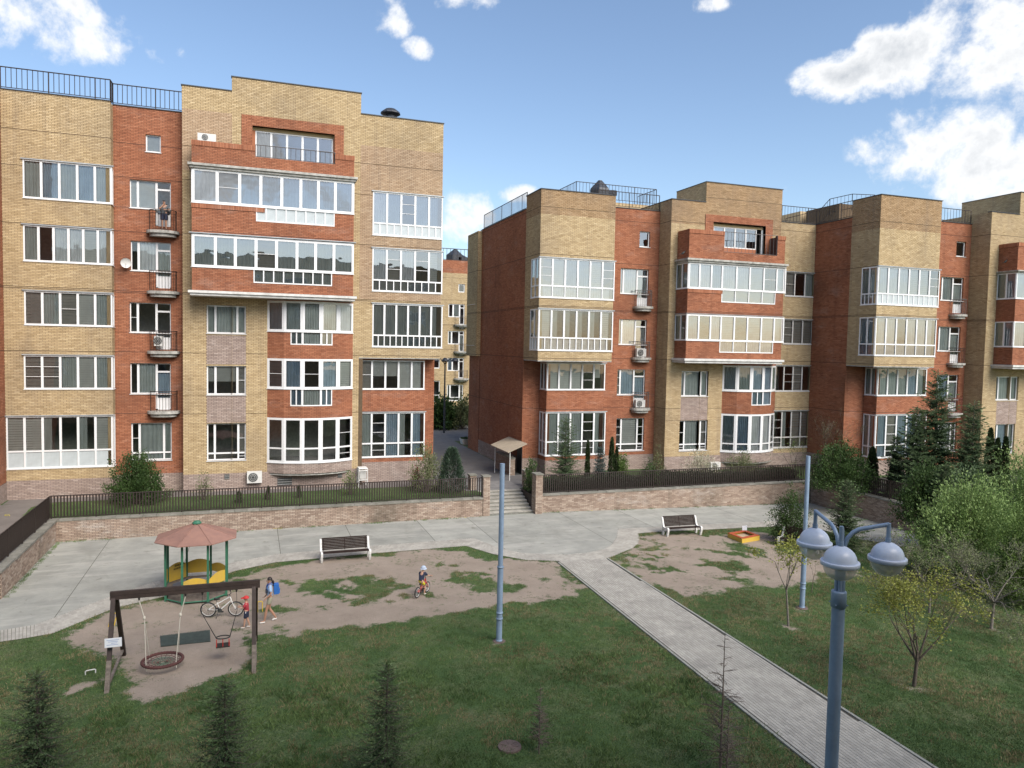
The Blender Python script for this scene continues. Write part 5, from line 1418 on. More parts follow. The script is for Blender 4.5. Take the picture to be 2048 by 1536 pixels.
def plant(name, label, cat, x, y, z, parts, rz=0, group=None, sc_=1.0):
    T = thing(name, label, cat, (x, y, z), 0, group)
    mw = Matrix.Translation((x, y, z)) @ Matrix.Rotation(rz, 4, 'Z') @ Matrix.Scale(sc_, 4)
    for nm, me in parts: link(bpy.data.objects.new(nm, me), T, mw)
    return T
def top_h(x, y, z, py, px=None):
    """height of a plant at ground x,y,z whose top shows at picture row py"""
    f = MR @ np.array([x, y, z - CAMH]); px0 = 1024 + FPX * f[0] / f[2]
    lo, hi = 0.1, 30
    for _ in range(40):
        m_ = (lo + hi) / 2; v = MR @ np.array([x, y, z + m_ - CAMH]); 
        if 768 + FPX * v[1] / v[2] > py: lo = m_
        else: hi = m_
    return lo
def spruce(label, bx, by, z, top, rpx, seed, m='needle', den=1.0, zl=None, cat='spruce', **k):
    x, y = G(bx, by, z); h = top_h(x, y, z, top)
    v = MR @ np.array([x, y, z - CAMH]); r = rpx / FPX * v[2]
    tr, cr_ = spruce_mesh(h, r, seed, M[m], den, **k)
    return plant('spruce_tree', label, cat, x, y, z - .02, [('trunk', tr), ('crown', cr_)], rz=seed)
spruce('young dark spruce with a pale upright leader at the lower left corner', 78, 1655, 0, 1338, 130, 1, den=1.5, tw=.17, bare=.12)
spruce('young spruce in front of the swing, second from the left in the bottom row', 450, 1650, 0, 1352, 122, 2, den=1.4, tw=.17, bare=.15)
spruce('dark young spruce with a thin bare leader, left of the manhole cover', 772, 1560, 0, 1325, 92, 3, den=1.3, tw=.16, bare=.22)
spruce('dark spruce growing behind the lamp heads, in front of the returning wall', 1688, 1100, gzf(30), 958, 52, 4, den=1.5)
spruce('tiered spruce standing behind the long fence, before the corner window', 1129, 973, TZ, 834, 46, 5, den=1.4)
spruce('small silvery blue spruce behind the fence between two narrow thujas', 1199, 968, TZ, 893, 15, 6, m='needleb', den=1.4)
spruce('tallest spruce, with a long thin top reaching the third storey on the right', 1864, 1000, TZ, 738, 74, 7, den=1.5, tw=.34)
spruce('spruce left of the tallest one, before the blue curtained bay', 1826, 1000, TZ, 812, 62, 8, den=1.5, tw=.32)
spruce('spruce right of the tallest one, with a spiky open top', 1938, 1012, TZ, 800, 58, 9, den=1.4, tw=.32)
spruce('low dark spruce filling the corner behind the end of the returning wall', 1885, 1060, TZ, 925, 42, 10, den=1.5, tw=.28)
spruce('short spruce between the round shrub and the tallest spruce', 1790, 985, TZ, 868, 30, 12, den=1.4, tw=.26)
def column_mesh(h, r, seed, m, n=5200, spiky=0.0, power=.55):
    g = np.random.default_rng(seed)
    t = g.random(n) ** .9; a = g.random(n) * 2 * PI
    prof = r * np.clip(np.minimum(1, t * 7 + .55), 0, 1) * (1 - t) ** power * (1 + .12 * np.sin(a * 5 + t * 9))
    rr = prof * np.sqrt(g.uniform(.45, 1.05, n))
    pts = np.stack([rr * np.cos(a), rr * np.sin(a), t * h * .97], 1)
    d = np.stack([np.cos(a) * (.35 + spiky), np.sin(a) * (.35 + spiky), np.full(n, 1.0)], 1) + g.normal(size=(n, 3)) * .3
    d /= np.linalg.norm(d, axis=1)[:, None]
    L = g.uniform(.5, 1.2, n) * (.11 + spiky * .2) * (h / 2) ** .5
    V, F = quads(pts, d, perp(g, d), L, L * (.45 if not spiky else .16))
    b = MB(); b.tube([(0, 0, -.1), (0, 0, h * .8)], [.03, .01], M['bark'], 5, cap=False)
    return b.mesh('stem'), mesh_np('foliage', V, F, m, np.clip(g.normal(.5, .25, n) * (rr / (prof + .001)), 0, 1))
def column(label, bx, by, z, top, rpx, seed, m='thuja', name='thuja_tree', cat='thuja', **k):
    x, y = G(bx, by, z); h = top_h(x, y, z, top); v = MR @ np.array([x, y, z - CAMH])
    s_, f_ = column_mesh(h, rpx / FPX * v[2], seed, M[m], **k)
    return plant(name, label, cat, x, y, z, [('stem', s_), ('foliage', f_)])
column('narrow thuja just right of the tiered spruce behind the fence', 1174, 966, TZ, 880, 5.5, 21, n=2600)
column('tall narrow thuja right of the small blue spruce', 1222, 962, TZ, 874, 7.5, 22, n=2600)
column('slim thuja touching the tall one, beside the light shrub', 1232, 962, TZ, 893, 6, 23, n=2200)
column('left of two dark cone thujas behind the returning fence', 1742, 978, TZ, 893, 15, 24)
column('right of two dark cone thujas behind the returning fence', 1787, 992, TZ, 903, 14, 25)
column('narrow thuja at the left end of the row by the yellow corner', 1975, 985, TZ, 855, 12, 26)
column('middle thuja of the row below the blue curtained window', 1990, 990, TZ, 875, 11, 27)
column('thuja at the right end of the row, against the yellow wall', 2006, 985, TZ, 872, 11, 28)
column('feathery upright juniper by the left end of the stairs', 903, 985, TZ, 896, 27, 29, m='juniper', name='juniper_bush', cat='juniper', spiky=.5, n=5200, power=.5)
for i, (bx, by, tp2_, r_, lb) in enumerate(((478, 1006, 982, 8, 'small clipped dark bush behind the fence, left of the white air conditioner'), (536, 1000, 972, 6, 'tiny dark conifer behind the fence below the round bay'),
                                  (598, 996, 970, 5, 'tiny conifer behind the fence, right of the round bay middle'))):
    column(lb, bx, by, TZ, tp2_, r_, 40 + i, name='garden_bush', cat='bush', n=900)
# broadleaf shrubs and trees
def branchy(seed, h, spread, stems=5, depth=3, base_r=.03, up=.8, split=(2, 4), seglen=.35, trunk=0.0, droop=0.0, jit=.35):
    """recursive branches; returns tubes and tip points"""
    g = random.Random(seed); tubes = []; tips = []
    def grow(p, d, r, L, k):
        pts = [p]; rs = [r]; n_ = 3
        for i in range(n_):
            d = (d + Vector((g.gauss(0, jit), g.gauss(0, jit), g.gauss(0, jit * .7) + up * .12 - droop)) * .35).normalized()
            p = p + d * (L / n_); pts.append(p); rs.append(r * (1 - .45 * (i + 1) / n_))
            if k <= 1: tips.append((p.copy(), d.copy()))
        tubes.append((pts, rs, k))
        if k > 0:
            for _ in range(g.randint(*split)):
                a = g.uniform(0, 2 * PI); s = d.orthogonal().normalized(); e = d.cross(s)
                dd = (d * g.uniform(.6, 1.1) + (s * math.cos(a) + e * math.sin(a)) * g.uniform(.45, .95) + Vector((0, 0, up * .25 - droop))).normalized()
                grow(pts[-1] if g.random() < .6 else pts[-2], dd, rs[-1] * .75, L * g.uniform(.55, .8), k - 1)
    if trunk:
        lean = Vector((g.uniform(-.12, .12), g.uniform(-.12, .12), 1)).normalized()
        p1 = lean * trunk; tubes.append(([Vector((0, 0, -.1)), p1 * .5, p1], [base_r * 1.35, base_r * 1.1, base_r], 9))
        start = p1
    else: start = Vector((0, 0, 0))
    for i in range(stems):
        a = 2 * PI * i / stems + g.uniform(-.4, .4); q_ = g.uniform(.3, 1.0) * spread
        d = Vector((math.cos(a) * q_, math.sin(a) * q_, up)).normalized()
        grow(start + Vector((math.cos(a), math.sin(a), 0)) * (.03 if trunk else .12 * spread), d, base_r * (.7 if trunk else 1), h * (.5 if not trunk else .42), depth)
    return tubes, tips
def tree_parts(seed, h, spread, leaf=.05, nleaf=12, mleaf='leafg', bark='bark', clump=.16, seg=4, **k):
    tubes, tips = branchy(seed, h, spread, **k)
    top = max(p.z for p, _ in tips); s = h / top
    b = MB()
    for pts, rs, kk in tubes: b.tube([p * s for p in pts], [max(r * 1.0, .0035) for r in rs], M[bark], 5 if kk > 2 else seg - 1, cap=False)
    g = np.random.default_rng(seed); n = len(tips) * nleaf
    parts_ = [('branches', b.mesh('branches'))]
    if n:
        tp3 = np.array([tuple(p * s) for p, _ in tips]); td = np.array([tuple(d) for _, d in tips])
        idx = np.repeat(np.arange(len(tips)), nleaf)
        pts = tp3[idx] - td[idx] * g.uniform(0, 1, (n, 1)) * clump * 1.5 + g.normal(size=(n, 3)) * clump * .5
        d = rdirs(g, n); d[:, 2] = np.abs(d[:, 2]) * .6; d /= np.linalg.norm(d, axis=1)[:, None]
        L = g.uniform(.7, 1.35, n) * leaf
        V, F = quads(pts, d, perp(g, d), L, L * .6)
        ct = g.random(len(tips))[idx] * .5 + g.random(n) * .5
        parts_.append(('foliage', mesh_np('foliage', V, F, M[mleaf], ct)))
    return parts_
def tree(name, label, cat, bx, by, z, top, seed, spread, rz=0, group=None, **k):
    if z is None: x, y, z = GG(bx, by)
    else: x, y = G(bx, by, z)
    h = top_h(x, y, z, top)
    return plant(name, label, cat, x, y, z, tree_parts(seed, h, spread, **k), rz=rz, group=group)
def bush_mesh(rx, ry, h, seed, m, n=9000, leaf=.06, lob=.16, bark='bark', stems=26):
    """dome of fine shoots: leaves gathered along many thin upright shoots"""
    g = np.random.default_rng(seed)
    b = MB(); P_ = []; D_ = []; T_ = []
    for i in range(stems * 5):
        a = g.random() * 2 * PI; q_ = math.sqrt(g.random()); el_ = g.uniform(.12, 1.45)
        nrm = np.array([math.cos(a) * math.cos(el_), math.sin(a) * math.cos(el_), math.sin(el_)])
        k = 1 + lob * math.sin(a * 3 + seed) * math.cos(el_ * 2.5 + seed) + lob * .8 * math.sin(a * 7 + el_ * 5) + g.normal() * .06
        end = nrm * np.array([rx, ry, h]) * k
        st = end * np.array([.25, .25, .05]) * g.uniform(.3, 1.0)
        mid = (st + end) / 2 + np.array([0, 0, .08 * h])
        if i % 3 == 0: b.tube([tuple(st), tuple(mid), tuple(end)], [.014, .008, .003], M[bark], 3, cap=False)
        c_ = g.random()
        nl = int(n / (stems * 5)); s = 1 - g.random(nl) ** 1.6 * .6
        pts = (st[None] * (1 - s[:, None]) + end[None] * s[:, None]) + g.normal(size=(nl, 3)) * .10 * math.sqrt(rx)
        P_.append(pts); D_.append(nrm[None] * .7 + g.normal(size=(nl, 3)) * .55 + np.array([0, 0, .35])); T_.append(np.clip(.15 + .45 * c_ + .35 * g.random(nl), 0, 1))
    pts = np.concatenate(P_); d = np.concatenate(D_); d /= np.linalg.norm(d, axis=1)[:, None]; t = np.concatenate(T_)
    pts[:, 2] = np.maximum(pts[:, 2], .03)
    L = g.uniform(.7, 1.4, len(pts)) * leaf
    V, F = quads(pts, d, perp(g, d), L, L * .5)
    return [('branches', b.mesh('branches')), ('foliage', mesh_np('foliage', V, F, m, t))]
def bush(label, bx, by, z, top, rpx, seed, m, name='shrub', cat='shrub', ryf=.9, **k):
    if z is None: x, y, z = GG(bx, by)
    else: x, y = G(bx, by, z)
    v = MR @ np.array([x, y, z - CAMH]); r = rpx / FPX * v[2]; h = top_h(x, y, z, top)
    return plant(name, label, cat, x, y, z, bush_mesh(r, r * ryf, h, seed, M[m], **k))
bush('large green lilac bush rising behind the left fence', 274, 1008, TZ, 925, 52, 51, 'leafd', n=16000, leaf=.10, lob=.2)
bush('big pale green willow bush nearest the end of the returning wall', 1935, 1165, gzf(36), 985, 118, 52, 'leafw', n=32000, leaf=.11, stems=60)
bush('second pale green willow bush, against the right edge of the picture', 2050, 1120, gzf(40), 928, 92, 53, 'leafw', n=20000, leaf=.12, stems=55)
bush('lower willow bush in front of the big one, at the right edge', 2062, 1215, gzf(34), 1040, 80, 54, 'leafg', n=16000, leaf=.10, stems=45)
bush('rounded drooping green shrub filling the corner behind the fence', 1680, 985, TZ, 894, 62, 55, 'leafd', n=14000, leaf=.12, lob=.1, stems=45)
bush('dark leafy round bush on bare stems beside the thin blue pole', 1580, 1085, None, 993, 40, 56, 'leafd', n=8000, leaf=.085, lob=.22)
bush('small bright bush beside the slim thuja', 1243, 962, TZ, 915, 14, 57, 'leafg', n=2400, leaf=.09)
bush('sparse shrub with white blossom before the yellow wall', 1400, 960, TZ, 905, 36, 58, 'blossom', n=2600, leaf=.085, stems=30)
bush('sparse pale shrub under the round bay of the right house', 1485, 955, TZ, 907, 36, 59, 'leafs', n=3000, leaf=.08, stems=32)
bush('open green and pink tinged shrub beside the red bay of the left house', 852, 985, TZ, 893, 34, 60, 'leafs', n=3600, leaf=.09, stems=30)
bush('small shrub with deep red leaves in front of the open green one', 832, 975, TZ, 940, 8, 61, 'leafr', n=900, leaf=.10)
bush('low dark shrub at the foot of the side wall right of the stairs', 1062, 985, TZ, 925, 14, 62, 'leafd', n=1500, leaf=.1)
bush('thin low shrub below the middle windows of the left house', 408, 1000, TZ, 948, 18, 63, 'leafs', n=500, leaf=.08, stems=14)
bush('thin green shrub left of the white metal cage', 700, 990, TZ, 943, 16, 64, 'leafg', n=700, leaf=.08, stems=14)
bush('low spiky shrub behind the fence beside the basement hatch', 1300, 975, TZ, 930, 22, 65, 'leafd', n=1200, leaf=.09, stems=16)
bush('small pale shrub against the side of the yellow block', 1316, 955, TZ, 902, 14, 66, 'leafs', n=700, leaf=.08, stems=14)
bush('dark mass of low evergreen growth behind the end of the returning fence', 1850, 1050, TZ, 950, 60, 67, 'leafd', n=11000, leaf=.12, stems=40)
bush('dark low shrub left of the row of thujas', 1935, 1050, TZ, 950, 55, 68, 'needle', n=9000, leaf=.14, stems=40)
tree('bare_shrub', 'tall brown leafless shrub against the red side wall', 'shrub', 1663, 945, TZ, 812, 71, .55, stems=9, depth=3, leaf=.05, nleaf=1, mleaf='leafs', bark='barkd', base_r=.022, up=1.1)
tree('young_tree', 'bare young tree in front of the yellow recess by the red wall', 'tree', 1588, 955, TZ, 868, 72, .6, stems=4, depth=3, leaf=.07, nleaf=1, mleaf='leafg', trunk=.7, base_r=.03)
tree('apple_tree', 'small leaning tree with yellow green young leaves on the right lawn', 'tree', 1828, 1372, None, 1130, 73, .52, stems=6, depth=4, leaf=.065, nleaf=5, mleaf='leafy', bark='bark', trunk=1.0, base_r=.05, split=(2, 3), clump=.2, rz=2.2)
tree('fruit_tree', 'wide almost leafless tree with grey twigs at the right edge', 'tree', 1982, 1256, None, 1062, 74, 1.15, stems=6, depth=4, leaf=.05, nleaf=2, mleaf='leafs', bark='barkl', trunk=1.35, base_r=.048, split=(3, 4), up=.45, clump=.14)
tree('fruit_tree', 'leafless twiggy tree behind the yellow leaved one, right of the lamp', 'tree', 1858, 1225, None, 1060, 75, 1.1, stems=6, depth=4, leaf=.045, nleaf=2, mleaf='leafs', bark='barkl', trunk=.8, base_r=.04, split=(2, 4), up=.5, clump=.12)
tree('sapling', 'slender whitish sapling with tufts of yellow leaves, left of the three headed lamp', 'sapling', 1577, 1252, None, 1062, 76, .36, stems=5, depth=2, leaf=.10, nleaf=6, mleaf='leafy', bark='barkl', trunk=1.75, base_r=.032, split=(1, 3), clump=.16, up=.7)
tree('sapling', 'thin bare stick of a sapling between the pole and the lamp post', 'sapling', 1623, 1186, None, 1112, 77, .25, stems=2, depth=1, leaf=.04, nleaf=1, mleaf='leafs', bark='barkd', trunk=.9, base_r=.012, up=1.4)
tree('sapling', 'thin upright twig by the pavement below the right garden wall', 'sapling', 1779, 1085, None, 1020, 78, .3, stems=2, depth=1, leaf=.04, nleaf=1, mleaf='leafs', bark='barkd', trunk=1.0, base_r=.014, up=1.3)
tree('sapling', 'thin upright twig next to the end of the right garden wall', 'sapling', 1812, 1090, None, 1028, 79, .3, stems=2, depth=1, leaf=.04, nleaf=1, mleaf='leafs', bark='barkd', trunk=1.0, base_r=.014, up=1.3)
# dead larches in the lower middle
def dead_conifer(label, bx, by, top, rpx, seed, fine=1.0):
    x, y, z = GG(bx, by); h = top_h(x, y, z, top); v = MR @ np.array([x, y, z - CAMH]); r = rpx / FPX * v[2]
    g = random.Random(seed); b = MB(); b.tube([(0, 0, -.1), (0, 0, h)], [.035 * h / 3.4, .004], M['barkd'], 6, cap=False)
    t_ = thing('dead_larch', label, 'conifer', (x, y, z))
    w_ = MB(); zz_ = .12 * h
    while zz_ < h * .96:
        t = zz_ / h; n_ = g.randint(3, 6) if t < .6 else g.randint(1, 3)
        for k in range(n_):
            a = g.uniform(0, 2 * PI); L = r * (1 - t) ** .9 * g.uniform(.5, 1.1) + .06
            p = Vector((0, 0, zz_)); d = Vector((math.cos(a), math.sin(a), .25))
            q1 = p + d * L * .5; q2 = q1 + Vector((d.x, d.y, .05)) * L * .5
            w_.tube([p, q1, q2], [.010, .007, .003], M['barkd'], 3, cap=False)
            for _ in range(int(7 * fine * (1 - t) + 2)):
                s = g.uniform(.25, 1); o_ = p.lerp(q2, s); e = Vector((d.x + g.gauss(0, .7), d.y + g.gauss(0, .7), g.gauss(.1, .3))).normalized() * L * .3
                w_.tube([o_, o_ + e], [.005, .002], M['barkd'], 3, cap=False)
        zz_ += h * .028
    b.build('trunk', t_, Matrix.Translation((x, y, z))); tw_ = w_.build('twigs', t_, Matrix.Translation((x, y, z))); tw_['kind'] = 'stuff'
dead_conifer('bare brown larch with a long straight top beside the footpath', 1440, 1548, 1258, 66, 1)
dead_conifer('very small brown larch above the manhole cover', 1078, 1506, 1368, 30, 2, .8)
dead_conifer('thin bare leader of a young tree beside the near end of the path', 1452, 1580, 1400, 30, 3, .5)

# grass blades on the lawn: one tuft of blades, set on many points
def tuftmesh(seed, n=16, L=.085):
    g = np.random.default_rng(seed); a = g.random(n) * 2 * PI; rr = np.sqrt(g.random(n)) * .10
    p = np.stack([rr * np.cos(a), rr * np.sin(a), np.zeros(n)], 1)
    d = g.normal(size=(n, 3)) * .45; d[:, 2] = 1; d /= np.linalg.norm(d, axis=1)[:, None]
    s = perp(g, d); l = g.uniform(.5, 1.2, n)[:, None] * L
    V = np.stack([p - s * .007, p + s * .007, p + d * l + np.array([0, 0, -.01])], 1).reshape(-1, 3)
    return V, np.arange(3 * n).reshape(n, 3)
M['blade'] = leafmat('grass blades', (.058, .105, .034), (.165, .245, .085), .15)
M['straw'] = leafmat('dry straw blades', (.15, .125, .06), (.30, .255, .14), .1)
def scatter(name, pts, scl, mlist, seed, n=16, L=.085):
    """blades of every tuft written out in one mesh (nobody could count them)"""
    V0, F0 = tuftmesh(seed, n, L); g = np.random.default_rng(seed + 9); k = len(pts)
    a = g.random(k) * 2 * PI; c, s = np.cos(a), np.sin(a)
    X = V0[None, :, 0] * c[:, None] - V0[None, :, 1] * s[:, None]; Y_ = V0[None, :, 0] * s[:, None] + V0[None, :, 1] * c[:, None]
    V = np.stack([X * scl[:, None], Y_ * scl[:, None], V0[None, :, 2] * scl[:, None] * np.ones((k, 1))], 2) + pts[:, None, :]
    F = (np.arange(k) * len(V0))[:, None, None] + F0[None]
    T = np.clip(np.repeat(fbm(pts[:, 0] * .8, pts[:, 1] * .8, 4) * 1.6 - .35, len(F0)) + g.normal(0, .22, k * len(F0)), 0, 1)
    me_ = mesh_np(name, V.reshape(-1, 3), F.reshape(-1, 3), mlist, T)
    o_ = link(bpy.data.objects.new(name, me_)); o_['kind'] = 'stuff'; o_['label'] = name.replace('_', ' '); return o_
g = np.random.default_rng(77)
def lawn_points(nn_, ymin, ymax, xmin, xmax, power=1.0):
    y = ymin + (ymax - ymin) * g.random(nn_) ** power; x = xmin + (xmax - xmin) * g.random(nn_)
    q_ = np.stack([x, y, np.zeros(nn_) - CAMH + .0], 1) @ MR.T
    vis_ = (q_[:, 2] > 0) & (np.abs(q_[:, 0] / q_[:, 2]) < 1090 / FPX) & (q_[:, 1] / q_[:, 2] < 830 / FPX)
    x, y = x[vis_], y[vis_]
    keep = ~inpoly(x, y, plaza_poly) & ~inpoly(x, y, path_poly)
    for a_, b_ in ((PL_IN, PL_OUT), (MI_IN, MI_OUT), (RI_IN, RI_OUT), (R2_IN, R2_OUT)): keep &= ~inpoly(x, y, pxw(a_) + pxw(b_)[::-1])
    keep &= ~((x > 36.2) & (y > 31)); x, y = x[keep], y[keep]
    d = dirtf(x, y) + (fbm(x * 3, y * 3, 3) - .5) * .5
    return x, y, d
x, y, d = lawn_points(150000, 12.5, 40, -13, 38, 1.25)
k = d < .42; z = gz(x) + (fbm(x * .35, y * .35, 3) - .5) * .10 * (1 - np.clip((y - 28) / 5, 0, 1)) * np.clip((-sdist(x, y, path_poly)) / 1.0, 0, 1) - .015
dry = (fbm(x * .5 + 3, y * .5 + 8, 5) > .53) & (g.random(len(x)) < .5) | (g.random(len(x)) < .04)
sel = k & ~dry
scatter('grass', np.stack([x, y, z], 1)[sel], g.uniform(.55, 1.15, sel.sum()), M['blade'], 5, 11, .075)
sel = k & dry
scatter('dry_grass', np.stack([x, y, z], 1)[sel], g.uniform(.6, 1.3, sel.sum()), M['straw'], 6, 10, .085)
# rougher tufts in the foreground and sparse ones on the bare ground
x, y, d = lawn_points(9000, 12.5, 22, -8, 14)
k = (d < .3) & (fbm(x * .9, y * .9, 4) > .53)
scatter('grass_tufts', np.stack([x, y, gz(x) - .03], 1)[k], g.uniform(.9, 1.8, k.sum()), M['blade'], 8, 14, .12)
x, y, d = lawn_points(34000, 21, 34, -5, 28)
k = (d > .38) & (fbm(x * 1.6 + 7, y * 1.6, 4) > .52) & (g.random(len(x)) < .6)
scatter('sparse_grass', np.stack([x, y, gz(x) - .015], 1)[k], g.uniform(.4, .8, k.sum()), M['blade'], 9, 9, .06)
# turf on the terrace near the left fence and weeds at the foot of the walls
x = g.uniform(-16, 12, 26000); y = g.uniform(38, 45.4, 26000)
k = ~((x > WL - .6) & (y < 41.05)) & ~inpoly(x, y, tpx([(0, 1082), (30, 1050), (62, 1015), (110, 1002)]) + [(-12.3, 45.4), (-14, 45.4), (-14, 38)])
scatter('terrace_grass', np.stack([x, y, np.full(len(x), TZ - .01)], 1)[k], g.uniform(.5, 1.0, k.sum()), M['blade'], 10, 9, .10)
wx = np.concatenate([g.uniform(WL, PX0, 260), g.uniform(RP1, 34, 160)]); wx = wx[fbm(wx * 1.3, wx * 0 + 2, 4) > .5]
scatter('weeds', np.stack([wx, WY - .06 - g.random(len(wx)) * .12, gz(wx) + .01], 1), g.uniform(.7, 1.8, len(wx)), M['blade'], 11, 10, .09)
wy = g.uniform(32.4, 40.5, 160); scatter('wall_weeds', np.stack([WL + .06 + g.random(160) * .15, wy, np.full(160, .01)], 1), g.uniform(.6, 1.4, 160), M['blade'], 12, 10, .08)
fx = np.array([[-9.8, 40.0], [-9.9, 40.1], [-11.6, 38.3], [-11.5, 38.4], [-11.3, 42.3]]); scatter('daffodils', np.stack([fx[:, 0], fx[:, 1], np.full(5, TZ + .08)], 1), np.full(5, 1.6), M['yflower'], 13, 14, .09)
wx = np.array([1.2, 1.35, 11.6, 19.6, 1.5]); scatter('dandelions', np.stack([wx, np.full(5, WY - .15), gz(wx) + .04], 1), np.full(5, .9), M['yflower'], 14, 14, .07)

# hedge and shrubs across the far road
bush('tall dark willow shrub in front of the distant house, below the street lamp', 885, 862, .8, 800, 30, 81, 'leafd', n=3000, leaf=.3)
bush('half bare shrub in front of the distant house, near the red side wall', 925, 862, .8, 800, 24, 82, 'leafs', n=1600, leaf=.25)
T = thing('hedge', 'low dark hedge running along the far side of the road', 'hedge', (20, 77.5, .9))
gg_ = np.random.default_rng(4); n = 9000
pts = np.stack([gg_.uniform(8, 36, n), 78 + gg_.uniform(-.9, .9, n), .9 + gg_.random(n) ** .7 * 2.3], 1); d = rdirs(gg_, n)
V, F = quads(pts, d, perp(gg_, d), .35, .22); link(bpy.data.objects.new('foliage', mesh_np('foliage', V, F, M['leafd'], gg_.random(n))), T)

gg_ = np.random.default_rng(14); n = 26000
px_x = gg_.uniform(16.9, 36.0, n); hgt = .25 + .95 * fbm(px_x * .9, px_x * 0 + 3.3, 4); py_y = 41.35 + gg_.random(n) * 1.5
pts = np.stack([px_x, py_y, TZ + gg_.random(n) ** .8 * hgt], 1); d = rdirs(gg_, n)
V, F = quads(pts, d, perp(gg_, d), .10, .06); M['leafk'] = leafmat('very dark evergreen leaves', (.012, .022, .012), (.035, .055, .025))
o = link(bpy.data.objects.new('ground_cover', mesh_np('ground_cover', V, F, M['leafk'], gg_.random(n)))); o['kind'] = 'stuff'; o['label'] = 'low dark evergreen planting behind the right fence'
# ------------------------------------------------------------------ street furniture and play things
M['bluegrey'] = mat('blue grey painted steel', (.24, .33, .46), .42, metal=.1, var=.12, scale=3, bump=.1)
M['lampwhite'] = mat('pale grey lamp shell', (.54, .61, .74), .35, var=.06, scale=3)
M['chrome'] = mat('lamp reflector', (.75, .74, .70), .4, metal=.2, var=.05)
M['wooddark'] = mat('dark brown stained timber', (.040, .026, .022), .7, var=.3, scale=5, bump=.3)
M['woodgrey'] = mat('weathered grey timber', (.19, .16, .135), .85, var=.35, scale=7, bump=.4)
M['green'] = mat('green painted post', (.035, .15, .09), .5, var=.15)
M['salmon'] = mat('faded red roof sheet', (.30, .165, .125), .8, col2=(.215, .12, .098), scale=2.2, bump=.2, tone=.08)
M['yellowp'] = mat('yellow painted plywood', (.60, .40, .045), .55, col2=(.48, .33, .07), scale=3)
M['redp'] = mat('red painted board', (.42, .085, .035), .6, var=.2)
M['redb'] = mat('glossy red paint', (.50, .03, .02), .3, var=.05, coat=.3)
M['sand'] = mat('sand', (.50, .40, .27), .95, var=.15, scale=20, bump=.4)
M['white'] = mat('white paint', (.72, .72, .70), .5, var=.08, scale=4)
M['whitec'] = mat('white painted cast iron', (.66, .66, .64), .6, var=.15, scale=9)
M['black'] = mat('black rubber', (.018, .018, .018), .7, var=.1)
M['rubber'] = mat('grey green rubber mat', (.055, .075, .068), .85, var=.2)
M['rope'] = mat('pale rope', (.55, .52, .45), .9, var=.15)
M['ropeb'] = mat('burgundy net rope', (.085, .032, .03), .9, var=.2)
M['roped'] = mat('dark chain', (.05, .05, .05), .6, metal=.5, var=.1)
M['slat'] = mat('brown bench slat', (.034, .022, .019), .85, var=.25, scale=6, bump=.2, spec=.15)
M['paper'] = mat('white notice', (.70, .74, .80), .6, var=.03)
M['ink'] = mat('blue print', (.25, .33, .55), .7, var=.03)
M['acw'] = mat('air conditioner casing', (.62, .62, .60), .5, var=.08)
M['acd'] = mat('dark fan grille', (.05, .055, .055), .6, var=.1)
M['sheetm'] = mat('beige canopy sheet', (.37, .315, .24), .7, var=.12, scale=2)
M['rust'] = mat('rusty manhole cover', (.13, .095, .085), .85, var=.2, scale=8, bump=.3)
def at_depth(px, py, f):
    return np.array([0, 0, CAMH]) + ray(px, py) * f
# --- three headed lamp
f0 = 12.6
c0 = at_depth(1678, 1184, f0); zc = float(c0[2])
lp = (float(c0[0]), float(c0[1]))
T = thing('street_lamp', 'blue grey lamp post with three white domed lamps, near the right of the picture', 'street lamp', (lp[0], lp[1], gzf(lp[0])))
b = MB(); b.tube([(lp[0], lp[1], gzf(lp[0]) - .1), (lp[0], lp[1], zc)], .108, M['bluegrey'], 28); b.build('pole', T)
b = MB(); b.lathe([(.108, 0), (.125, .01), (.125, .26), (.118, .28), (.02, .28)], (lp[0], lp[1], zc - .26), M['bluegrey'], 28); b.build('collar', T)
for k in range(4):
    a = k * PI / 2 + .5
    b = MB(); d = Vector((math.cos(a), math.sin(a), 0)); p = Vector((lp[0], lp[1], zc - .2)); b.tube([p + d * .12, p + d * .155], .011, M['bluegrey'], 6); b.build('bolt', T)
R3 = Vector(MR[0]); Fh = Vector((MR[2][0], MR[2][1], 0)).normalized(); Rh = Vector((Fh.y, -Fh.x, 0))
def dome(c, T):
    L = MB()
    L.lathe([(.0, .262), (.055, .258), (.11, .238), (.17, .20), (.215, .152), (.245, .095), (.258, .04), (.262, .0)], c, M['lampwhite'], 36); o = L.build('dome', T)
    q = MB(); q.lathe([(.262, .012), (.298, .012), (.302, .0), (.302, -.055), (.290, -.062), (.262, -.055)], c, M['lampwhite'], 36); q.build('rim', o)
    q = MB(); q.lathe([(.262, -.03), (.258, -.10), (.238, -.17), (.195, -.235), (.135, -.28), (.06, -.305), (.0, -.31)], c, M['lampglass'], 36); q.build('glass_bowl', o)
    q = MB(); q.lathe([(.25, .0), (.18, -.03), (.10, -.07), (.09, -.075), (.0, -.075)], (c[0], c[1], c[2]), M['chrome'], 24); q.lathe([(.04, -.07), (.05, -.12), (.03, -.17), (.0, -.18)], c, M['white'], 12); q.build('reflector', o)
m_, n_, l_, b_ = newmat('hazy lamp bowl'); b_.inputs['Base Color'].default_value = (.62, .64, .60, 1); b_.inputs['Roughness'].default_value = .12; b_.inputs['Alpha'].default_value = .5; M['lampglass'] = m_
hp = Vector((lp[0], lp[1], 0))
zt_ = 7.14
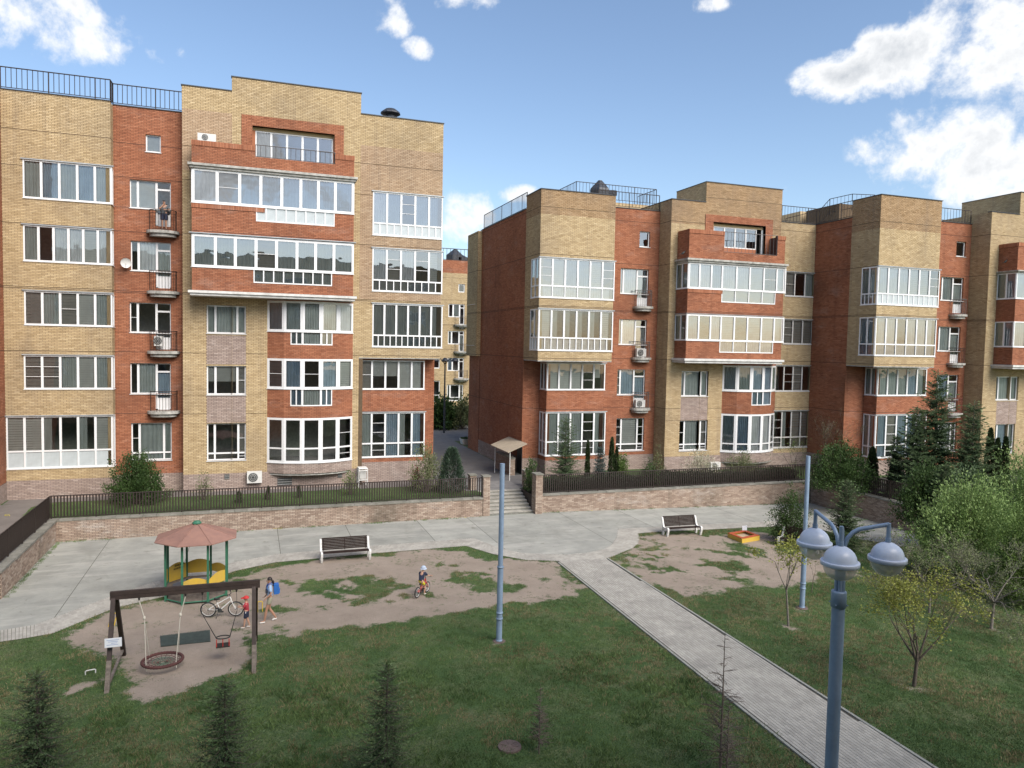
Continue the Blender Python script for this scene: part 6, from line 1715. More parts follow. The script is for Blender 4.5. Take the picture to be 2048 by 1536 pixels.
for (lx, dy, px0) in ((-.16, .70, -.035), (.69, -.20, .05), (-.23, -.50, -.0)):
    base = hp + Rh * px0 + Fh * (.03 if dy > 0 else -.03)
    end = hp + Rh * lx + Fh * dy
    d = (end - base); zr_ = 6.58 + .262
    pts = [base + Vector((0, 0, zc - .25)), base + Vector((0, 0, 6.72)), base + d * .06 + Vector((0, 0, 6.86)), base + d * .18 + Vector((0, 0, 6.96)), base + d * .32 + Vector((0, 0, 7.02)),
           end + Vector((0, 0, zt_))]
    b = MB(); b.tube(pts, .034, M['bluegrey'], 14); b.tube([end + Vector((0, 0, zt_ + .02)), end + Vector((0, 0, zr_ - .02))], .034, M['bluegrey'], 14)
    a_ = b.build('arm', T)
    q = MB(); q.tube([end + Vector((0, 0, zr_ + .07)), end + Vector((0, 0, zr_))], .045, M['bluegrey'], 14); q.build('socket', a_)
    dome((end.x, end.y, 6.58), T)
# --- two bare poles
for (bx, by), top, lb in (((998, 1282), 927, 'bare blue grey pole standing alone on the lawn, left of the footpath'), ((1604, 1215), 912, 'bare blue grey pole rising behind the left lamp head')):
    x, y, z = GG(bx, by); h = top_h(x, y, z, top)
    T = thing('metal_pole', lb, 'pole', (x, y, z), group='bare blue grey poles')
    # leans slightly like in the picture
    b = MB(); b.tube([(x, y, z - .1), (x, y, z + h * .42)], .098, M['bluegrey'], 20); b.tube([(x, y, z + h * .42), (x, y, z + h)], .082, M['bluegrey'], 20); b.build('shaft', T)
    for zz_ in (.0, .75, .95, h * .42 - .02):
        b = MB(); b.lathe([(.10, 0), (.115, .005), (.115, .05), (.10, .055)], (x, y, z + zz_), M['bluegrey'], 20); b.build('band', T)
    b = MB(); b.lathe([(.0, .02), (.2, .015), (.24, -.02)], (x, y, z), M['rust'], 14, smooth=False); b.build('base_plate', T)
# --- swing frame
xa, xb_, Ys = -3.80, .12, 24.2
zb_m = P(228, 1183, Ys)[1]; 
T = thing('swing_frame', 'dark timber swing frame with two slanted legs at each end', 'swing', (-1.8, Ys, 0))
for i, (z0, z1) in enumerate(((-.24, -.125), (-.115, 0))):
    b = MB(); b.box((xa - .12, Ys - .055, zb_m + z0), (xb_ + .15, Ys + .055, zb_m + z1), M['wooddark']); b.build('beam', T)
def beam_(p, q_, w_, m, name, T):
    p, q_ = Vector(p), Vector(q_); d = (q_ - p); L_ = d.length; rot = d.to_track_quat('Z', 'Y').to_matrix().to_4x4()
    b = MB(); b.box((-w_ / 2, -w_ / 2, 0), (w_ / 2, w_ / 2, L_), m); return b.build(name, T, Matrix.Translation(p) @ rot)
for x in (xa, xb_):
    for (fy, mm_) in ((22.95, 'wooddark'), (25.65, 'wooddark')):
        top = Vector((x + (.03 if fy > Ys else -.03), Ys + (fy - Ys) * .04, zb_m - .2)); foot = Vector((top.x, fy, -.15))
        mid = foot.lerp(top, .36)
        o = beam_(foot, mid, .125, M['woodgrey'] if fy < Ys else M['wooddark'], 'leg', T); q = beam_(mid, top, .12, M['wooddark'], 'upper_leg', o)
    beam_((x + .02, 23.15, .22), (x + .02, 25.5, .22), .07, M['woodgrey'], 'brace', T)
for x in (-3.15, -1.88, -1.40, -.42):
    b = MB(); b.lathe([(.03, 0), (.035, -.03), (.02, -.05), (.028, -.08), (.0, -.1)], (x, Ys, zb_m - .24), M['roped'], 8); b.build('hanger', T)
sgn = thing('notice_board', 'small white notice on the front left swing leg', 'sign', (xa, 23.1, 1.2))
sx_, sz_ = P(227, 1284, 23.35)
b = MB(); b.box((sx_ - .22, 23.30, sz_ - .13), (sx_ + .22, 23.315, sz_ + .13), M['paper']); o = b.build('sheet', sgn)
for k, (a, c) in enumerate(((-.17, .15), (-.13, .12), (-.05, .10), (-.17, .13))):
    b = MB(); b.box((sx_ + a, 23.297, sz_ + .07 - k * .045), (sx_ + c, 23.3, sz_ + .083 - k * .045), M['ink']); b.build('print', o)
# net swing
hx0, hx1 = -3.15, -1.88
nx, nz = P(325, 1320, Ys); R_ = .56
T = thing('net_swing', 'round burgundy nest swing hanging on pale ropes', 'swing', (nx, Ys, nz))
ring = [(nx + R_ * math.cos(t), Ys + R_ * math.sin(t), nz) for t in [2 * PI * i / 40 for i in range(41)]]
b = MB(); b.tube(ring, .042, M['ropeb'], 8, cap=False)
for i in range(40): b.lathe([(.043, -.012), (.052, 0), (.043, .012)], (0, 0, 0), M['ropeb'], 7, mw=Matrix.Translation(ring[i]) @ Matrix.Rotation(2 * PI * i / 40, 4, 'Z') @ Matrix.Rotation(PI / 2, 4, 'X'))
b.build('ring', T)
b = MB()
for i in range(18):
    t = 2 * PI * i / 18; b.tube([(nx + .06 * math.cos(t), Ys + .06 * math.sin(t), nz - .07), (nx + R_ * .97 * math.cos(t), Ys + R_ * .97 * math.sin(t), nz)], .008, M['ropeb'], 4, cap=False)
for rr in (.09, .19, .29, .39, .48): b.tube([(nx + rr * math.cos(t), Ys + rr * math.sin(t), nz - .07 * (1 - rr / R_)) for t in [2 * PI * k / 36 for k in range(37)]], .008, M['ropeb'] if rr > .3 else M['green'], 4, cap=False)
o = b.build('net', T); o['kind'] = 'stuff'
for hx, sg in ((hx0, -1), (hx1, 1)):
    kn = Vector((hx + (nx - hx) * .22, Ys, zb_m - .34 - .55))
    b = MB(); b.tube([(hx, Ys, zb_m - .34), kn], .018, M['rope'], 6); b.build('rope', T)
    b = MB(); b.lathe([(0, -.07), (.035, -.04), (.04, 0), (.035, .05), (0, .07)], kn, M['rope'], 8); b.build('knot', T)
    for sy in (-1, 1):
        t = PI / 2 * (1 if sg < 0 else 0) + 0
        e = Vector((nx + sg * R_ * .72, Ys + sy * R_ * .69, nz)); b = MB(); b.tube([kn, e], .011, M['rope'], 5); b.build('rope', T)
        b = MB(); b.tube([e, e + Vector((.02, -.03, -.12))], .012, M['rope'], 5); b.build('rope_tail', T)
# toddler seat
cx_, cz_ = P(446, 1290, Ys)
T = thing('toddler_swing', 'black and red toddler swing seat on two dark chains', 'swing', (cx_, Ys, cz_))
b = MB(); b.box((cx_ - .2, Ys - .14, cz_ - .03), (cx_ + .2, Ys + .14, cz_ + .02), M['black']); b.build('seat', T)
for sx in (-1, 0, 1):
    b = MB(); b.tube([(cx_ + sx * .18, Ys - .13, cz_), (cx_ + sx * .18, Ys - .14, cz_ + .24)], .014, M['redb'], 6); b.build('red_bar', T)
b = MB(); b.tube([(cx_ + .2 * math.cos(t), Ys + .14 * math.sin(t), cz_ + .25) for t in [2 * PI * k / 16 for k in range(17)]], .018, M['black'], 6, cap=False); b.build('safety_ring', T)
for sx, hx in ((-1, -1.40), (1, -.42)):
    b = MB(); b.tube([(hx, Ys, zb_m - .34), (hx + .02 * sx, Ys, zb_m - .9), (cx_ + sx * .2, Ys, cz_ + .25)], [.006, .008, .015], M['roped'], 5); b.build('chain', T)
# rubber mat of ribs
mc = [G(320, 1273), G(420, 1261), G(421, 1284), G(322, 1294)]
T = thing('rubber_mat', 'ribbed grey green rubber mat lying on the worn ground under the swings', 'mat', (mc[0][0] + .8, mc[0][1] - .5, 0))
b = MB(); b.add([(p[0], p[1], .012) for p in mc], [(0, 3, 2, 1)], M['rubber'], .3); b.build('backing', T)
for i in range(38):
    t0, t1 = (i + .12) / 38, (i + .82) / 38
    A, B_, C_, D_ = [Vector((*p, 0)) for p in mc]
    p = [A.lerp(B_, t0), A.lerp(B_, t1), D_.lerp(C_, t1), D_.lerp(C_, t0)]
    b = MB(); b.prism([(v.x, v.y) for v in p][::-1], .012, .034, M['rubber'], rnd.random()); b.build('rib', T)
# --- pavilion
pc = (-1.98, 30.92)
T = thing('playground_pavilion', 'eight sided play pavilion with a faded red roof and green posts', 'pavilion', (pc[0], pc[1], 0))
Rp = 1.17; va = [PI / 8 + k * PI / 4 for k in range(8)]
pp_ = [(pc[0] + Rp * math.cos(a), pc[1] + Rp * math.sin(a)) for a in va]
ze = P(361, 1095, pc[1] - 1.45)[1]; za_ = P(391, 1047, pc[1])[1]
for (x, y) in pp_:
    b = MB(); b.box((x - .04, y - .04, -.1), (x + .04, y + .04, ze + .12), M['green']); b.build('post', T)
Re = 1.56
rm = [(pc[0] + Re * math.cos(a), pc[1] + Re * math.sin(a)) for a in va]
for k in range(8):
    a, c = rm[k], rm[(k + 1) % 8]
    b = MB(); ap = (pc[0], pc[1], za_)
    def sh_(p, f=.995): return (pc[0] + (p[0] - pc[0]) * f, pc[1] + (p[1] - pc[1]) * f)
    am = ((a[0] + c[0]) / 2, (a[1] + c[1]) / 2); tw_ = .012
    da = Vector((a[0] - c[0], a[1] - c[1], 0)).normalized() * tw_
    A = (a[0] - da.x, a[1] - da.y, ze); Cc = (c[0] + da.x, c[1] + da.y, ze)
    up = .03
    b.add([A, Cc, ap, (A[0], A[1], A[2] + up), (Cc[0], Cc[1], Cc[2] + up), (ap[0], ap[1], ap[2] + up)], [(3, 4, 5), (0, 2, 1), (0, 1, 4, 3)], M['salmon'], rnd.random()); b.build('roof_panel', T)
    b = MB(); b.tube([(a[0], a[1], ze + .025), (pc[0], pc[1], za_ + .04)], .018, M['salmon'], 5, tone=0); b.build('ridge', T)
    b = MB(); b.tube([(pp_[k][0], pp_[k][1], .07), (pp_[(k + 1) % 8][0], pp_[(k + 1) % 8][1], .07)], .03, M['green'], 4); b.build('bottom_rail', T)
b = MB(); b.lathe([(0, .08), (.10, .07), (.17, 0), (.17, -.04), (0, -.04)], (pc[0], pc[1], za_ + .04), M['green'], 8, smooth=False); b.build('finial', T)
b = MB(); b.prism([(pc[0] + 1.1 * math.cos(a), pc[1] + 1.1 * math.sin(a)) for a in va], .02, .05, M['woodgrey']); b.build('floor', T)
def ypanel(i, z0, z1, bulge, name, inset=.0, wave=0.0):
    a, c = pp_[i], pp_[(i + 1) % 8]
    a = (pc[0] + (a[0] - pc[0]) * (1 - inset), pc[1] + (a[1] - pc[1]) * (1 - inset)); c = (pc[0] + (c[0] - pc[0]) * (1 - inset), pc[1] + (c[1] - pc[1]) * (1 - inset))
    L_ = math.dist(a, c); u = ((c[0] - a[0]) / L_, (c[1] - a[1]) / L_); n = (u[1], -u[0])
    k = 8; b = MB(); vs = []
    for j in range(k + 1):
        t = j / k; x = a[0] + (c[0] - a[0]) * t; y = a[1] + (c[1] - a[1]) * t; zt2 = z1 + bulge * math.sin(PI * t) + wave * (t - .5)
        for d in (0, .02): vs += [(x + n[0] * d, y + n[1] * d, z0), (x + n[0] * d, y + n[1] * d, zt2)]
    fs = []
    for j in range(k):
        o = j * 4; fs += [(o, o + 4, o + 5, o + 1), (o + 2, o + 3, o + 7, o + 6), (o + 1, o + 5, o + 7, o + 3), (o, o + 2, o + 6, o + 4)]
    b.add(vs, fs, M['yellowp']); return b.build(name, T), a, u, n
for i in (1, 2, 3): ypanel(i, .56, .98, .13, 'back_panel', wave=.12 if i == 3 else 0)
ypanel(5, .66, .85, .12, 'side_panel', inset=.03); ypanel(6, .62, .92, .12, 'side_panel', inset=.03, wave=.22); ypanel(0, .60, .86, .12, 'side_panel')
for i in (1, 2, 3, 4):
    a, c = pp_[i], pp_[(i + 1) % 8]; f = .82
    b = MB(); b.prism([a, c, (pc[0] + (c[0] - pc[0]) * f, pc[1] + (c[1] - pc[1]) * f), (pc[0] + (a[0] - pc[0]) * f, pc[1] + (a[1] - pc[1]) * f)][::-1], .40, .43, M['woodgrey']); b.build('seat', T)
# black scribbled graffiti on the back panel
gp, a_, u_, n_ = ypanel(2, .9801 - .56, .981, .12, 'graffiti_panel', inset=.012)
b = MB(); gr_ = random.Random(2)
for (s0, z0) in ((.15, .98), (.2, .86)):
    s = s0
    for k in range(6):
        p = [(a_[0] + u_[0] * (s + dx) * .9 - n_[0] * .012, a_[1] + u_[1] * (s + dx) * .9 - n_[1] * .012, z0 + dz) for dx, dz in ((0, 0), (.02, .07), (.035, .0), (.05, .06), (.05, -.01))]
        b.tube(p, .0065, M['black'], 4); s += .09
gf = b.build('graffiti', gp)
# --- benches
def bench_mesh():
    prof = []   # side outline of the casting (y forward negative = seat front), z up
    outer = [(.10, 0), (.06, .0), (.03, .16), (.10, .28), (.02, .36), (-.20, .37), (-.34, .40), (-.40, .33), (-.36, .22), (-.30, .10), (-.33, 0), (-.40, 0), (-.45, .12), (-.50, .30), (-.50, .42), (-.42, .50), (-.30, .48), (-.10, .44), (.03, .46), (.10, .58), (.17, .80), (.24, .92), (.32, .93), (.33, .88), (.26, .84), (.22, .70), (.16, .50), (.17, .30), (.16, .12), (.20, 0)]
    return outer
M['side'] = M['whitec']
def bench(label, x, y, z, rz, L=2.0, group='park benches with white castings and brown slats'):
    T = thing('park_bench', label, 'bench', (x, y, z), rz, group)
    W0 = WM[T.name]
    ol = bench_mesh()
    for sx in (-L / 2, L / 2):
        b = MB(); t = .045; n = len(ol)
        vs = [(sx - t, y_, z_) for y_, z_ in ol] + [(sx + t, y_, z_) for y_, z_ in ol]
        fs = [tuple(range(n))[::-1], tuple(range(n, 2 * n))] + [(i, (i + 1) % n, (i + 1) % n + n, i + n) for i in range(n)]
        b.add(vs, fs, M['side']); b.build('side_frame', T, W0)
    for i in range(7):   # seat slats
        yy = -.42 + i * .075; zz_ = .44 - .012 * i + (.0 if i else -.02)
        b = MB(); b.box((-L / 2 + .045, yy, zz_), (L / 2 - .045, yy + .058, zz_ + .028), M['slat'], rnd.random()); b.build('slat', T, W0)
    for i in range(8):   # back slats
        t = i / 7; yy = .09 + .19 * t; zz_ = .46 + .45 * t
        b = MB(); b.box((-L / 2 + .045, yy, zz_), (L / 2 - .045, yy + .026, zz_ + .056), M['slat'], rnd.random()); b.build('slat', T, W0)
    for sx in (-L / 2 + .12, 0, L / 2 - .12):
        b = MB(); b.tube([(sx, .13, .42), (sx, .32, .93)], .018, M['iron'], 4); b.build('strap', T, W0)
    return T
def between(a, c): return ((a[0] + c[0]) / 2, (a[1] + c[1]) / 2, (a[2] + c[2]) / 2)
a, c = GG(646, 1127), GG(738, 1120); m_ = between(a, c)
bench('slatted bench with white ends on the paving edge, left of the cycling child', m_[0] + .0, m_[1] + .45, m_[2], 0, L=2.15)
a, c = GG(1338, 1074), GG(1402, 1071); m_ = between(a, c)
bench('slatted bench with scrolled white ends beside the sandpit, facing the lawn', m_[0] + .0, m_[1] + .45, m_[2], math.radians(-3), L=2.0)
a = GG(1606, 1100)
bench('dark slatted bench half hidden behind the left lamp head', a[0] + .1, a[1] + .3, a[2], math.radians(-62), L=2.0)
# --- sandpit
cs = [GG(1455, 1074), GG(1484, 1086), GG(1519, 1080), GG(1490, 1069)]
T = thing('sandpit', 'low sandpit with yellow sides and red seat boards', 'sandpit', cs[1])
for i in range(4):
    a, c = Vector(cs[i]), Vector(cs[(i + 1) % 4]); d = (c - a).normalized(); n = Vector((-d.y, d.x, 0)); 
    if n.dot(Vector(cs[(i + 2) % 4]) - a) > 0: n = -n
    b = MB(); b.prism([(a.x, a.y), (c.x, c.y), (c.x - n.x * .03, c.y - n.y * .03), (a.x - n.x * .03, a.y - n.y * .03)], a.z - .05, a.z + .22, M['yellowp']); b.build('side_board', T)
    b = MB(); i0 = a + d * .04 - n * .0; i1 = c - d * .04; w2 = n * -.17
    b.prism([(i0.x + n.x * .02, i0.y + n.y * .02), (i1.x + n.x * .02, i1.y + n.y * .02), (i1.x + w2.x - d.x * .15, i1.y + w2.y - d.y * .15), (i0.x + w2.x + d.x * .15, i0.y + w2.y + d.y * .15)], a.z + .22, a.z + .25, M['redp']); b.build('seat_board', T)
b = MB(); cen = sum((Vector(p) for p in cs), Vector()) / 4; b.prism([(cen.x + (p[0] - cen.x) * .95, cen.y + (p[1] - cen.y) * .95) for p in cs], cs[0][2] + .01, cs[0][2] + .07, M['sand']); b.build('sand', T)
T = thing('notice_board', 'tiny white notice on a stick at the back of the sandpit', 'sign', (cs[3][0], cs[3][1], cs[3][2]))
x_, z_ = P(1489, 1056, cs[3][1] + .1)
b = MB(); b.tube([(x_, cs[3][1] + .12, cs[3][2]), (x_, cs[3][1] + .12, z_ + .1)], .014, M['woodgrey'], 5); b.build('stick', T)
b = MB(); b.box((x_ - .16, cs[3][1] + .085, z_ - .13), (x_ + .16, cs[3][1] + .10, z_ + .13), M['paper']); b.build('sheet', T)
# --- small yellow and pale hoops
def hoop(name, label, px, py, w_, h_, m, r=.018, rot=0.0, lean=0.0):
    x, y, z = GG(px, py); T = thing(name, label, 'hoop', (x, y, z))
    b = MB(); pts = [(-w_ / 2, 0, -.05), (-w_ / 2 + lean, 0, h_ * .9), (-w_ / 2 + lean + .03, 0, h_), (w_ / 2 + lean - .03, 0, h_), (w_ / 2 + lean, 0, h_ * .9), (w_ / 2, 0, -.05)]
    b.tube(pts, r, M[m], 7); b.build('bar', T, Matrix.Translation((x, y, z)) @ Matrix.Rotation(rot, 4, 'Z'))
M['yel'] = mat('yellow painted pipe', (.62, .42, .05), .4, var=.08)
hoop('play_hoop', 'yellow bent pipe behind the left swing legs', 222, 1252, .18, .42, 'yel', rot=.4, lean=.1)
hoop('play_hoop', 'yellow hoop between the right swing leg and the walking woman', 520, 1222, .17, .36, 'yel')
hoop('play_hoop', 'low pale hoop in the grass left of the swing', 181, 1346, .26, .09, 'whitec', rot=.25)
# --- manhole
x, y, z = GG(1019, 1495)
T = thing('manhole_cover', 'round brown manhole cover in the lawn at the bottom', 'manhole cover', (x, y, z))
b = MB(); b.lathe([(0, .05), (.27, .05), (.29, .045), (.30, .0)], (x, y, z), M['rust'], 28, smooth=False); b.build('lid', T)
for k in range(6):
    b = MB(); a = k * PI / 3; b.box((-.012, .07, .05), (.012, .22, .058), M['rust'], mw=Matrix.Translation((x, y, z)) @ Matrix.Rotation(a, 4, 'Z')); b.build('rib', T)
# --- air conditioners, dish, cage
def ac(label, Yp, px0, py0, px1, py1, bracket=True, group='outdoor air conditioner units'):
    x0, z1 = P(px0, py0, Yp); x1, z0 = P(px1, py1, Yp)
    T = thing('air_conditioner', label, 'air conditioner', ((x0 + x1) / 2, Yp, z0))
    b = MB(); b.box((x0, Yp, z0), (x1, Yp + .3, z1), M['acw']); o = b.build('casing', T)
    cx, cz, r = x0 + (x1 - x0) * .4, (z0 + z1) / 2, (z1 - z0) * .42
    b = MB(); b.lathe([(0, .012), (r * .9, .012), (r, 0)], (0, 0, 0), M['acd'], 20, mw=Matrix.Translation((cx, Yp, cz)) @ Matrix.Rotation(PI / 2, 4, 'X')); b.build('fan_grille', o)
    for q_ in (.35, .65, .95):
        b = MB(); b.tube([(cx + r * q_ * math.cos(t), Yp - .016, cz + r * q_ * math.sin(t)) for t in [2 * PI * k / 16 for k in range(17)]], .008, M['acw'], 4, cap=False); b.build('guard_ring', o)
    if bracket:
        b = MB(); b.box((x0 + .08, Yp + .04, z0 - .05), (x0 + .12, Yp + .45, z0 - .005), M['acd']); b.box((x1 - .12, Yp + .04, z0 - .05), (x1 - .08, Yp + .45, z0 - .005), M['acd']); o = b.build('bracket', T); o['kind'] = 'stuff'
ac('white air conditioner unit low on the wall, just left of the round bay', 46.3, 494, 944, 524, 965.5)
ac('air conditioner unit standing behind the top parapet of the left house', 46.0, 395, 265, 432, 284, False)
ac('air conditioner unit low behind the fence, before the right house', 46.2, 1422, 925, 1441, 939)
ac('air conditioner unit inside the third balcony from the top on the left house', 47.1, 308, 672, 326, 692, False)
ac('air conditioner unit on the middle balcony of the right house', 47.8, 1274, 697, 1292, 714, False)
ac('air conditioner unit on the lowest balcony of the right house', 47.8, 1272, 800, 1290, 815, False)
x, z = P(252, 526, 47.2)
T = thing('satellite_dish', 'pale satellite dish on the red wall beside the balconies', 'satellite dish', (x, 47.3, z))
mwd = Matrix.Translation((x, 47.15, z)) @ Matrix.Rotation(math.radians(100), 4, 'X') @ Matrix.Rotation(.3, 4, 'Y')
b = MB(); b.lathe([(0, -.06), (.10, -.05), (.20, -.025), (.27, .005), (.28, .02)], (0, 0, 0), M['acw'], 24, mw=mwd); b.build('dish', T)
b = MB(); b.tube([(x, 47.2, z - .05), (x + .05, 47.42, z - .12), (x + .05, 47.5, z - .12)], .02, M['acw'], 6); b.build('arm', T)
b = MB(); b.tube([(x, 47.1, z - .27), (x + .02, 46.85, z - .03)], .01, M['acw'], 5); b.build('feed_arm', T)
x0, z1 = P(716, 936, 46.3); x1, z0 = P(733, 967, 46.3); z0 = TZ
T = thing('metal_cage', 'white open metal cage standing against the wall of the left house', 'cage', ((x0 + x1) / 2, 46.3, z0))
for xx in (x0, x1):
    for yy in (45.9, 46.6): b = MB(); b.tube([(xx, yy, z0), (xx, yy, z1)], .03, M['white'], 4); b.build('post', T)
for zz_ in (z0 + .45, z1 - .12, z1):
    for yy in (45.9, 46.6): b = MB(); b.tube([(x0, yy, zz_), (x1, yy, zz_)], .03, M['white'], 4); b.build('rail', T)
b = MB(); b.box((x0, 45.9, z1), (x1, 46.6, z1 + .04), M['white']); b.build('top', T)
b = MB(); b.box((x0 + .1, 46.1, z0 + .5), (x1 - .05, 46.5, z1 - .15), M['acw']); b.build('unit', T)
for k in range(6): b = MB(); b.tube([(x0 + .08 + k * .07, 45.9, z0 + .45), (x0 + .08 + k * .07, 45.9, z1 - .12)], .008, M['white'], 4); b.build('bar', T)
# plinth openings
for (a, c, d, e) in ((449, 949, 459, 958), (555, 957, 584, 970), (676, 947, 684, 955)):
    x0, z1 = P(a, c, 46.6); x1, z0 = P(d, e, 46.6)
    b = MB(); b.box((x0, 46.62, z0), (x1, 46.66, z1), M['acd']); 
    o = b.build('vent_opening', B1)
    for k in range(3): q = MB(); q.box((x0, 46.605, z0 + (z1 - z0) * (k + .4) / 3), (x1, 46.618, z0 + (z1 - z0) * (k + .5) / 3), M['acw']); q.build('louvre', o)
# --- canopy and basement entrance at the side of the right house
y0, za1 = S(1018.5, 873, 17.8); y1, za2 = S(1055.6, 887, 17.8)
zz_ = (za1 + za2) / 2; Xo = 15.9
o0 = S(981, 889, Xo); o1 = S(1016, 905, Xo); zo = (o0[1] + o1[1]) / 2
T = thing('entrance_canopy', 'flat beige canopy over the basement entrance on the side wall', 'canopy', (17.0, y1, TZ))
b = MB(); vs = [(17.76, y1, zz_), (17.76, y0, zz_), (Xo, o0[0], zo), (Xo, o1[0], zo)]
b.add(vs + [(v[0], v[1], v[2] - .05) for v in vs], [(0, 1, 2, 3), (7, 6, 5, 4), (0, 3, 7, 4), (1, 5, 6, 2), (2, 6, 7, 3), (0, 4, 5, 1)], M['sheetm']); b.build('roof_sheet', T)
for yy in (o0[0] - .3, o1[0] + .3): b = MB(); b.tube([(Xo + .25, yy, zo - .04), (Xo + .25, yy, TZ)], .025, M['white'], 6); b.build('post', T)
for k in range(6):
    t = (k + .5) / 6; b = MB(); b.tube([Vector(vs[1]).lerp(Vector(vs[0]), t) + Vector((0, 0, .012)), Vector(vs[2]).lerp(Vector(vs[3]), t) + Vector((0, 0, .012))], .008, M['sheetm'], 4); b.build('seam', T)
pa = G(978, 939, TZ); pb = G(1020, 951, TZ)
ya, yb2 = max(pa[1], pb[1]), min(pa[1], pb[1]); xw = pb[0]
T = thing('garden_wall', 'short brick parapet around the basement entrance under the canopy', 'wall', (xw, yb2, TZ))
ztw = S(1013, 915, xw)[1] if False else TZ + 1.15
for O, u, n, a, c in (((xw, 0, 0), (0, 1), (-1, 0), yb2, yb2 + 3.2), ((0, yb2, 0), FU, FN, xw, xw + .35)):
    b = MB(); b.fbox(O, u, n, a, c, TZ, ztw, -.3, 0, M['gbj']); b.build('core', T)
    nearest_bricks(T, brick_arrays(O, u, n, a, c, TZ, ztw, L=.25, Hc=.079, J=.014, zref=ztw), O, u, n, M['gb'], 120, .014, 5)
b = MB(); b.box((xw - .03, yb2 - .03, ztw), (xw + .38, yb2 + 3.2, ztw + .07), M['coping'], .3); b.build('coping_slab', T)
dq = MB(); dq.box((17.74, yb2 + .2, TZ), (17.765, yb2 + 1.2, TZ + 2.1), M['darkcap']); dq.build('basement_door', B2)
dq = MB(); dq.box((xw + .4, yb2 + .1, TZ + .014), (17.7, yb2 + 3.0, TZ + .02), M['acd']); dq.build('stair_pit_shade', B2)  # flat dark sheet: shade of the unbuilt stair pit put in as colour
# --- far street lamp, planter and kerb
x, y = G(888, 868, .9); 
T = thing('street_lamp', 'dark distant street lamp with three hanging heads in the gap between the houses', 'street lamp', (x, y, .9))
h = top_h(x, y, .9, 719); M['lampdark'] = mat('dark lamp metal', (.03, .035, .045), .5, var=.1)
b = MB(); b.tube([(x, y, .9), (x, y, .9 + h)], [.11, .07], M['lampdark'], 8); b.build('pole', T)
for dx in (-1.0, 0, 1.0):
    b = MB(); b.tube([(x, y, .9 + h - .5), (x + dx * .5, y, .9 + h + .1), (x + dx, y, .9 + h + .05)], .04, M['lampdark'], 5); b.build('arm', T)
    b = MB(); b.lathe([(0, .2), (.2, .12), (.38, -.1), (.4, -.2), (0, -.24)], (x + dx, y, .9 + h), M['lampdark'], 10); b.build('lamp_head', T)
x, y = G(932, 888, TZ)
T = thing('planter', 'white concrete planter at the far corner of the right house', 'planter', (x, y, TZ))
b = MB(); b.lathe([(.55, 0), (.7, .45), (.72, .5), (.62, .5), (.6, .42), (0, .42)], (x, y, TZ), M['white'], 4, smooth=False, mw=Matrix.Translation((x, y, 0)) @ Matrix.Rotation(PI / 4, 4, 'Z') @ Matrix.Translation((-x, -y, 0))); b.build('bowl', T)
gg_ = np.random.default_rng(5); n = 160; pts = np.stack([x + gg_.uniform(-.4, .4, n), y + gg_.uniform(-.4, .4, n), np.full(n, TZ + .45)], 1); d = rdirs(gg_, n); d[:, 2] = abs(d[:, 2]) + .4; d /= np.linalg.norm(d, axis=1)[:, None]
V, F = quads(pts, d, perp(gg_, d), .22, .1); link(bpy.data.objects.new('plants', mesh_np('plants', V, F, M['leafd'], gg_.random(n))), T)
kerb = thing_part('kerb', None) if False else None
T = thing('kerb', 'black and white striped kerb along the far road', 'kerb', (18, 76.5, TZ))
for i in range(16):
    b = MB(); b.box((6 + i * 1.9, 76.3, TZ), (6 + i * 1.9 + 1.88, 76.6, TZ + .2), M['white'] if i % 3 else M['black']); b.build('kerbstone', T)
# birds on the cornices
def bird(label, px, py, Yp):
    x, z = P(px, py, Yp); T = thing('crow', label, 'bird', (x, Yp, z))
    b = MB(); b.lathe([(0, -.16), (.05, -.12), (.075, 0), (.06, .1), (.03, .15)], (0, 0, 0), M['black'], 10, mw=Matrix.Translation((x, Yp, z + .12)) @ Matrix.Rotation(math.radians(55), 4, 'Y')); b.build('body', T)
    b = MB(); b.lathe([(0, -.045), (.04, -.01), (.04, .02), (0, .05)], (x + .13, Yp, z + .24), M['black'], 8); b.tube([(x + .16, Yp, z + .245), (x + .23, Yp, z + .225)], [.015, .003], M['black'], 5); b.build('head', T)
    b = MB(); b.box((x - .3, Yp - .03, z + .03), (x - .1, Yp + .03, z + .05), M['black']); b.build('tail', T)
    for s in (-.02, .02): b = MB(); b.tube([(x, Yp + s, z + .08), (x, Yp + s, z)], .006, M['black'], 4); b.build('leg', T)
bird('black bird perched on the cornice of the right house bay', 1366, 509.5, 45.0)
bird('black bird on the pale cornice at the right edge of the picture', 2011, 526, 40.6)
T = thing('birdhouse', 'tiny white birdhouse shaped ornament beside the red leaved shrub', 'ornament', (0, 0, 0)) if False else None
# ------------------------------------------------------------------ people and bicycles
M['skin'] = mat('skin', (.46, .27, .19), .55, var=.05)
M['skint'] = mat('tanned skin', (.38, .21, .14), .55, var=.05)
M['hair'] = mat('dark brown hair', (.018, .012, .010), .5, var=.2, scale=30)
M['hairs'] = mat('short dark hair', (.03, .024, .02), .7, var=.2, scale=30)
M['shirt'] = mat('light blue shirt', (.34, .47, .66), .85, var=.1, scale=8, bump=.2)
M['shorts'] = mat('olive beige shorts', (.30, .29, .22), .9, var=.1, scale=8, bump=.2)
M['pack'] = mat('bright blue backpack', (.02, .13, .45), .7, var=.15, scale=8)
M['strap'] = mat('dark strap', (.03, .035, .06), .8)
M['shoe'] = mat('white shoe', (.70, .69, .66), .6, var=.05)
M['tee'] = mat('red and navy tee shirt', (.48, .045, .06), .85, col2=(.30, .03, .05), scale=9)
M['navy'] = mat('navy cloth', (.018, .025, .055), .85, var=.15)
M['grey'] = mat('dark grey tee shirt', (.10, .11, .12), .85, var=.1)
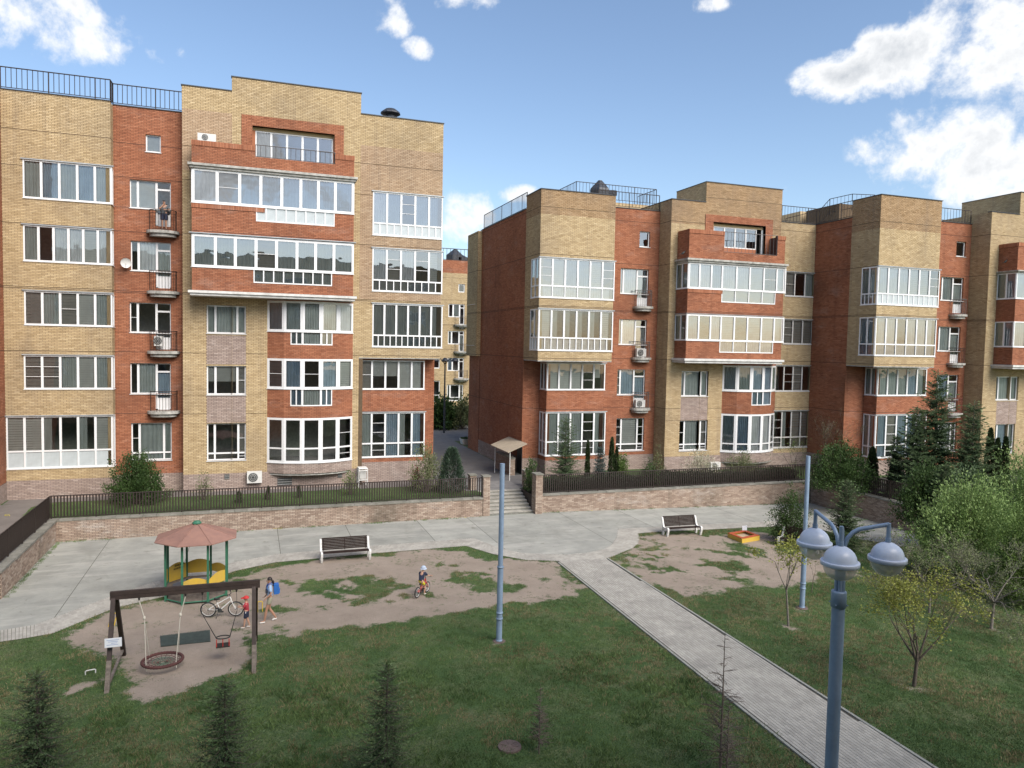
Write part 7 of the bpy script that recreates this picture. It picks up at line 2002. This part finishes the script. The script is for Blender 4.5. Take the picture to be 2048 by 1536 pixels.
M['capr'] = mat('red cap', (.52, .03, .03), .7, var=.08)
M['capb'] = mat('pale blue sun hat', (.42, .50, .62), .8, var=.08)
M['yels'] = mat('yellow shorts', (.55, .50, .02), .8, var=.1)
M['eye'] = mat('eye', (.02, .015, .012), .3)
M['lip'] = mat('lip', (.36, .13, .11), .5)
M['wht'] = mat('white cloth stripe', (.7, .7, .7), .8, var=.05)
def skinmesh(name, V, E, R, m, sub=2):
    bm = bmesh.new(); lay = bm.verts.layers.skin.verify(); vs = []
    for i, (v, r) in enumerate(zip(V, R)):
        q = bm.verts.new(v); r = r if isinstance(r, tuple) else (r, r); q[lay].radius = r; q[lay].use_root = (i == 0); vs.append(q)
    for a, b in E: bm.edges.new((vs[a], vs[b]))
    me = bpy.data.meshes.new('tmp'); bm.to_mesh(me); bm.free()
    o = bpy.data.objects.new('tmp', me); C.objects.link(o)
    o.modifiers.new('s', 'SKIN').use_smooth_shade = True
    s = o.modifiers.new('u', 'SUBSURF'); s.levels = sub; s.render_levels = sub
    dg = bpy.context.evaluated_depsgraph_get()
    me2 = bpy.data.meshes.new_from_object(o.evaluated_get(dg)); me2.name = name
    bpy.data.objects.remove(o); me2.materials.clear(); me2.materials.append(m)
    me2.polygons.foreach_set('use_smooth', np.ones(len(me2.polygons), bool))
    return me2
def chain(V, E, R, pts, rs, start=None):
    i0 = start
    for p, r in zip(pts, rs):
        V.append(tuple(p)); R.append(r); i = len(V) - 1
        if i0 is not None: E.append((i0, i))
        i0 = i
    return i0
def limb(name, pts, rs, m, T, W0, sub=2):
    V, E, R = [], [], []; chain(V, E, R, pts, rs); return link(bpy.data.objects.new(name, skinmesh(name, V, E, R, m, sub)), T, W0)
def ellip(name, c, r, m, T, W0, seg=14, cut=None, rot=None):
    b = MB(); prof = []
    for i in range(seg // 2 + 1):
        t = -PI / 2 + PI * i / (seg // 2); z = math.sin(t)
        if cut is not None and z < cut: continue
        prof.append((math.cos(t), z))
    mw = Matrix.Translation(c) @ (rot or Matrix.Identity(4)) @ Matrix.Diagonal((r[0], r[1], r[2], 1))
    b.lathe(prof, (0, 0, 0), m, seg, mw=mw); return b.build(name, T, W0)
def hand(V, E, R, wrist, d, up, s=1.0, start=None, curl=.35):
    """palm with four fingers and a thumb"""
    d = Vector(d).normalized(); up = Vector(up); side = d.cross(up).normalized(); nrm = side.cross(d).normalized(); w = Vector(wrist)
    p = w + d * .045 * s
    V.append(tuple(p)); R.append((.028 * s, .016 * s)); ip = len(V) - 1
    if start is not None: E.append((start, ip))
    for k, (o, L) in enumerate(((-.026, .066), (-.009, .078), (.009, .074), (.025, .058))):
        a = p + side * o * s + d * .03 * s
        b1 = a + (d * (1 - curl) - nrm * curl).normalized() * L * .5 * s; b2 = b1 + (d * (1 - 2 * curl) - nrm * 2 * curl).normalized() * L * .5 * s
        chain(V, E, R, [a, b1, b2], [.0085 * s, .008 * s, .007 * s], ip)
    t0 = p - side * .028 * s - d * .02 * s
    chain(V, E, R, [t0, t0 - side * .02 * s + d * .03 * s - nrm * .015 * s], [.010 * s, .008 * s], ip)
def person(label, loc, rz, H, J, skin, hair=None, group=None, child=False, female=False):
    """J: joints in metres for a body of height H; x forward, y to the person's left"""
    T = thing('person', label, 'person', loc, rz, group); W0 = WM[T.name]
    k = H / 1.7; V, E, R = [], [], []
    pel = J['pelvis']; fat = J.get('fat', 1.0)
    V.append(pel); R.append((.125 * k * fat, .095 * k * fat)); root = 0
    i = chain(V, E, R, [J['belly'], J['chest'], J['neck0']], [(.115 * k * fat, .088 * k * fat), (.135 * k * fat, .095 * k * fat), .07 * k], root); ch = i - 1
    nk = Vector(J['neck0']); hd = Vector(J['head']); hs = .105 * (1.18 if child else 1.0) * (k if not child else k)
    i = chain(V, E, R, [nk.lerp(hd, .45), hd - (hd - nk).normalized() * .035 * k, hd + Vector((.005, 0, .03 * k))], [.05 * k, .072 * k * (1.25 if child else 1), (.082 * k * (1.3 if child else 1), .075 * k * (1.3 if child else 1))], i)
    for s in ('l', 'r'):
        j = chain(V, E, R, [J['sh' + s], J['el' + s], J['wr' + s]], [.052 * k * fat, .038 * k, .026 * k], ch)
        d = Vector(J['wr' + s]) - Vector(J['el' + s]); hand(V, E, R, J['wr' + s], d, J.get('up' + s, (0, 1, 0)), k, j)
        hp_, kn, an, to = (Vector(J[a + s]) for a in ('hip', 'kn', 'an', 'to'))
        chain(V, E, R, [hp_, hp_.lerp(kn, .45), kn, kn.lerp(an, .35), an, to], [.085 * k * fat, .078 * k * fat, .052 * k, .054 * k, .034 * k, .03 * k], root)
    body = link(bpy.data.objects.new('body', skinmesh('body', V, E, R, skin)), T, W0)
    # face, turned the way the head looks
    look = Vector(J.get('look', (1, 0, 0))).normalized(); sd = Vector((0, 0, 1)).cross(look).normalized(); hr = .078 * k * (1.25 if child else 1)
    for s in (-1, 1):
        c = hd + Vector((0, 0, .035 * k)) + look * hr * .93 + sd * s * .03 * k; ellip('eye', c, (.008 * k,) * 3, M['eye'], body, W0, 8)
        c = hd + Vector((0, 0, .02 * k)) + sd * s * hr * 1.0 - look * .01; ellip('ear', c, (.015 * k, .008 * k, .026 * k), skin, body, W0, 8)
    c = hd + Vector((0, 0, .012 * k)) + look * hr * 1.05; ellip('nose', c, (.012 * k, .010 * k, .020 * k), skin, body, W0, 8)
    c = hd + Vector((0, 0, -.02 * k)) + look * hr * .93; ellip('mouth', c, (.006 * k, .018 * k, .006 * k), M['lip'], body, W0, 8)
    return T, W0, k, hd, hr, look
def cloth_top(J, k, m, T, W0, name='shirt', sl=.75, low=.0, fat=1.0):
    V, E, R = [], [], []
    pel = Vector(J['pelvis']); be = Vector(J['belly']); chv = Vector(J['chest']); nk = Vector(J['neck0'])
    V.append(tuple(be)); R.append((.132 * k * fat, .108 * k * fat))
    chain(V, E, R, [pel.lerp(be, .35 - low)], [(.136 * k * fat, .115 * k * fat)], 0)
    i = chain(V, E, R, [chv, chv.lerp(nk, .62)], [(.146 * k * fat, .112 * k * fat), .088 * k], 0)
    for s in ('l', 'r'):
        a, b = Vector(J['sh' + s]), Vector(J['el' + s]); chain(V, E, R, [a, a.lerp(b, sl)], [.068 * k * fat, .060 * k], i - 1)
    return link(bpy.data.objects.new(name, skinmesh(name, V, E, R, m)), T, W0)
def cloth_shorts(J, k, m, T, W0, ln=.62, name='shorts', fat=1.0):
    V, E, R = [], [], []
    pel = Vector(J['pelvis']); be = Vector(J['belly'])
    V.append(tuple(pel)); R.append((.14 * k * fat, .112 * k * fat)); chain(V, E, R, [pel.lerp(be, .5)], [(.128 * k * fat, .10 * k * fat)], 0)
    for s in ('l', 'r'):
        a, b = Vector(J['hip' + s]), Vector(J['kn' + s]); chain(V, E, R, [a.lerp(b, .1), a.lerp(b, ln)], [.10 * k * fat, .094 * k * fat], 0)
    return link(bpy.data.objects.new(name, skinmesh(name, V, E, R, m)), T, W0)
def shoes(J, k, m, T, W0):
    for s in ('l', 'r'):
        a, t = Vector(J['an' + s]), Vector(J['to' + s]); d = (t - a); d.z = 0; d.normalize()
        limb('shoe', [a - d * .03 * k + Vector((0, 0, -.03 * k)), a + d * .05 * k + Vector((0, 0, -.035 * k)), t + Vector((0, 0, -.008 * k)) + d * .02 * k], [(.040 * k, .042 * k), (.042 * k, .040 * k), (.038 * k, .028 * k)], m, T, W0)
def scaleJ(J, f):
    return {a: (tuple(c * f for c in v) if isinstance(v, tuple) and a not in ('look', 'upl', 'upr') else v) for a, v in J.items()}
# walking woman
x, y, z = GG(540, 1244)
Jw = dict(pelvis=(0, 0, .93), belly=(.01, 0, 1.08), chest=(.02, 0, 1.26), neck0=(.015, 0, 1.40), head=(.05, 0, 1.52),
          shl=(.02, .16, 1.345), shr=(.02, -.16, 1.345), ell=(-.02, .22, 1.10), elr=(-.02, -.22, 1.09), wrl=(.16, .20, .94), wrr=(.14, -.17, .93),
          hipl=(0, .085, .88), hipr=(0, -.085, .88), knl=(.13, .09, .49), knr=(.02, -.09, .48), anl=(.20, .085, .085), anr=(-.22, -.085, .11), tol=(.35, .09, .045), tor=(-.09, -.09, .035),
          look=(.97, 0, -.3), upl=(1, 0, .3), upr=(-1, 0, -.3), fat=.92)
f_ = 1.62 / 1.65; Jw = scaleJ(Jw, f_)
T, W0, k, hd, hr, look = person('woman in a light blue shirt and beige shorts walking left past the swing', (x, y, z), PI + .05, 1.62, Jw, M['skint'])
cloth_top(Jw, k, M['shirt'], T, W0, sl=.8, low=.15, fat=.97); cloth_shorts(Jw, k, M['shorts'], T, W0, ln=.55, fat=.95); shoes(Jw, k, M['shoe'], T, W0)
ellip('hair', hd + Vector((-.036, 0, .042)), (.088, .090, .098), M['hair'], T, W0, 16, cut=-.35)
limb('ponytail', [hd + Vector((-.09, 0, .03)), hd + Vector((-.15, 0, -.03)), hd + Vector((-.16, 0, -.14)), hd + Vector((-.14, 0, -.22))], [.045, .045, .035, .015], M['hair'], T, W0)
pk = MB(); pk.box((-.29, -.13, 1.02), (-.12, .13, 1.36), M['pack']); po = pk.build('backpack', T, W0)
pk = MB(); pk.box((-.325, -.10, 1.04), (-.292, .10, 1.20), M['pack']); pk.build('pocket', po, W0)
for s in (-1, 1): limb('shoulder_strap', [(-.10, s * .09, 1.36), (.02, s * .10, 1.44), (.12, s * .10, 1.28), (.03, s * .14, 1.08)], [.014] * 4, M['pack'], T, W0, 1)
limb('bag_strap', [(.04, .10, 1.43), (.135, .02, 1.28), (.13, -.08, 1.12)], [.012] * 3, M['strap'], T, W0, 1)
pk = MB(); pk.box((.10, -.02, 1.08), (.16, .13, 1.20), M['strap']); pk.build('waist_bag', T, W0)
# child in a red cap by the white bicycle
x, y, z = GG(493, 1256)
Jk = dict(pelvis=(0, 0, .90), belly=(.0, 0, 1.04), chest=(.01, 0, 1.20), neck0=(.01, 0, 1.34), head=(.03, 0, 1.50),
          shl=(.01, .15, 1.29), shr=(.01, -.15, 1.29), ell=(.12, .19, 1.08), elr=(.12, -.19, 1.08), wrl=(.32, .13, 1.12), wrr=(.30, -.12, 1.10),
          hipl=(0, .08, .84), hipr=(0, -.08, .84), knl=(.06, .085, .47), knr=(-.02, -.085, .46), anl=(.10, .085, .085), anr=(-.14, -.085, .10), tol=(.25, .09, .045), tor=(0, -.09, .04), look=(.9, .25, -.4), fat=.95)
Hk = 1.16; Jk2 = scaleJ(Jk, Hk / 1.7)
T, W0, k, hd, hr, look = person('small child in a red cap and red tee shirt standing by the white bicycle', (x, y, z), PI - .25, Hk, Jk2, M['skin'], child=True)
cloth_top(Jk2, k, M['tee'], T, W0, sl=.85, low=.35, fat=1.05); cloth_shorts(Jk2, k, M['navy'], T, W0, ln=.9); shoes(Jk2, k, M['shoe'], T, W0)
for s in (-1, 1): limb('stripe', [(.0, s * .095, .60), (.01, s * .10, .44)], [.016, .016], M['wht'], T, W0, 1)
limb('stripe', [(.09, .02, .88), (.085, -.02, .74)], [.02, .02], M['wht'], T, W0, 1)
o = ellip('cap', hd + Vector((-.005, 0, .035)), (.102, .097, .085), M['capr'], T, W0, 16, cut=-.1)
b = MB(); b.lathe([(0, 0), (.085, -.005), (.09, -.012), (0, -.012)], (hd.x + .085, hd.y, hd.z + .045), M['capr'], 14); b.build('peak', o, W0)
# man on the top balcony
bx_ = P(328, 455, 47.0)[0]
Jm = dict(pelvis=(0, 0, .96), belly=(.03, 0, 1.12), chest=(.02, 0, 1.32), neck0=(.02, 0, 1.46), head=(.05, 0, 1.60),
          shl=(.02, .20, 1.41), shr=(.02, -.20, 1.41), ell=(.10, .27, 1.16), elr=(.12, -.24, 1.18), wrl=(.22, .10, 1.16), wrr=(.15, -.03, 1.43),
          hipl=(0, .095, .90), hipr=(0, -.095, .90), knl=(.02, .10, .49), knr=(.02, -.10, .49), anl=(0, .11, .09), anr=(0, -.11, .09), tol=(.15, .12, .045), tor=(.15, -.12, .045), look=(.98, -.1, -.1), upr=(0, -1, .2), fat=1.18)
T, W0, k, hd, hr, look = person('man in a grey tee shirt standing on the top balcony, hand at his mouth', (bx_, 47.05, 16.12), -PI / 2 + .1, 1.74, Jm, M['skint'])
cloth_top(Jm, k, M['grey'], T, W0, sl=.8, low=.33, fat=1.22); cloth_shorts(Jm, k, M['navy'], T, W0, ln=.85, fat=1.15); shoes(Jm, k, M['black'], T, W0)
ellip('hair', hd + Vector((-.018, 0, .045)), (.09, .085, .075), M['hairs'], T, W0, 14, cut=-.1)
# bicycles
def bicycle(name, label, loc, rz, wr_, frame, wb, seat_h, bar_h, tilt=0.0, rim='acw'):
    T = thing(name, label, 'bicycle', loc, rz); W0 = WM[T.name] @ Matrix.Rotation(tilt, 4, 'X')
    fm = M[frame]; A = Vector((-wb / 2, 0, wr_)); B = Vector((wb / 2, 0, wr_)); bb = Vector((-wb * .08, 0, wr_ * .9))
    for c in (A, B):
        w_ = thing_part('wheel', T); 
        def circ(r, n=28): return [(c.x + r * math.cos(t), 0, c.z + r * math.sin(t)) for t in [2 * PI * i / n for i in range(n + 1)]]
        b = MB(); b.tube(circ(wr_ - .022), .023, M['black'], 7, cap=False); b.build('tyre', w_, W0)
        b = MB(); b.tube(circ(wr_ - .05), .010, M[rim], 5, cap=False); b.build('rim', w_, W0)
        b = MB()
        for i in range(14):
            t = 2 * PI * i / 14; b.tube([(c.x, 0, c.z), (c.x + (wr_ - .05) * math.cos(t), 0, c.z + (wr_ - .05) * math.sin(t))], .0022, M['acw'], 3, cap=False)
        o = b.build('spokes', w_, W0); o['kind'] = 'stuff'
        b = MB(); b.tube([(c.x, -.05, c.z), (c.x, .05, c.z)], .022, M['acd'], 8); b.build('hub', w_, W0)
    st = Vector((-wb * .18, 0, seat_h - .12)); hd_ = Vector((wb * .30, 0, bar_h - .12)); hl = Vector((wb * .34, 0, bar_h - .26))
    b = MB()
    for p, q_, r in ((bb, st, .017), (st - Vector((0, 0, .06)), hd_, .018), (bb, hl, .022), (hd_, hl, .022), (bb, A + Vector((0, .03, 0)), .011), (bb, A + Vector((0, -.03, 0)), .011), (st - Vector((0, 0, .05)), A + Vector((0, .03, 0)), .010), (st - Vector((0, 0, .05)), A + Vector((0, -.03, 0)), .010)): b.tube([p, q_], r, fm, 8)
    o = b.build('frame', T, W0); o['kind'] = 'stuff'
    b = MB(); b.tube([hl, hl + (B - hl) * .35 + Vector((0, .04, 0)), B + Vector((0, .045, 0))], .013, fm, 6); b.build('fork', T, W0)
    b = MB(); b.tube([hl, hl + (B - hl) * .35 + Vector((0, -.04, 0)), B + Vector((0, -.045, 0))], .013, fm, 6); b.build('fork', T, W0)
    b = MB(); b.tube([st, st + Vector((-.02, 0, .12))], .012, M['acd'], 6); b.build('seat_post', T, W0)
    limb('saddle', [(st.x - .11, 0, seat_h + .01), (st.x - .02, 0, seat_h), (st.x + .12, 0, seat_h + .005)], [(.022, .062), (.02, .045), (.015, .02)], M['black'], T, W0)
    b = MB(); b.tube([hd_, hd_ + Vector((-.02, 0, .09)), Vector((hd_.x + .02, 0, bar_h))], .014, M['black'], 6); b.build('stem', T, W0)
    b = MB(); b.tube([(hd_.x - .04, -.27, bar_h + .03), (hd_.x + .0, -.12, bar_h + .015), (hd_.x + .03, 0, bar_h), (hd_.x + .0, .12, bar_h + .015), (hd_.x - .04, .27, bar_h + .03)], .012, M['black'], 6); hb_ = b.build('handlebar', T, W0)
    for s in (-1, 1): b = MB(); b.tube([(hd_.x - .04, s * .17, bar_h + .022), (hd_.x - .045, s * .28, bar_h + .031)], .019, M['black'], 7); b.build('grip', hb_, W0)
    b = MB(); b.lathe([(0, -.004), (.08, -.004), (.08, .004), (0, .004)], (0, 0, 0), M['acd'], 18, smooth=False, mw=Matrix.Translation(bb + Vector((0, -.04, 0))) @ Matrix.Rotation(PI / 2, 4, 'X')); b.build('chainring', T, W0)
    for s in (-1, 1):
        e = bb + Vector((.10 * s * .5, s * .06, -.13 * s * .9)); b = MB(); b.tube([bb + Vector((0, s * .05, 0)), e], .010, M['acd'], 5); cr_ = b.build('crank', T, W0)
        b = MB(); b.box((e.x - .045, e.y + s * .01, e.z - .012), (e.x + .045, e.y + s * .09, e.z + .012), M['black']); b.build('pedal', cr_, W0)
    b = MB(); b.tube([(A.x, -.05, A.z), (bb.x, -.05, bb.z + .06)], .005, M['black'], 4); b.tube([(A.x, -.05, A.z - .03), (bb.x, -.05, bb.z - .07)], .005, M['black'], 4); o = b.build('chain', T, W0); o['kind'] = 'stuff'
    return T, W0, bb, st, hd_
a, c = GG(417, 1234), GG(472, 1232)
m_ = between(a, c); wb_ = math.dist(a[:2], c[:2])
T, W0, bb, st, hh__ = bicycle('bicycle', 'white childs bicycle parked beside the child in the red cap', m_, math.atan2(c[1] - a[1], c[0] - a[0]), .28, 'white', wb_, .66, .86, tilt=.08)
b = MB(); b.tube([bb + Vector((-.04, -.03, -.02)), (bb.x - .1, -.19, .0)], .009, M['black'], 5); b.build('kickstand', T, W0)
# child riding the red bicycle
a, c = GG(833, 1197), GG(856, 1183)
m_ = between(a, c); rz_ = math.atan2(c[1] - a[1], c[0] - a[0]); wb_ = .78
T, W0, bb, st, hh__ = bicycle('bicycle', 'small red bicycle ridden by the child in yellow shorts', m_, rz_, .215, 'redb', wb_, .50, .72)
k = 1.1 / 1.7
Jb = dict(pelvis=(-.15, 0, .60), belly=(-.10, 0, .72), chest=(-.02, 0, .85), neck0=(.03, 0, .935), head=(.07, 0, 1.05),
          shl=(.0, .115, .90), shr=(.0, -.115, .90), ell=(.09, .20, .78), elr=(.09, -.20, .78), wrl=(.20, .25, .76), wrr=(.20, -.25, .76),
          hipl=(-.14, .06, .57), hipr=(-.14, -.06, .57), knl=(.10, .09, .50), knr=(.06, -.09, .38), anl=(.0, .10, .30), anr=(-.03, -.11, .09), tol=(.10, .10, .27), tor=(.07, -.115, .055), look=(1, .1, -.1), fat=1.0)
T, W0, k, hd, hr, look = person('child in a pale blue hat and yellow shorts riding the red bicycle', m_, rz_, 1.1, Jb, M['skin'], child=True)
cloth_top(Jb, k, M['navy'], T, W0, sl=.8, low=.32, fat=1.05); cloth_shorts(Jb, k, M['yels'], T, W0, ln=.8); shoes(Jb, k, M['shoe'], T, W0)
o = ellip('sun_hat', hd + Vector((-.005, 0, .03)), (.105, .10, .09), M['capb'], T, W0, 16, cut=-.15)
b = MB(); b.lathe([(.095, .0), (.135, -.025), (.138, -.03), (.095, -.01)], (hd.x - .005, 0, hd.z + .02), M['capb'], 18); b.build('brim', o, W0)
